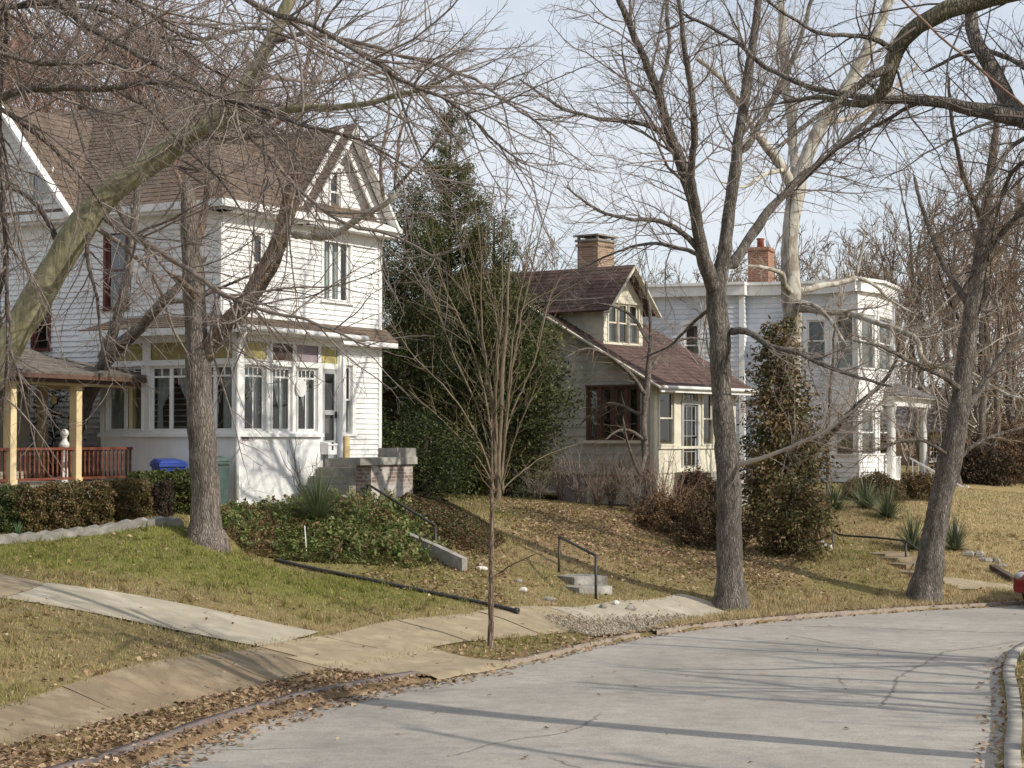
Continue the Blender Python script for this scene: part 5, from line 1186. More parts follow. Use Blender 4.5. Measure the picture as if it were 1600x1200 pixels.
tree('street_tree', 'ridged-bark kerbside tree leaning toward the road beside the iron handrail', 'tree', 37.2,
     [(1444, 936, 66), (1446, 922, 54), (1450, 895, 46), (1457, 850, 42), (1466, 800, 40), (1478, 745, 39), (1490, 690, 38), (1500, 640, 34), (1508, 580, 30), (1516, 510, 28), (1526, 440, 25), (1536, 370, 21), (1544, 290, 16), (1556, 200, 11), (1565, 100, 7)],
     [([(1504, 610, 0), (1470, 585, -.5), (1430, 570, -1), (1380, 545, -1.5), (1320, 530, -2)], (11, 3)), ([(1496, 660, 0), (1540, 600, .7), (1580, 540, 1.2), (1640, 500, 1.8)], (14, 6)), ([(1518, 480, 0), (1480, 420, .7), (1450, 350, 1.3), (1430, 270, 1.9)], (13, 5)),
      ([(1530, 410, 0), (1570, 360, -.8), (1620, 300, -1.5), (1680, 220, -2.1)], (12, 5)), ([(1486, 715, 0), (1440, 690, -.6), (1400, 690, -1.1), (1350, 705, -1.6), (1300, 700, -2)], (7, 3)), ([(1538, 350, 0), (1510, 280, -.8), (1490, 200, -1.4), (1480, 110, -2)], (10, 4)),
      ([(1480, 735, 0), (1530, 690, .5), (1590, 670, .9), (1660, 640, 1.2)], (8, 3))],
     'bark_ash', 'twig_brown', dict and [dict(LV_B[0], dens=4.0), LV_B[1], LV_B[2]], 25, rough=.07)
# sycamore with pale limbs
tree('sycamore_tree', 'pale-barked sycamore towering behind the leafy vine with crooked white limb', 'tree', 50,
     [(1234, 800, 38), (1235, 760, 34), (1238, 680, 32), (1240, 600, 31), (1241, 520, 31), (1240, 460, 33), (1238, 400, 28), (1240, 350, 27), (1245, 305, 31), (1258, 255, 24), (1282, 200, 22), (1310, 155, 21), (1338, 110, 20), (1362, 60, 18), (1382, 10, 16), (1398, -60, 14), (1410, -160, 12)],
     [([(1242, 310, 0), (1222, 262, -.6), (1195, 225, -1.1), (1170, 185, -1.6), (1148, 150, -2), (1120, 115, -2.5), (1085, 90, -3)], (18, 6)),
      ([(1243, 315, 0), (1242, 250, .8), (1238, 190, 1.4), (1228, 110, 2), (1222, 30, 2.5), (1215, -60, 3)], (17, 10)),
      ([(1242, 480, 0), (1266, 482, -.8), (1292, 486, -1.4), (1320, 484, -1.9), (1345, 489, -2.4), (1376, 499, -2.9), (1402, 510, -3.4), (1426, 519, -3.8), (1436, 530, -4), (1439, 546, -4.1), (1451, 558, -4.3), (1474, 561, -4.6), (1500, 566, -5), (1520, 573, -5.3), (1560, 598, -5.9), (1600, 612, -6.4)], (12, 11, 10, 10, 9, 9, 9, 9, 9, 9, 8, 7, 7, 6, 5, 4)),
      ([(1240, 455, 0), (1262, 452, .4), (1290, 443, .8), (1315, 440, 1.2), (1338, 432, 1.5)], (11, 7)), ([(1338, 432, 1.5), (1345, 395, 1.6), (1352, 360, 1.7)], (5, 3)), ([(1338, 433, 1.5), (1365, 445, 1.8), (1395, 470, 2.1), (1430, 490, 2.4)], (6, 3)),
      ([(1238, 460, 0), (1225, 445, -.6), (1222, 430, -.9), (1195, 422, -1.3), (1165, 418, -1.7)], (10, 5)),
      ([(1243, 470, 0), (1275, 480, -1.5), (1300, 505, -2.2), (1320, 540, -2.8)], (8, 4)),
      ([(1232, 760, 0), (1262, 722, -.8), (1300, 682, -1.6), (1340, 640, -2.4), (1372, 612, -3.0), (1398, 575, -3.5), (1410, 530, -3.9)], (12, 4), 'bark_ash'),
      ([(1290, 190, 0), (1330, 180, 1), (1380, 150, 2), (1440, 90, 3)], (11, 4)), ([(1225, 265, -.6), (1200, 270, -1.6), (1165, 290, -2.6), (1120, 280, -3.4)], (8, 3))],
     'bark_pale', 'twig_pale', [dict(LV_B[0], dens=2.6), dict(LV_B[1], dens=3.6, rmin=.005), dict(LV_B[2], dens=4.2, rmin=.0045)], 31, rough=.03)
# big tree beyond the frame on the sunny side: its boughs enter at the top and its shadow crosses the road
tree('overhanging_tree', 'dark-limbed tree mostly outside the frame, heavy boughs bending above the road', 'tree', 18.0,
     [(1945, 1190, 100, -1.9), (1943, 1150, 84, -1.9), (1940, 1000, 76, -1.9), (1930, 800, 72, -1.8), (1910, 560, 68, -1.6), (1880, 380, 64, -1.3), (1830, 230, 56, -.9), (1790, 60, 46, -.4), (1770, -200, 36, 0), (1750, -500, 24, .4)],
     [([(1880, 390, -1.3), (1800, 260, -.6), (1720, 195, -.2), (1640, 183, 0), (1570, 181, .1), (1500, 163, .3), (1440, 153, .4), (1380, 152, .5), (1325, 145, .7), (1260, 132, .9), (1195, 98, 1.2), (1140, 55, 1.4), (1060, 15, 1.7)], (44, 40, 34, 29, 26, 21, 17, 13, 11, 9, 8, 6, 4)),
      ([(1830, 230, -.9), (1760, 60, -.8), (1680, -20, -.7), (1600, -14, -.6), (1520, 2, -.5), (1462, 22, -.4), (1422, 48, -.3), (1406, 78, -.2), (1399, 105, -.2), (1388, 138, -.1), (1368, 157, 0), (1325, 156, .1), (1280, 148, .3), (1215, 160, .6)], (40, 38, 34, 31, 29, 27, 26, 25, 24, 20, 14, 11, 8, 5), 'bark_moss'),
      ([(1399, 98, -.2), (1362, 117, -.4), (1330, 140, -.6), (1300, 160, -.8), (1258, 195, -1.1), (1200, 235, -1.5)], (15, 5)),
      ([(1660, 200, -.1), (1605, 190, .2), (1568, 150, .5), (1536, 92, .8), (1514, 30, 1), (1502, -60, 1.3)], (30, 28, 26, 23, 20, 17)),
      ([(1690, 205, 0), (1610, 214, -.2), (1570, 240, -.4), (1540, 285, -.6), (1512, 330, -.8), (1490, 372, -1)], (10, 3)),
      ([(1403, 85, -.2), (1370, 56, -.5), (1325, 46, -.8), (1280, 42, -1.1), (1235, 18, -1.4), (1180, -20, -1.8)], (10, 4)),
      ([(1700, 190, 0), (1620, 130, .8), (1580, 100, 1.1), (1530, 85, 1.4), (1480, 95, 1.7), (1430, 120, 2)], (12, 4)),
      ([(1440, 152, .4), (1400, 175, .9), (1350, 205, 1.3), (1290, 245, 1.7), (1240, 300, 2.1)], (8, 3)),
      ([(1390, -20, -.8), (1460, 45, -.8), (1530, 105, -.8), (1610, 172, -.8)], (3.5, 4), 'twig_red'),
      ([(1650, 240, .2), (1590, 260, .6), (1560, 330, .9), (1545, 420, 1.1), (1530, 500, 1.3)], (8, 3)),
      ([(1640, 320, .4), (1580, 345, .7), (1545, 400, 1), (1500, 470, 1.3)], (7, 3))],
     'bark_ash', 'twig_dark', [dict(LV_B[0], dens=2.6, lmax=2.4, trop=-.015), dict(LV_B[1], dens=3.4, lmax=1.1, trop=-.01), dict(LV_B[2], dens=3.4, lmax=.45, trop=0)], 41, rough=.06)
# sapling on the verge
tree('sapling', 'slim young tree on the grass verge with short side twigs', 'tree', 27,
     [(766, 992, 12), (767, 980, 10), (768, 930, 9), (770, 860, 8), (771, 790, 6), (772, 740, 4.5), (772, 690, 3), (771, 645, 2)], 
     [([(771, 900, 0), (790, 886, -.2), (815, 875, -.4), (843, 862, -.6)], (3, 1.5))],
     'bark_red', 'twig_red', [lv(dens=8.5, ratio=.28, lmin=.2, lmax=.7, ang=(.75, 1.2), npts=6, trop=.08, wig=.08, rl=.006, rmin=.003, tmin=.02, k=4, also=True), lv(dens=5, ratio=.4, lmin=.1, lmax=.25, ang=(.5, 1), npts=4, trop=.03, wig=.1, rmin=.0025, k=3)], 51, limb_k=6)
# many-stemmed bare shrub before the evergreens
fan = [(590, 470, -1), (628, 380, .8), (660, 330, -.4), (705, 300, 1), (735, 250, -.6), (770, 290, .5), (800, 240, -1), (838, 300, .9), (872, 265, -.2), (905, 380, .7), (640, 610, -1.2), (600, 700, .6), (860, 560, -1), (905, 690, .9)]
rg_ = np.random.default_rng(4); L_ = []
for i, (x, y, dd) in enumerate(fan):
    x0, y0 = 778+rg_.normal(0, 4), 772; m = lambda f, e: (x0+(x-x0)*f**1.3+rg_.normal(0, 9)*f, y0+(y-y0)*f**.9, dd*f)
    L_.append(([m(0, 0), m(.25, 0), m(.5, 0), m(.75, 0), (x, y, dd)], (4.2 if i < 10 else 3, 1.2)))
tree('bare_shrub', 'many-stemmed leafless shrub fanning out before the dark evergreens', 'shrub', 45, [(778, 800, 14), (778, 780, 11), (779, 740, 8), (781, 680, 7), (785, 600, 8), (790, 520, 6), (792, 440, 4), (796, 360, 2)], L_, 'twig_olive', 'twig_olive',
     [lv(dens=1.9, ratio=.34, lmin=.4, lmax=1.8, ang=(.3, .8), npts=7, trop=.04, wig=.1, rl=.006, rmin=.004, tmin=.2, k=4, also=True), lv(dens=1.8, ratio=.4, lmin=.2, lmax=.8, ang=(.35, .8), npts=5, trop=.03, wig=.1, rmin=.0032, k=3)], 52, limb_k=6)
tree('small_tree', 'small leafless tree with drooping twigs at the bungalow front corner', 'tree', 46.5,
     [(1014, 802, 20), (1013, 780, 15), (1010, 720, 13), (1006, 670, 11), (1010, 610, 12), (1015, 560, 9), (1018, 500, 6), (1012, 440, 4)],
     [([(1007, 690, 0), (990, 676, -.3), (965, 672, -.6), (940, 690, -1)], (7, 2)), ([(1010, 620, 0), (980, 580, -.6), (950, 555, -1.1), (915, 545, -1.6), (880, 560, -2)], (8, 2)), ([(1013, 580, 0), (1045, 540, .5), (1080, 525, .9), (1110, 530, 1.2)], (7, 2)), ([(1008, 650, 0), (960, 630, .6), (930, 640, 1), (900, 670, 1.4)], (6, 2)), ([(1016, 540, 0), (985, 490, .3), (940, 470, .5), (900, 475, .8)], (6, 2)), ([(1010, 700, 0), (1000, 740, -.6), (985, 700, -1), (975, 650, -1.3)], (7, 3))],
     'bark_grey', 'twig_brown', [lv(dens=2.6, ratio=.4, lmin=.5, lmax=1.7, ang=(.5, 1.2), npts=9, trop=-.05, wig=.12, rl=.007, rmin=.004, tmin=.2, k=4, also=True), lv(dens=3.2, ratio=.45, lmin=.2, lmax=.8, ang=(.4, 1.1), npts=6, trop=-.04, wig=.12, rmin=.0032, k=3)], 53, limb_k=7)

# generic trees far behind and out of frame, grown upright
def wild_tree(name, label, cat, loc, h, r0, seed, bark, twig, spread=.45, group=None, twigs=1., up=.06, forks=5, rmin=.006, fork=False):
    rg = np.random.default_rng(seed); loc = np.array(loc, float)
    T = thing(name, label, cat, loc, group)
    n = 9; z = np.linspace(-.3, h*(.3 if fork else .8), n); W = loc+np.c_[np.cumsum(rg.normal(0, h*.012, n))-0, np.cumsum(rg.normal(0, h*.012, n)), z]; rad = r0*np.linspace(1, .6 if fork else .22, n); rad[0] *= 1.35
    c, r, v, f = world_limb(W, rad, rg, .06, .3, 10); obj_np('trunk', v, M[bark], T, quads=f, smooth=True)
    base = (c[None], r[None])
    L1 = grow(rg, *base, dens=forks/h*2.2, ratio=spread, lmin=h*.12, lmax=h*.5, ang=(.45, .95), npts=10, trop=up, wig=.09, rk=.6, rl=.011, rmin=.014, tmin=.28)
    L1b = grow(rg, *base, dens=.01, ratio=.3, lmin=h*.12, lmax=h*.3, ang=(.1, .5), npts=8, trop=up, wig=.09, rmin=.02, tmin=.8, term=3)
    if fork: L1b = grow(rg, *base, dens=.01, ratio=1, lmin=h*.45, lmax=h*.7, ang=(.3, .85), npts=12, trop=up, wig=.13, rk=.72, rl=.03, rmin=.03, tmin=.8, term=6)
    parts = [(*L1, 5), (*L1b, 7 if fork else 5)]
    L2 = [grow(rg, *q, dens=(1.7 if fork else 1.25)*twigs, ratio=.42, lmin=h*.05, lmax=h*.22, ang=(.4, .95), npts=8, trop=up*.7, wig=.1, rl=.012, rmin=rmin*1.4, tmin=.15, term=1) for q in (L1, L1b)]
    parts += [(*q, 4) for q in L2]
    L3 = [grow(rg, *q, dens=2.0*twigs, ratio=.45, lmin=h*.025, lmax=h*.11, ang=(.35, .9), npts=6, trop=up*.6, wig=.12, rl=.009, rmin=rmin, tmin=.1, term=1) for q in L2]
    parts += [(*q, 3) for q in L3]
    L4 = [grow(rg, *q, dens=2.6*twigs, ratio=.55, lmin=h*.018, lmax=h*.06, ang=(.35, .9), npts=4, trop=.03, wig=.12, rmin=rmin*.85, tmin=.1) for q in L3]
    parts += [(*q, 3) for q in L4]
    V, Q = merge(parts); obj_np('crown', V, M[twig], T, quads=Q); return T
def gp(px, d): return ground(px, d)
# shade-casting trees standing by the road on the sunny side, outside the frame
GO = 'roadside trees just outside the frame'
GB = 'bare trees beyond the houses'
p1 = wild_tree('background_tree', 'bare reddish-twigged tree in the thicket beyond the white house', 'tree', gp(60, 58), 15.5, .18, 101, 'bark_dark', 'twig_red', .45, GB, 1.4, rmin=.011, forks=11)
p4_ = wild_tree('background_tree', 'dense-twigged reddish tree crowding close behind the white house roof', 'tree', gp(150, 50), 14.0, .15, 104, 'bark_grey', 'twig_red', .6, GB, 1.8, .05, 13, .009)
for (px, d, s, sz, rz) in ((10, 54, 1, 1.05, 1.3), (280, 53, 1, 1.05, 2.6), (400, 54, .95, .95, 4.0), (-60, 50, 1, 1, 5.2), (70, 60, 1.15, 1.2, 3.3), (340, 62, 1.15, 1.15, .6), (480, 61, .95, .9, 1.9), (210, 66, 1.25, 1.3, 5.7)):
    copy_tree(p4_, gp(px, d), rz, (s, s, sz))
p2 = wild_tree('background_tree', 'bare brown-twigged tree in the wood beyond the column porch', 'tree', gp(1500, 78), 12.5, .16, 102, 'bark_grey', 'twig_brown', .5, GB, 1.5, rmin=.014, forks=13)
p3 = wild_tree('background_tree', 'slim upright bare tree with rising branches beyond the pale clapboard house', 'tree', gp(1440, 72), 14, .16, 103, 'bark_grey', 'twig_brown', .34, GB, 1.25, .12, rmin=.010, forks=11)
for (px, d, s, sz, rz) in ((-60, 55, 1, 1, 1.1), (190, 57, 1.05, 1.08, 2.3), (300, 66, 1.1, 1.05, 3.6), (420, 60, .95, .92, 4.4), (520, 72, 1, .9, 5.5), (-10, 68, 1.2, 1.2, .4), (240, 74, 1.2, 1.2, 2.9), (120, 76, 1.25, 1.25, 4.9), (130, 53, .9, .95, 3.2), (360, 58, 1, .95, .8), (-40, 48, .85, .95, 5.1), (20, 52, 1, 1.05, 2.7), (230, 51, .95, 1.05, 5.9), (90, 62, 1.1, 1.15, 1.8), (340, 72, 1.2, 1.1, 2.2), (460, 66, 1, .95, 3.9)):
    copy_tree(p1, gp(px, d), rz, (s, s, sz), 'bare reddish-twigged tree in the thicket beyond the white house')
for (px, d, s, sz, rz) in ((1395, 88, .95, .8, .7), (1560, 74, 1, .95, 2.1), (1620, 82, 1.05, 1, 3.3), (1450, 96, 1.1, .9, 4.2), (1540, 100, 1.2, 1.0, 5.3), (1660, 70, .95, 1, 1.5), (1330, 100, 1.1, .98, 2.8), (1230, 96, 1, .95, .3), (1185, 104, 1, 1.0, 4.1), (1290, 90, .9, .95, 5.4), (1255, 84, .9, .95, 2.2), (1210, 86, .95, .95, 5.0), (1345, 92, 1, 1.05, 3.5), (1405, 80, .9, 1.0, 1.4), (1370, 84, .9, 1.0, 6.0), (1450, 74, .85, 1, 2.9), (1425, 104, 1.2, 1.15, .8), (1150, 92, .95, .95, 2.7), (1600, 110, 1.2, 1.1, 4.7), (1700, 95, 1.2, 1.1, 2.5), (1500, 125, 1.3, 1.05, 1.0), (1410, 120, 1.3, 1.0, 3.9), (1470, 70, .8, .8, 5.9), (1580, 88, 1.1, 1.1, .2), (1350, 84, .85, .8, 4.4), (1640, 62, .9, 1.0, 3.6), (1280, 110, 1.1, .85, 1.9), (1555, 135, 1.4, 1.1, 2.6), (1500, 64, .75, .85, 3.1), (1565, 66, .85, .95, .9), (1640, 74, 1, 1, 5.6), (1440, 80, .85, .8, 2.0), (1380, 96, 1, .9, .4), (1600, 68, .9, 1.05, 4.9)):
    copy_tree(p2, gp(px, d), rz, (s, s, sz), 'bare brown-twigged tree in the wood beyond the column porch')
for (px, d, s, sz, rz) in ((1530, 66, .9, 1.05, 2.2), (1590, 70, 1, 1.15, 4.1), (1310, 86, .9, .85, 1.2), (1480, 84, 1, 1.1, 3.0)):
    copy_tree(p3, gp(px, d), rz, (s, s, sz), 'slim upright bare tree with rising branches beyond the pale clapboard house')
for i, (px, d, s, sz, rz) in enumerate(((865, 84, .85, .92, .5), (1010, 88, .85, .85, 2.2), (1110, 92, .95, .95, 3.9), (945, 98, 1, .95, 5.0), (1065, 104, 1, 1, 1.2), (820, 80, .8, .9, 2.9))):
    copy_tree(p2, gp(px, d), rz, (s, s, sz), 'bare tree whose top shows beyond the bungalow roof', 'bare treetops beyond the bungalow')
t = wild_tree('roadside_tree', 'tall roadside tree outside the frame casting branch shadows on the road', 'tree', (10.5, 10.2, Hs(10.5, 10.2)), 12, .3, 111, 'bark_ash', 'twig_dark', .5, GO, 1.0, fork=True)
copy_tree(t, (13.5, 22.5, Hs(13.5, 22.5)), 2.2, (.9, .9, .9)); copy_tree(t, (8.0, 4.5, Hs(8, 4.5)), 4.0, (1, 1, 1.05)); copy_tree(t, (14.5, 15.5, Hs(14.5, 15.5)), 5.2, (1.05, 1.05, .95)); copy_tree(t, (12.8, 19.4, Hs(12.8, 19.4)), .8, (.85, .85, .8))
v1 = wild_tree('small_tree', 'slender leafless tree on the bank top just behind the browned vine', 'tree', gp(1296, 53), 7.2, .09, 121, 'bark_grey', 'twig_pale', .55, None, 2.1, .05, 9, .007)
copy_tree(v1, gp(1415, 60), 2.1, (.5, .5, .52), 'short forked leafless tree growing before the columned porch')
copy_tree(v1, gp(1530, 68), 3.7, (1.3, 1.3, 1.15), 'leafless tree beyond the crest of the dry lawn beside the leaning street tree')
copy_tree(v1, gp(1595, 70), 5.1, (1.4, 1.4, 1.3), 'leafless tree beyond the crest of the dry lawn at the frame edge')
copy_tree(v1, gp(1130, 56), 4.4, (1.0, 1.0, .95), 'leafless tree between the bungalow and the pale clapboard house')
# dark trunk standing in the thicket
tree('woodland_tree', 'dark straight trunk standing before the brown thicket', 'tree', 70, [(1538, 790, 24), (1538, 770, 20), (1537, 700, 18), (1538, 620, 17), (1540, 500, 14), (1548, 380, 10), (1552, 280, 6)], [([(1540, 500, 0), (1580, 440, 1), (1640, 400, 2)], (8, 3)), ([(1540, 560, 0), (1500, 500, -1), (1470, 420, -2)], (8, 3))], 'bark_dark', 'twig_brown', [dict(LV_B[0], dens=1.2, rmin=.008), dict(LV_B[1], rmin=.007, dens=2)], 61)
# ------------------------------------------------------------------ leaves, bushes, evergreens
def leaf_quads(rg, C, size, asp=.5, up=None, nrm=None, fold=0.):
    """diamond leaves at C; size per leaf (length). returns V (N*4,3), Q"""
    N = len(C); size = np.broadcast_to(size, N)[:, None]
    a = rg.normal(size=(N, 3)) if up is None else up+rg.normal(size=(N, 3))*.5
    a /= np.linalg.norm(a, axis=1, keepdims=True); b = rg.normal(size=(N, 3)) if nrm is None else nrm
    b = b-(a*b).sum(1, keepdims=True)*a; b /= np.maximum(np.linalg.norm(b, axis=1, keepdims=True), 1e-6)
    s = np.cross(a, b)
    V = np.stack([C-a*size*.5, C+s*size*asp*.5+b*size*fold-a*size*.05, C+a*size*.5, C-s*size*asp*.5+b*size*fold-a*size*.05], 1)
    return V.reshape(-1, 3), np.arange(N*4).reshape(N, 4)
def pal(rg, N, cols, w=None, var=.3):
    c = np.array(cols)[rg.choice(len(cols), N, p=w)]; return c*rg.uniform(1-var, 1+var, (N, 1))
def bush(name, label, cat, c, rx, ry, h, n, size, cols, seed, group=None, shape='round', mat='leaf', w=None, core=True, stems=True, rough=.16):
    rg = np.random.default_rng(seed); T = thing(name, label, cat, c, group)
    u = rg.normal(size=(n, 3)); u[:, 2] = np.abs(u[:, 2]) if shape == 'round' else u[:, 2]; u /= np.linalg.norm(u, axis=1, keepdims=True)
    if shape == 'box':
        m = np.abs(u).max(1, keepdims=True); u = u/(m*.75+.25*1)
    ph = np.arctan2(u[:, 1], u[:, 0]); lump = 1+rough*(np.sin(3*ph+seed)+np.sin(5*u[:, 2]*2+seed*2+ph*2)+np.sin(7*ph+u[:, 2]*5))*.5
    rr = (rg.uniform(0, 1, n)**.33)*.45+.55
    rr = np.where(rg.uniform(size=n) < .75, rg.uniform(.82, 1.04, n), rr)*lump
    p = u*rr[:, None]*np.array((rx, ry, h/2 if shape != 'round' else h)); p[:, 2] += h/2 if shape != 'round' else 0.02
    V, Q = leaf_quads(rg, p+np.array(c), rg.uniform(.6, 1.3, n)*size)
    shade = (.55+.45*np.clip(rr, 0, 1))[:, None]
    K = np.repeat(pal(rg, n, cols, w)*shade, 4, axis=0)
    obj_np('foliage', V, M[mat], T, quads=Q, cols=K)
    if stems:
        m = 26; a = rg.uniform(0, 6.28, m); r = rg.uniform(.3, .95, m); tip = np.stack([np.cos(a)*rx*r, np.sin(a)*ry*r, rg.uniform(.55, .98, m)*h*.95], 1); base = tip*np.array((.15, .15, 0)); t = np.linspace(0, 1, 6)[None, :, None]
        PP = base[:, None]*(1-t)+tip[:, None]*t+rg.normal(0, .02, (m, 6, 3)); PP = PP+np.array(c); v, q = tubes(PP, np.full((m, 6), .009)*np.linspace(1.2, .5, 6), 4); obj_np('stems', v, M['twig_brown'], T, quads=q)
    return T
HB = [(.12, .105, .036), (.18, .12, .05), (.23, .145, .065), (.085, .105, .03), (.14, .09, .042)]
hedge = [(8, 30.6, .33, .56, 1), (46, 30.7, .38, .55, 0), (92, 30.9, .42, .56, 0), (140, 31.2, .42, .54, 0), (186, 31.6, .36, .50, 0), (219, 32.0, .26, .46, 0)]
HL = ['green clipped bush nearest the frame edge in the porch hedge', 'browned clipped bush next to the green one in the porch hedge', 'rusty-brown clipped bush before the cream middle porch railing', 'browned clipped bush before the cream post with globe lamp beyond', 'browned clipped bush before the corner railing, yellow leaves at its foot', 'narrow browned clipped bush at the house-end of the porch hedge']
for i, (px, d, r, h, g) in enumerate(hedge):
    c = gp(px, d); c[2] -= .05
    bush('clipped_bush', HL[i], 'bush', c, r, .38, h+.22, 10000, .05, [(.05, .085, .02), (.07, .10, .03), (.09, .08, .03)] if g else HB, 200+i, 'clipped hedge bushes along the veranda', 'box')
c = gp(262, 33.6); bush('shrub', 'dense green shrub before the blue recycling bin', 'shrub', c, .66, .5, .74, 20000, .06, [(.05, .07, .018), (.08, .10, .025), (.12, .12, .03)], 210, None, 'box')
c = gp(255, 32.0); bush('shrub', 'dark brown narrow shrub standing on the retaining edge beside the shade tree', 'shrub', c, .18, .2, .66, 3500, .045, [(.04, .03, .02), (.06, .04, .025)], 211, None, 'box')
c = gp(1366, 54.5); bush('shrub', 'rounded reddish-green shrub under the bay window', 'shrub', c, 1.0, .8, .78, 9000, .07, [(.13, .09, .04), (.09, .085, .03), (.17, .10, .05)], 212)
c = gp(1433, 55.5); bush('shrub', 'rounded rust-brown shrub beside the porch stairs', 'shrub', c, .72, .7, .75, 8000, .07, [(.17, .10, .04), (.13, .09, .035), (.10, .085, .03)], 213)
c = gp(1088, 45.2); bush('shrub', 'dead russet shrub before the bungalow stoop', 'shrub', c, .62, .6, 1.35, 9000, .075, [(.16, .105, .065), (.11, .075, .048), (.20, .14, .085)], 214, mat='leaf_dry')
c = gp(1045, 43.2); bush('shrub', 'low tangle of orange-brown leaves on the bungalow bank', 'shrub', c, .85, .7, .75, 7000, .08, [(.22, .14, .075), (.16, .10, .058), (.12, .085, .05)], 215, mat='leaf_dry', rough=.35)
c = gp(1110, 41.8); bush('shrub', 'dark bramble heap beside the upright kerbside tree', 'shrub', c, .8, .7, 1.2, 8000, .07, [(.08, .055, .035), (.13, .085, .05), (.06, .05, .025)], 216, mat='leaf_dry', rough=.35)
def twiggy(label, px, d, h, r, n, seed, twig='twig_brown', group=None):
    rg = np.random.default_rng(seed); c = gp(px, d); T = thing('bare_shrub', label, 'shrub', c, group)
    a = rg.uniform(0, 6.28, n); tip = np.stack([np.cos(a)*r*rg.uniform(.2, 1, n), np.sin(a)*r*rg.uniform(.2, 1, n), h*rg.uniform(.6, 1.1, n)], 1); base = np.stack([np.cos(a)*.1, np.sin(a)*.1, a*0-.05], 1); t = np.linspace(0, 1, 8)[None, :, None]
    PP = base[:, None]*(1-t)+tip[:, None]*t; PP[:, :, :2] *= (t**.6); PP += rg.normal(0, .025, PP.shape)+c; RR = np.full((n, 8), .009)*np.linspace(1.2, .5, 8)
    parts = [(PP, RR, 4)]; g = grow(rg, PP, RR, dens=2.6, ratio=.4, lmin=.2, lmax=.8, ang=(.4, 1.2), npts=7, trop=-.02, wig=.14, rmin=.0045, tmin=.2); parts.append((*g, 3)); g2 = grow(rg, *g, dens=3, ratio=.45, lmin=.1, lmax=.4, ang=(.4, 1.2), npts=4, trop=-.02, wig=.14, rmin=.004); parts.append((*g2, 3))
    v, q = merge(parts); obj_np('stems', v, M[twig], T, quads=q); return T
twiggy('leafless thorny shrub under the brown windows of the bungalow', 955, 47.5, 1.7, 1.0, 26, 301)
twiggy('leafless shrub at the basement window of the bungalow', 875, 48, 1.3, .8, 20, 302)
twiggy('leafless shrub beside the drooping small tree', 985, 46, 1.5, .8, 22, 303)
twiggy('leafless reddish shrub tangled with the russet heap', 1055, 44, 1.6, .9, 22, 304, 'twig_red')
for i, (px, d, h, r) in enumerate(((905, 47.2, 1.5, .9), (932, 46.6, 1.2, .8), (1002, 45.4, 1.3, .8), (1030, 45.0, 1.7, .8), (840, 47.5, 1.2, .8))):
    twiggy('tangled leafless shrub among the row below the bungalow side wall', px, d, h, r, 26, 310+i, 'twig_brown' if i % 2 else 'twig_grey', 'leafless shrubs along the bungalow foundation')
twiggy('thin leafless bush before the stucco porch wall', 474, 35.1, 1.35, .75, 8, 305, 'twig_dark')
# evergreens
def evergreen(label, px, d, ztop, zfun, n_cl, per, size, cols, seed, name='evergreen_tree', trunk_r=.16, spread=.36, lean=0, zbot=None, w=None, sprig=None, upw=.3, mat='leaf', group=None, hollow=.35, spray=False, asp=.42):
    rg = np.random.default_rng(seed); c = gp(px, d); T = thing(name, label, 'tree', c, group); h = ztop-c[2]
    W = np.array([c+np.array((lean*t+rg.normal(0, .03), 0, h*t*.96-.2*(t == 0))) for t in np.linspace(0, 1, 7)]); _, _, v, f = world_limb(W, trunk_r*np.linspace(1, .12, 7), rg, .05, .3, 9)
    # profile: zfun list of (height fraction, radius)
    zf = np.array(zfun); tt = np.linspace(0, 1, 200); pr = np.interp(tt, zf[:, 0], zf[:, 1]); cdf = np.cumsum(pr**1.3+.02); cdf /= cdf[-1]
    t = np.interp(rg.uniform(0, 1, n_cl), cdf, tt); R = np.interp(t, zf[:, 0], zf[:, 1]); a = rg.uniform(0, 2*np.pi, n_cl)
    lump = 1+.26*np.sin(3*a+t*9+seed)+.2*np.sin(5*a-t*17)+.14*np.sin(2*a+t*31+seed*2)
    rr = R*lump*(hollow+(1.05-hollow)*rg.uniform(0, 1, n_cl)**.6)
    cc = c+np.stack([np.cos(a)*rr+lean*t, np.sin(a)*rr, h*t], 1)
    out = np.stack([np.cos(a), np.sin(a), np.full(n_cl, upw)], 1)
    idx = np.repeat(np.arange(n_cl), per); n = len(idx); sp = spread*(.5+.6*np.minimum(R/np.max(R)+.25, 1))[idx][:, None]
    ax = out+rg.normal(0, .35, (n_cl, 3)); ax /= np.linalg.norm(ax, axis=1, keepdims=True)
    off = (rg.normal(size=(n, 3))*sp*np.array((1, 1, .75))*.55+out[idx]*np.abs(rg.normal(size=(n, 1)))*sp*.5) if not spray else (ax[idx]*(rg.uniform(-.3, 1.5, (n, 1))*sp)+rg.normal(size=(n, 3))*sp*.24)
    p = cc[idx]+off
    V, Q = leaf_quads(rg, p, rg.uniform(.6, 1.35, n)*size, asp, up=out[idx]*.6)
    clc = pal(rg, n_cl, cols, w, .38); K = clc[idx]*rg.uniform(.7, 1.35, (n, 1)); K = np.repeat(K, 4, 0)
    obj_np('crown', V, M[mat], T, quads=Q, cols=K)
    PP = np.stack([np.linspace(0, 1, 6)[None, :, None]*(cc-(c+np.stack([lean*t, 0*t, h*t-.3*rr], 1)))[:, None]+(c+np.stack([lean*t, 0*t, h*t-.3*rr], 1))[:, None]], 0)[0]
    v2, q2 = tubes(PP, np.full(PP.shape[:2], .014)*np.linspace(1.3, .5, 6), 4); obj_np('trunk', np.concatenate([v, v2]), M['bark_dark'], T, quads=np.concatenate([f, q2+len(v)]), smooth=True)
    return T
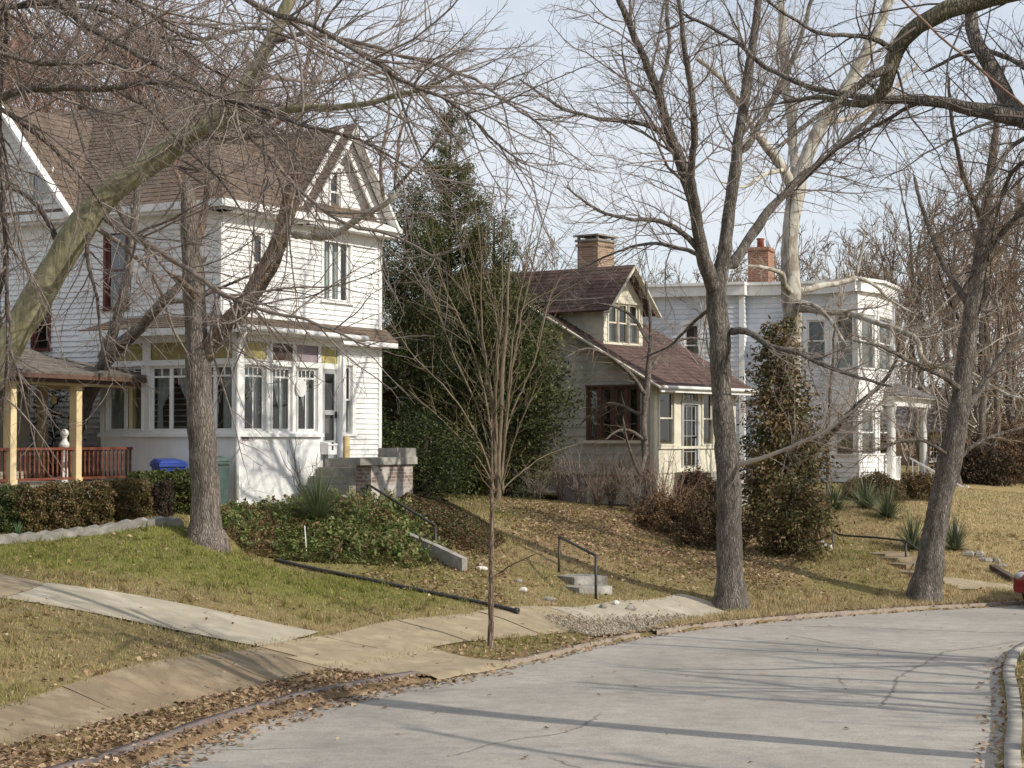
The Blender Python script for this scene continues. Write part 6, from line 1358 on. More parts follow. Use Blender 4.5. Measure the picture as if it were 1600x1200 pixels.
GR = [(.07, .088, .024), (.095, .11, .03), (.135, .135, .042), (.045, .055, .02), (.15, .13, .055)]
GRD = [(.045, .07, .02), (.06, .085, .025), (.03, .045, .016), (.09, .11, .035)]
zt = lambda py, d: (685-py)/FPX*d
evergreen('tall spire-topped evergreen standing highest between the white house and bungalow', 702, 48.5, zt(168, 48.5), [(0, 1.4), (.1, 1.75), (.3, 1.6), (.5, 1.3), (.65, .9), (.76, .55), (.86, .33), (.95, .15), (1, .04)], 700, 200, .09, GR, 401, spread=.46, hollow=.2, spray=True, asp=.32, upw=.75)
evergreen('dark evergreen pressed against the white house corner', 630, 47.0, zt(285, 47), [(0, 1.0), (.2, 1.25), (.5, 1.1), (.75, .8), (.92, .5), (1, .15)], 400, 140, .085, GRD+[(.13, .13, .06)], 402, spread=.46, hollow=.2, spray=True, asp=.32, upw=.6)
evergreen('broad-leaved evergreen with ragged boughs reaching the bungalow wall', 794, 48.2, zt(440, 48.2), [(0, .5), (.2, .9), (.45, 1.4), (.65, 1.25), (.85, .75), (1, .25)], 230, 105, .115, [(.055, .07, .022), (.075, .092, .028), (.11, .12, .04), (.035, .045, .016)], 403, spread=.42, hollow=.2)
evergreen('thin-topped evergreen rising behind the spire-topped one', 772, 51, zt(318, 51), [(0, 1.2), (.3, 1.4), (.55, 1.1), (.75, .6), (.9, .4), (1, .15)], 340, 140, .085, GR, 404, spread=.46, hollow=.2, spray=True, asp=.32, upw=.75)
evergreen('low dark yew filling the gap beside the brick pier', 664, 44.5, zt(650, 44.5), [(0, .8), (.4, .9), (.8, .6), (1, .2)], 100, 110, .08, GRD, 405)
# vine / evergreen with browned leaves on the pale trunk
evergreen('browned leafy vine-clad evergreen draped around the sycamore foot', 1222, 45.5, zt(480, 45.5), [(0, .4), (.06, .6), (.2, .7), (.36, .76), (.5, .62), (.65, .45), (.8, .32), (.93, .22), (1, .1)], 230, 85, .12, [(.17, .115, .05), (.12, .09, .038), (.085, .085, .028), (.22, .155, .08), (.105, .10, .032)], 406, name='vine_tree', upw=-.5, spread=.3, w=[.27, .26, .2, .13, .14])
evergreen('browned leafy shrub spilling down the bank toward the kerbside tree', 1238, 40.6, zt(742, 40.6), [(0, .3), (.3, .5), (.6, .45), (1, .2)], 100, 80, .11, [(.15, .105, .045), (.10, .08, .03), (.19, .13, .065), (.08, .085, .028)], 407, name='leafy_shrub', upw=-.4, spread=.3)
# red-leaved vine behind the veranda
evergreen('sparse red-brown leaved bush behind the veranda railing', 82, 38.6, zt(596, 38.6), [(0, .3), (.4, .5), (.7, .5), (1, .3)], 60, 16, .10, [(.16, .07, .04), (.20, .11, .06), (.10, .05, .03)], 408, name='leafy_shrub', trunk_r=.03, upw=0, hollow=.1)
# brown-leaved thicket on the far side of the lawn
TH = [(.16, .095, .05), (.20, .13, .075), (.11, .07, .045), (.14, .11, .06)]
for i, (px, d, py, r, lb) in enumerate(((1524, 66, 700, .8, 'dark undergrowth bush behind the leaning kerbside tree'), (1570, 68, 660, 1.8, 'brown-leaved thicket bush beyond the dry lawn, nearest its crest'), (1630, 74, 600, 2.2, 'tall brown-leaved thicket bush beyond the dry lawn'), (1515, 80, 560, 2.4, 'tall rusty oak scrub behind the dark straight trunk'), (1590, 92, 520, 3.0, 'tallest rusty oak scrub at the far wood edge'))):
    evergreen(lb, px, d, zt(py, d), [(0, r*.7), (.3, r), (.7, r*.85), (1, r*.3)], 200, 38, .15, TH if i else [(.05, .04, .028), (.08, .055, .035)], 420+i, name='thicket_bush', trunk_r=.05, upw=0, mat='leaf_dry', hollow=.1, spread=.5)
# ------------------------------------------------------------------ strap-leaved plants
def strap_plant(name, label, cat, c, n, L, wd, cols, seed, droop=.35, group=None, upmin=.25):
    rg = np.random.default_rng(seed); T = thing(name, label, cat, c, group)
    a = rg.uniform(0, 2*np.pi, n); el = rg.uniform(upmin, 1.45, n); l = L*rg.uniform(.6, 1.1, n); k = 5; V = []; d = np.stack([np.cos(a)*np.cos(el), np.sin(a)*np.cos(el), np.sin(el)], 1); sd = np.stack([-np.sin(a), np.cos(a), 0*a], 1)
    p = np.array(c)+d*.03; rows = []
    for i in range(k):
        w_ = wd*(1-.25*i if i < 2 else .6*(1-(i-1)/(k-1.9)))*.5
        w_ = max(w_, .002); rows.append(np.stack([p-sd*w_, p+sd*w_], 1)); p = p+d*(l/(k-1))[:, None]; d = d-np.array((0, 0, droop))*(1/k); d /= np.linalg.norm(d, axis=1, keepdims=True)
    R = np.stack(rows, 1).reshape(n, k*2, 3); q = np.concatenate([np.arange(n)[:, None]*2*k+np.array((2*i, 2*i+1, 2*i+3, 2*i+2)) for i in range(k-1)])
    K = np.repeat(pal(rg, n, cols, None, .3), 2*k, 0); obj_np('leaves', R.reshape(-1, 3), M['leaf'], T, quads=q, cols=K); return T
YU = [(.13, .16, .085), (.17, .20, .11), (.21, .23, .14), (.10, .13, .065)]
for i, (px, d, L, lb) in enumerate(((1303, 50, .62, 'grey-green yucca at the edge of the browned vine on top of the bank'), (1352, 50.5, .75, 'widest grey-green yucca on top of the bank below the bay window'), (1385, 49, .7, 'grey-green yucca hanging over the crest of the bank beside the widest one'), (1425, 45.5, .68, 'grey-green yucca halfway down the bank, touching the leaning trunk'), (1490, 46, .62, 'grey-green yucca beside the low stone wall on the bank'))):
    c = gp(px, d); strap_plant('yucca', lb, 'yucca', c, 190, L*1.45, .055, YU, 500+i, .4, 'yuccas on the bank', .02)
strap_plant('ornamental_grass', 'arching green grass clump at the corner of the stucco porch', 'grass clump', gp(497, 33.5)+np.array((0, 0, .1)), 520, 1.15, .024, [(.10, .15, .06), (.14, .18, .075), (.075, .12, .045), (.2, .2, .11)], 510, .9)
strap_plant('ornamental_grass', 'smaller green grass clump below the entry steps', 'grass clump', gp(560, 34.3), 160, .55, .02, [(.10, .15, .06), (.14, .18, .075), (.2, .2, .11)], 511, .9)
strap_plant('garden_plant', 'pale green rosette plant at the foot of the clipped hedge', 'plant', gp(29, 30.3), 60, .22, .05, [(.16, .28, .15), (.2, .33, .18)], 512, .3)

# ------------------------------------------------------------------ turf, leaf litter, ground cover
def scatter(rg, n, y0, y1, px0=-320, px1=1900, pw=-.35):
    u = rg.uniform(0, 1, n); e = 2+pw; y = (y0**e+u*(y1**e-y0**e))**(1/e); px = rg.uniform(px0, px1, n); return (px-800)/FPX*y, y
def blades(rg, x, y, z, h, wd, cols, lean=.5):
    n = len(x); a = rg.uniform(0, 2*np.pi, n); p = np.stack([x, y, z-.01], 1); sd = np.stack([np.cos(a), np.sin(a), 0*a], 1)*wd[:, None]*.5; b = rg.uniform(0, 2*np.pi, n)
    tip = p+np.stack([np.cos(b)*h*lean*rg.uniform(.2, 1.2, n), np.sin(b)*h*lean*rg.uniform(.2, 1.2, n), h], 1)
    V = np.stack([p-sd, p+sd, tip], 1).reshape(-1, 3); return V, np.arange(3*n).reshape(n, 3), np.repeat(cols, 3, 0)
def turf():
    rg = np.random.default_rng(77); x, y = scatter(rg, 800000, 14.5, 62)
    pe = np.minimum(dist_line(x, y, SW_L), dist_line(x, y, SW_R)); ok = ~in_paths(x, y) | ((pe < .22*fbm(x, y, .45, 71)) & (rg.uniform(size=len(x)) < .5)); d = np.minimum(dist_line(x, y, ROAD_L), dist_line(x, y, ROAD_R)); inr = in_road(x, y); ok &= ~inr
    ok &= ~((d < .42) & (dist_line(x, y, ROAD_L) < .6))
    x, y, d = x[ok], y[ok], d[ok]
    g, br, rt = lawn_cols(x, y); n = len(x)
    keep = rg.uniform(size=n) > br*.65; x, y, g, br, rt = x[keep], y[keep], g[keep], br[keep], rt[keep]; n = len(x)
    z = H(x, y); gr = rg.uniform(size=n) < g*.9
    cg = pal(rg, n, [(.21, .235, .052), (.25, .25, .062), (.155, .19, .042), (.30, .265, .085)], None, .28); ct = pal(rg, n, [(.43, .345, .195), (.36, .28, .155), (.50, .42, .25), (.30, .235, .14)], None, .25)*(1+.25*rt[:, None])
    C = np.where(gr[:, None], cg, ct); h = np.where(gr, rg.uniform(.035, .085, n), rg.uniform(.025, .07, n))*(1+.3*(y > 40)); wd = (.006+.00028*y)*rg.uniform(.7, 1.3, n)
    V, Tt, K = blades(rg, x, y, z, h, wd, C, .75); o = obj_np('grass', V, M['grassblade'], None, tris=Tt, cols=K); tag(o, 'short winter turf, green on the lawn and straw-coloured on the banks', 'grass', kind='stuff')
    rt_ = np.random.default_rng(83); x, y = scatter(rt_, 9000, 15, 50); ok = ~in_paths(x, y) & ~in_road(x, y) & (np.minimum(dist_line(x, y, ROAD_L), dist_line(x, y, ROAD_R)) > .5) & (fbm(x, y, 1.4, 61) > .46); x, y = x[ok], y[ok]
    k = 14; x = np.repeat(x, k)+rt_.normal(0, .035, len(x)*k); y = np.repeat(y, k)+rt_.normal(0, .035, len(y)*k); n = len(x); g2, _, _ = lawn_cols(x, y); gr = rt_.uniform(size=n) < g2
    C = np.where(gr[:, None], pal(rt_, n, [(.19, .23, .05), (.14, .18, .04), (.27, .26, .07)], None, .25), pal(rt_, n, [(.42, .32, .16), (.34, .25, .12), (.25, .18, .09)], None, .25))
    V2, T2, K2 = blades(rt_, x, y, H(x, y), rt_.uniform(.07, .15, n), (.007+.00028*y)*rt_.uniform(.7, 1.3, n), C, .9); o = obj_np('grass_tufts', V2, M['grassblade'], None, tris=T2, cols=K2); tag(o, 'longer uneven grass tufts scattered through the turf', 'grass', kind='stuff')
    # longer straw tufts along the kerb by the trees and path rims
    rg2 = np.random.default_rng(78); x, y = scatter(rg2, 110000, 29, 44, 1020, 1640); dl = dist_line(x, y, ROAD_L); ok = (~in_road(x, y)) & (dl > .15) & (dl < .7+1.5*fbm(x, y, 1.1, 31)) & ~in_paths(x, y); x, y = x[ok], y[ok]; n = len(x)
    V, Tt, K = blades(rg2, x, y, H(x, y), rg2.uniform(.07, .17, n), np.full(n, .017), pal(rg2, n, [(.45, .36, .19), (.37, .29, .155), (.52, .43, .245)], None, .25), .8); o = obj_np('dry_grass', V, M['grassblade'], None, tris=Tt, cols=K); tag(o, 'long straw-coloured grass along the kerb by the street trees', 'grass', kind='stuff')
turf()
def litter():
    rg = np.random.default_rng(79); x, y = scatter(rg, 430000, 14.2, 56); g, br, rt = lawn_cols(x, y); dl = dist_line(x, y, ROAD_L); inr = in_road(x, y); path = in_paths(x, y)
    n1 = fbm(x, y, 1.6, 41); dens = .10*n1**2+br*1.0
    dens = np.where(poly_in(x, y, LAWN), .02+.03*(n1 > .6), dens)
    gut = (dl < .55) & (y < 24.5); dens = np.where(gut, .75*(1-dl/.6*inr), dens); dens = np.where((np.abs(dl-.28) < .11) & ~inr & (y < 24.2), .3, dens)                      # gutter leaves
    gut2 = (dl < .22) & (y >= 24.5); dens = np.where(gut2, .3, dens)
    dR = dist_line(x, y, ROAD_R); dens = np.where(dR < .35, np.maximum(dens*(~inr), .16*(1-dR/.35)), dens)
    dens = np.where(path, .005+.012*(n1 > .66), dens); dens = np.where(inr & ~gut & ~gut2 & (dR > .35), .0006, dens)
    px = px_of(x, y); rim = (px > 560) & (px < 790) & (y > 30.2) & (y < 36); dens = np.where(rim & ~poly_in(x, y, LAWN), np.maximum(dens, .5*n1+.1), dens)
    brick = (px > 1000) & (px < 1180) & (y > 38) & (y < 44); dens = np.where(brick, np.maximum(dens, .75*n1+.1), dens)
    ok = rg.uniform(size=len(x)) < dens; x, y = x[ok], y[ok]; n = len(x); inr = in_road(x, y); z = np.where(inr, zroad(x, y)+.012, H(x, y)+rg.uniform(.015, .05, n)); z = z+.025*in_paths(x, y)
    nr = np.stack([rg.normal(0, .45, n), rg.normal(0, .45, n), np.ones(n)], 1)
    up = rg.normal(size=(n, 3)); up[:, 2] *= .15
    sz = rg.uniform(.035, .085, n)*(1+.006*y); V, Q = leaf_quads(rg, np.stack([x, y, z], 1), sz, .7, up=up*2, nrm=nr, fold=.12)
    K = np.repeat(pal(rg, n, [(.36, .245, .15), (.29, .19, .115), (.42, .305, .195), (.21, .14, .085), (.48, .38, .26), (.16, .105, .07)], [.26, .24, .18, .16, .08, .08], .3), 4, 0)
    o = obj_np('leaf_litter', V, M['leaf_dry'], None, quads=Q, cols=K); tag(o, 'fallen brown leaves strewn over verge, banks and gutter', 'leaves', kind='stuff')
litter()
def groundcover():
    rg = np.random.default_rng(80)
    poly = [tuple(xy(*q)) for q in ((345, 32.2), (385, 31.5), (440, 31.7), (540, 31.9), (640, 32.2), (705, 33.4), (650, 35.6), (600, 36.4), (470, 35.4), (380, 34.6), (345, 33.6))]
    pb = np.array(poly); n = 210000; x = rg.uniform(pb[:, 0].min(), pb[:, 0].max(), n); y = rg.uniform(pb[:, 1].min(), pb[:, 1].max(), n); ok = poly_in(x, y, poly); x, y = x[ok], y[ok]; n = len(x)
    ed = np.clip(dist_line(x, y, poly+poly[:1])/.7, 0, 1); hh = (.05+.36*fbm(x, y, .8, 51)**1.3*1.25)*ed+.02
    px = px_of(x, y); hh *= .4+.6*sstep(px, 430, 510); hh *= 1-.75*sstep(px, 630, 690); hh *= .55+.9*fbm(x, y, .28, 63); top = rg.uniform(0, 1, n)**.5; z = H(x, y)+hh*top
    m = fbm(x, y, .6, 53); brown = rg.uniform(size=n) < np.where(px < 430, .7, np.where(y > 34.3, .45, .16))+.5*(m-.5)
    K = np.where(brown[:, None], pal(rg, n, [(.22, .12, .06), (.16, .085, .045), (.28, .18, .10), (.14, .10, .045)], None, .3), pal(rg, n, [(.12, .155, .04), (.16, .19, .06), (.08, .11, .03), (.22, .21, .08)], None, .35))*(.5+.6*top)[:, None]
    nr = np.stack([rg.normal(0, .8, n), rg.normal(0, .8, n), np.ones(n)], 1)
    V, Q = leaf_quads(rg, np.stack([x, y, z], 1), rg.uniform(.05, .12, n), .6, up=rg.normal(size=(n, 3))*np.array((1, 1, .7))*2, nrm=nr, fold=.1)
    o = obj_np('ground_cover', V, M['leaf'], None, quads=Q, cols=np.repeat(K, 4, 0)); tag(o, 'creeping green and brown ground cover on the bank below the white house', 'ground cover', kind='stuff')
    ns = 420; k = 22; sx = rg.uniform(pb[:, 0].min(), pb[:, 0].max(), ns*3); sy = rg.uniform(pb[:, 1].min(), pb[:, 1].max(), ns*3); ok = poly_in(sx, sy, poly); sx, sy = sx[ok][:ns], sy[ok][:ns]; ns = len(sx); sh = rg.uniform(.08, .32, ns)*(.4+.6*sstep(px_of(sx, sy), 440, 520))*(1-.6*sstep(px_of(sx, sy), 630, 690))
    tp = np.stack([sx+rg.normal(0, .13, ns), sy+rg.normal(0, .13, ns), H(sx, sy)+sh+.1], 1); bs = np.stack([sx, sy, H(sx, sy)], 1); t = rg.uniform(.3, 1, (ns, k, 1)); pp = (bs[:, None]*(1-t)+tp[:, None]*t+rg.normal(0, .035, (ns, k, 3))).reshape(-1, 3)
    V, Q = leaf_quads(rg, pp, rg.uniform(.05, .11, len(pp)), .55); K = np.repeat(pal(rg, ns, [(.13, .17, .045), (.17, .20, .06), (.20, .15, .07), (.22, .23, .085), (.10, .14, .04)], None, .3), k, 0)*rg.uniform(.7, 1.3, (len(pp), 1))
    o = obj_np('ground_cover', V, M['leaf'], None, quads=Q, cols=np.repeat(K, 4, 0)); tag(o, 'taller leafy sprigs standing out of the ground cover bank', 'ground cover', kind='stuff')
    # second patch behind the old wing wall
    poly2 = [tuple(xy(*q)) for q in ((600, 35.0), (690, 34.2), (760, 34.4), (790, 35.8), (740, 38), (640, 38.2), (590, 37))]
    pb = np.array(poly2); n = 110000; x = rg.uniform(pb[:, 0].min(), pb[:, 0].max(), n); y = rg.uniform(pb[:, 1].min(), pb[:, 1].max(), n); ok = poly_in(x, y, poly2); x, y = x[ok], y[ok]; n = len(x)
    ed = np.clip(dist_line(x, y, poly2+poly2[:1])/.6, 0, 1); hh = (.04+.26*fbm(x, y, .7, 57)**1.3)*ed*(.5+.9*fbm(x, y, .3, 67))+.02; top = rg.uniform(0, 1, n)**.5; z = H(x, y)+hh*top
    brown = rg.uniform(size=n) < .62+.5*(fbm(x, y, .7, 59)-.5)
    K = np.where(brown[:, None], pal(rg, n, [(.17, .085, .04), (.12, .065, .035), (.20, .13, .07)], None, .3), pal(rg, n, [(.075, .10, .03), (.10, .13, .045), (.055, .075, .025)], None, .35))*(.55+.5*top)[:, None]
    V, Q = leaf_quads(rg, np.stack([x, y, z], 1), rg.uniform(.04, .085, n), .6, up=rg.normal(size=(n, 3))*np.array((1, 1, .4))*2, nrm=np.stack([rg.normal(0, .8, n), rg.normal(0, .8, n), np.ones(n)], 1), fold=.1)
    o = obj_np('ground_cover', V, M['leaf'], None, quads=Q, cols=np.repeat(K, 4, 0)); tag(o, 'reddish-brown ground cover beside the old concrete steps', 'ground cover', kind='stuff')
    # gravel stones
    rg = np.random.default_rng(81); g = np.array(GRAVEL); n = 2600; a, b = rg.uniform(0, 1, (2, n)); p = (g[0]*(1-a)[:, None]+g[3]*a[:, None])*(1-b)[:, None]+(g[1]*(1-a)[:, None]+g[2]*a[:, None])*b[:, None]; p += rg.normal(0, .12, p.shape); ok = ~in_road(p[:, 0], p[:, 1]); p = p[ok]; n = len(p); z = H(p[:, 0], p[:, 1])+.035; s = rg.uniform(.008, .026, n)
    d = np.array([(1, 0, 0), (0, 1, 0), (-1, 0, 0), (0, -1, 0), (0, 0, 1), (0, 0, -.5)]); V = np.c_[p, z][:, None]+d[None]*s[:, None, None]*rg.uniform(.6, 1.3, (n, 6, 1)); t = np.array([(0, 1, 4), (1, 2, 4), (2, 3, 4), (3, 0, 4), (1, 0, 5), (2, 1, 5), (3, 2, 5), (0, 3, 5)]); Tt = (np.arange(n)[:, None, None]*6+t[None]).reshape(-1, 3)
    o = obj_np('gravel', V.reshape(-1, 3), M['leaf_dry'], None, tris=Tt, cols=np.repeat(pal(rg, n, [(.34, .29, .22), (.25, .20, .145), (.46, .41, .33)], None, .25), 6, 0)); tag(o, 'loose pale gravel between path and road', 'gravel', kind='stuff')
groundcover()
# ------------------------------------------------------------------ small things in the yards
def on(px, d, dz=0): g = gp(px, d); g[2] += dz; return g
def handrail(label, posts, tops, seg_extra=(), r=.025):
    """posts: ground points; tops: list of 3d points of the rail"""
    T = thing('handrail', label, 'handrail', posts[0][0])
    for a, b in posts:
        m = MB(); m.tube([np.array(a)-UZ*.2, b], r, 8); m.build('post', M['rail_iron'], T)
    m = MB(); m.tube(tops, r*1.05, 8); m.build('rail', M['rail_iron'], T)
    if len(seg_extra): m = MB(); m.tube(seg_extra, r*.7, 6); m.build('lower_rail', M['rail_iron'], T)
    return T
# rail by the middle walk
a, b = P(873, 903, 34.6), P(931, 932, 32.9); at, bt = P(874, 839, 34.6), P(931, 868, 32.9)
handrail('black iron handrail beside the short concrete step in the grass bank', [(a, at), (b, bt)], [at, bt])
# long rail down the planted bank
a, b = P(574, 806, 36.2), P(681, 872, 34.0); at, bt = P(574, 757, 36.2), P(680, 821, 34.0)
handrail('long black iron handrail running down the planted bank from the brick pier', [(a, at), (b, bt)], [at, P(580, 760, 36.1), bt])
a, b, c = P(1301, 862, 44.2), P(1415, 885, 41.6), P(1466, 921, 39.6); at, bt, ct = P(1301, 829, 44.2), P(1415.5, 845, 41.6), P(1466, 882, 39.6)
handrail('black iron handrail of the steps behind the leaning street tree', [(a, at), (b, bt), (c, ct)], [at, P(1310, 835, 44), P(1322, 837, 43.7), P(1370, 840, 42.7), bt, ct], [P(1340, 871, 43.3), P(1414, 882, 41.7)])
# drain pipe
T = thing('drain_pipe', 'long black corrugated drain pipe along the rim of the green lawn', 'pipe', on(805, 29.9)); pts = [on(px, d, .045) for px, d in ((430, 31.5), (480, 31.35), (540, 31.1), (600, 30.85), (660, 30.55), (720, 30.3), (770, 30.05), (806, 29.85))]
sp = spline(np.array(pts), 14); m = MB(); n_ = len(sp); m.tube(sp, [.03+.004*(i % 2) for i in range(n_)], 10); m.build('pipe', M['pipe'], T); m = MB(); e = sp[-1]; d_ = sp[-1]-sp[-3]; d_ /= np.linalg.norm(d_); m.tube([e-d_*.02, e+d_*.05], .052, 12); m.build('pipe_end', M['pipe'], T)
# old concrete wing wall of vanished steps
T = thing('wing_wall', 'sloping weathered concrete cheek wall on the planted bank', 'wall', on(680, 33.6)); q = [P(634, 831, 33.8), P(681, 851, 33.2), P(726, 872, 32.7)]; m = MB()
for a, b in zip(q[:-1], q[1:]):
    u_ = (b-a); u_[2] = 0; u_ /= np.linalg.norm(u_); s_ = np.array((u_[1], -u_[0], 0))*.07; m.hexa([a-s_-UZ*.75, b-s_-UZ*.75, b+s_-UZ*.75, a+s_-UZ*.75, a-s_, b-s_, b+s_, a+s_])
m.build('wall', M['concrete'], T)
def slab(name, label, cat, px, d, w, l, h, rz, mat, dz=0, seed=0):
    c = on(px, d); m = MB(); rg = random.Random(seed); u_ = np.array((math.cos(rz), math.sin(rz), 0)); n_ = np.array((u_[1], -u_[0], 0)); f = Fr((c[0], c[1], 0), u_, n_)
    j = lambda: rg.uniform(-.03, .03)*min(1, w*2)
    z0, z1 = c[2]-.25, c[2]+h+dz
    m.hexa([f.pt(-w/2+j(), z0, -l/2+j()), f.pt(w/2+j(), z0, -l/2+j()), f.pt(w/2+j(), z0, l/2+j()), f.pt(-w/2+j(), z0, l/2+j()), f.pt(-w/2+j(), z1, -l/2+j()), f.pt(w/2+j(), z1, -l/2+j()), f.pt(w/2+j(), z1, l/2+j()), f.pt(-w/2+j(), z1, l/2+j())])
    return m, c, f
T = thing('garden_steps', 'short pale concrete steps set in the grass bank beside the iron handrail', 'steps', on(908, 33.6)); 
for i, (px, d, h) in enumerate(((905, 34.3, .10), (912, 33.7, .06))):
    m, c, f = slab('s', '', '', px, d, .75, .8, h, .55, 'concrete', 0, i); m.build('step', M['concrete'], T)
T = thing('garden_steps', 'tan concrete steps climbing the bank behind the leaning street tree', 'steps', on(1412, 41))
for i, (px, d, h) in enumerate(((1385, 42.6, .14), (1403, 41.7, .12), (1418, 40.8, .1), (1430, 40.0, .06))):
    m, c, f = slab('s', '', '', px, d, 1.0, .55, h, .75, '', 0, 10+i); m.build('step', M['path_dirt'], T)
def rock(label, px, d, s, mat, seed, dz=0, group=None, name='stone'):
    rg = np.random.default_rng(seed); c = on(px, d, dz); sx, sy, sz = s; m = MB(); R = []
    ph = rg.uniform(0, 6, 4)
    for t in np.linspace(.05, math.pi-.05, 7):
        R.append([c+np.array((sx*math.sin(t)*math.cos(a)*(1+.16*math.sin(2*a+ph[0])+.1*math.sin(5*a+ph[1])), sy*math.sin(t)*math.sin(a)*(1+.15*math.sin(3*a+ph[2])), sz*(-math.cos(t))*(1+.1*math.sin(4*a+ph[3]))+sz*.6)) for a in np.arange(10)*2*math.pi/10])
    m.rings(R, smooth=False); o = m.build(name, M[mat]); tag(o, label, 'stone', group); return o
rock('grey squared stone half hidden by the browned vine', 1266, 44.6, (.2, .16, .14), 'stone', 1); rock('grey block stone between the vine and the white-painted stone', 1279, 44.4, (.16, .14, .15), 'stone', 2); rock('white-painted stone leaning on the bank beside the handrail', 1293, 44.0, (.13, .12, .13), 'stonewhite', 3)
rock('mossy upright rock standing alone in the dry slope', 1491, 47.2, (.16, .14, .25), 'stone', 4)
for i, (px, d) in enumerate(((1512, 45.4), (1526, 45.2), (1540, 45.0), (1553, 44.8), (1564, 44.6))):
    rock('rough stone of the low broken wall on the dry slope', px+(0, 3, -2, 2, 0)[i], d+(0, .15, -.1, .1, -.15)[i], ((.2, .13, .17, .12, .15)[i], (.14, .12, .16, .1, .12)[i], (.10, .13, .085, .11, .07)[i]), 'stone', 10+i, -.03, 'stones of the low broken wall')
for i, (px, d) in enumerate(((810, 33.0), (818, 32.4), (857, 32.1), (962, 32.6), (985, 32.4), (752, 33.2), (942, 32.2))):
    rock('small pale rubble stone in the leaf litter near the gravel drive', px, d, (.07+.02*(i % 3), .06, .05), 'stonewhite' if i % 2 else 'stone', 20+i, 0, 'small rubble stones')
m = MB(); a, b = on(1548, 43.6, .10), on(1583, 42.0, .08); m.beam(a, b, .14, .12); o = m.build('landscape_timber', M['timber']); tag(o, 'dark timber lying on the dry slope below the broken stone wall', 'timber')
# retaining edge of the neighbour's bed
pts = [on(px, d) for px, d in ((-300, 29.1), (-120, 29.3), (0, 29.6), (60, 29.9), (110, 30.25), (160, 30.5), (210, 30.75), (262, 31.0), (286, 31.1))]
T = thing('retaining_edge', 'low curved concrete retaining edge between clipped hedge and lawn', 'edging', pts[4]); sp = spline(np.array(pts), 6); m = MB()
for i in range(len(sp)-1):
    a, b = sp[i].copy(), sp[i+1].copy(); u_ = b-a; u_[2] = 0; u_ /= np.linalg.norm(u_); s_ = np.array((-u_[1], u_[0], 0))*.12
    if i == 0: rows = [[a-s_-UZ*.3, a-s_+UZ*.11, a+s_+UZ*.13, a+s_-UZ*.3]]
    rows.append([b-s_-UZ*.3, b-s_+UZ*(.11+.02*math.sin(i*1.3)+.015*math.sin(i*3.7)), b+s_+UZ*(.13+.02*math.sin(i*2.1)), b+s_-UZ*.3])
m.rings(rows, smooth=False); m.build('edging', M['concrete'], T)
# bins
def bin_(label, px, d, w, h, mat, lidmat, rz=.3):
    c = on(px, d); u_ = np.array((math.cos(rz), math.sin(rz), 0)); f = Fr((c[0], c[1], 0), u_, (u_[1], -u_[0], 0)); T = thing('wheeled_bin', label, 'bin', c); z = c[2]; m = MB()
    a, b = w/2*.8, w/2; m.hexa([f.pt(-a, z+.08, -a), f.pt(a, z+.08, -a), f.pt(a, z+.08, a), f.pt(-a, z+.08, a), f.pt(-b, z+h, -b*1.1), f.pt(b, z+h, -b*1.1), f.pt(b, z+h, b*1.1), f.pt(-b, z+h, b*1.1)]); m.box(f, -b-.02, b+.02, z+h-.06, z+h, -b*1.1-.02, b*1.1+.02); m.build('body', M[mat], T)
    m = MB(); m.hexa([f.pt(-b-.03, z+h+.005, -b*1.15), f.pt(b+.03, z+h+.005, -b*1.15), f.pt(b+.03, z+h+.005, b*1.2), f.pt(-b-.03, z+h+.005, b*1.2), f.pt(-b*.8, z+h+.1, -b), f.pt(b*.8, z+h+.1, -b), f.pt(b*.8, z+h+.06, b), f.pt(-b*.8, z+h+.06, b)]); m.build('lid', M[lidmat], T)
    m = MB(); m.tube([f.pt(-b, z+h-.03, -b*1.2), f.pt(b, z+h-.03, -b*1.2)], .018, 6); m.build('handle', M[mat], T)
    for s in (-1, 1): m = MB(); m.tube([f.pt(s*a*.9-.03, z+.1, -a*1.05), f.pt(s*a*.9+.03, z+.1, -a*1.05)], .1, 12); m.build('wheel', M['rubber'], T)
bin_('blue wheeled recycling bin behind the green shrub at the stucco wall', 264, 35.7, .54, .86, 'bluebin', 'bluebin', .5)
bin_('grey-green wheeled bin half hidden by the shade tree trunk', 333, 35.0, .55, .95, 'greenbin', 'greenbin', .4)
# white garden stake
m = MB(); a = on(481, 31.9); m.tube([a-UZ*.1, a+np.array((-.05, 0, .6))], .009, 6); o = m.build('garden_stake', M['trim']); tag(o, 'thin white stake in the ground cover below the grass clump', 'stake')
T = thing('garden_edging_stone', 'flat white stone at the foot of the hedge beside the pale rosette plant', 'stone', on(14, 30.0)); 
m, c, f = slab('x', '', '', 14, 30.0, .45, .3, .05, .2, '', 0, 3); m.build('stone_slab', M['stonewhite'], T)
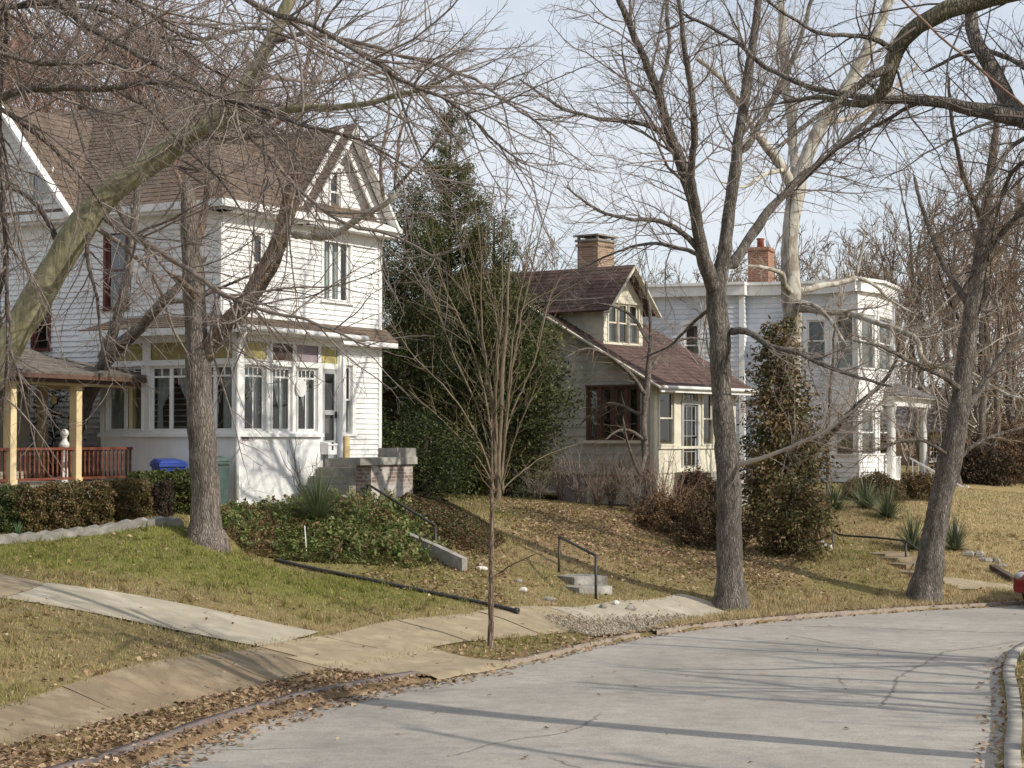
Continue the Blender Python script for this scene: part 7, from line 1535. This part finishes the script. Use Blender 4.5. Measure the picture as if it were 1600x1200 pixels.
# ------------------------------------------------------------------ parked red car
def car():
    i = int(np.argmin(np.abs(ROAD_L[:, 0]-12.6))); t = ROAD_L[i+3]-ROAD_L[i-1]; t /= np.linalg.norm(t); r = np.array((t[1], -t[0])); p0 = _rl[np.argmin(np.hypot(*(_rl-np.array((9.85, 37.1))).T))]
    o = p0+t*2.52+r*.95; zr = float(zroad(0, o[1])); f = Fr((o[0], o[1], 0), (-t[0], -t[1], 0), (-r[0], -r[1], 0))    # t axis runs toward the nose, k toward the kerb side
    T = thing('parked_car', 'red saloon car parked at the far kerb, only its nose in view', 'car', (o[0], o[1], zr)); q = lambda x, z, k: f.pt(x, zr+z, k)
    prof = [(-2.2, .38, .62, .70), (-2.15, .30, .86, .78), (-1.75, .24, .95, .84), (-1.0, .22, .96, .87), (0, .22, .94, .88), (.9, .22, .92, .87), (1.45, .24, .88, .85), (1.9, .28, .78, .79), (2.12, .30, .68, .68), (2.2, .36, .56, .56)]
    R = []
    for x, z0, z1, w_ in prof:
        sec = []
        for a in np.arange(20)*2*math.pi/20:
            c, s = math.cos(a), math.sin(a); e = .38
            sec.append(q(x, (z0+z1)/2+(z1-z0)/2*math.copysign(abs(s)**e, s), w_*math.copysign(abs(c)**e, c)))
        R.append(sec)
    m = MB(); m.rings(R); body = m.build('body', M['red_paint'], T)
    cab = [(-1.75, .94, .60), (-1.15, 1.34, .56), (-.5, 1.42, .56), (.15, 1.40, .56), (.95, .92, .62)]
    m = MB(); R = []
    for x, z1, w_ in cab: R.append([q(x, .9, -.76), q(x, z1, -w_), q(x, z1+.02*(z1 > 1), 0), q(x, z1, w_), q(x, .9, .76)])
    m.rings(R, smooth=False, close=False); m.build('cabin_glass', M['darkpanel'], T)
    m = MB(); m.hexa([q(-1.2, 1.34, -.57), q(.2, 1.39, -.57), q(.2, 1.39, .57), q(-1.2, 1.34, .57), q(-1.05, 1.43, -.5), q(.08, 1.45, -.5), q(.08, 1.45, .5), q(-1.05, 1.43, .5)])
    for s in (-1, 1):
        for x0, z0, x1, z1 in ((.95, .92, .16, 1.4), (-1.75, .94, -1.16, 1.36), (-.35, .92, -.4, 1.4)): m.beam(q(x0, z0, s*.74), q(x1, z1, s*.57), .05, .07)
    m.build('roof', M['red_paint'], T)
    for x in (-1.38, 1.33):
        for s in (-1, 1):
            m = MB(); c = q(x, .31, s*.80); m.tube([c-f.n*.1*s, c+f.n*.09*s], .31, 24); w_ = m.build('wheel', M['rubber'], T)
            m = MB(); m.tube([c+f.n*.085*s, c+f.n*.1*s], .2, 18); m.build('rim', M['chrome'], w_)
    for s in (-1, 1):
        m = MB(); rr = []
        for k in range(6):
            a = k/5*math.pi/2; rr.append([q(2.03+.17*math.cos(a)*.9, .64+.105*math.sin(a)*math.sin(b)*1.0-.105*(1-math.sin(a))*0+.105*math.cos(b)*0+.0, s*(.52)+.15*math.cos(b)*math.sin(a)) for b in np.arange(12)*2*math.pi/12])
        m.rings(rr, cap=True); m.build('headlight', M['lens_dim'], T)
    m = MB(); m.box(f, 2.12, 2.2, zr+.5, zr+.57, -.3, .3); m.build('grille', M['metal_dk'], T)
    m = MB(); m.box(f, -2.2, -2.12, zr+.6, zr+.72, -.6, .6); m.build('tail_light', M['redtrim'], T)
    m = MB(); m.box(f, 2.17, 2.235, zr+.34, zr+.46, -.55, .55); m.build('bumper', M['red_paint'], T)
    for s in (-1, 1): m = MB(); m.box(f, .6, .72, zr+.92, zr+1.04, s*.86-.06, s*.86+.1*s); m.build('mirror', M['red_paint'], T)
car()
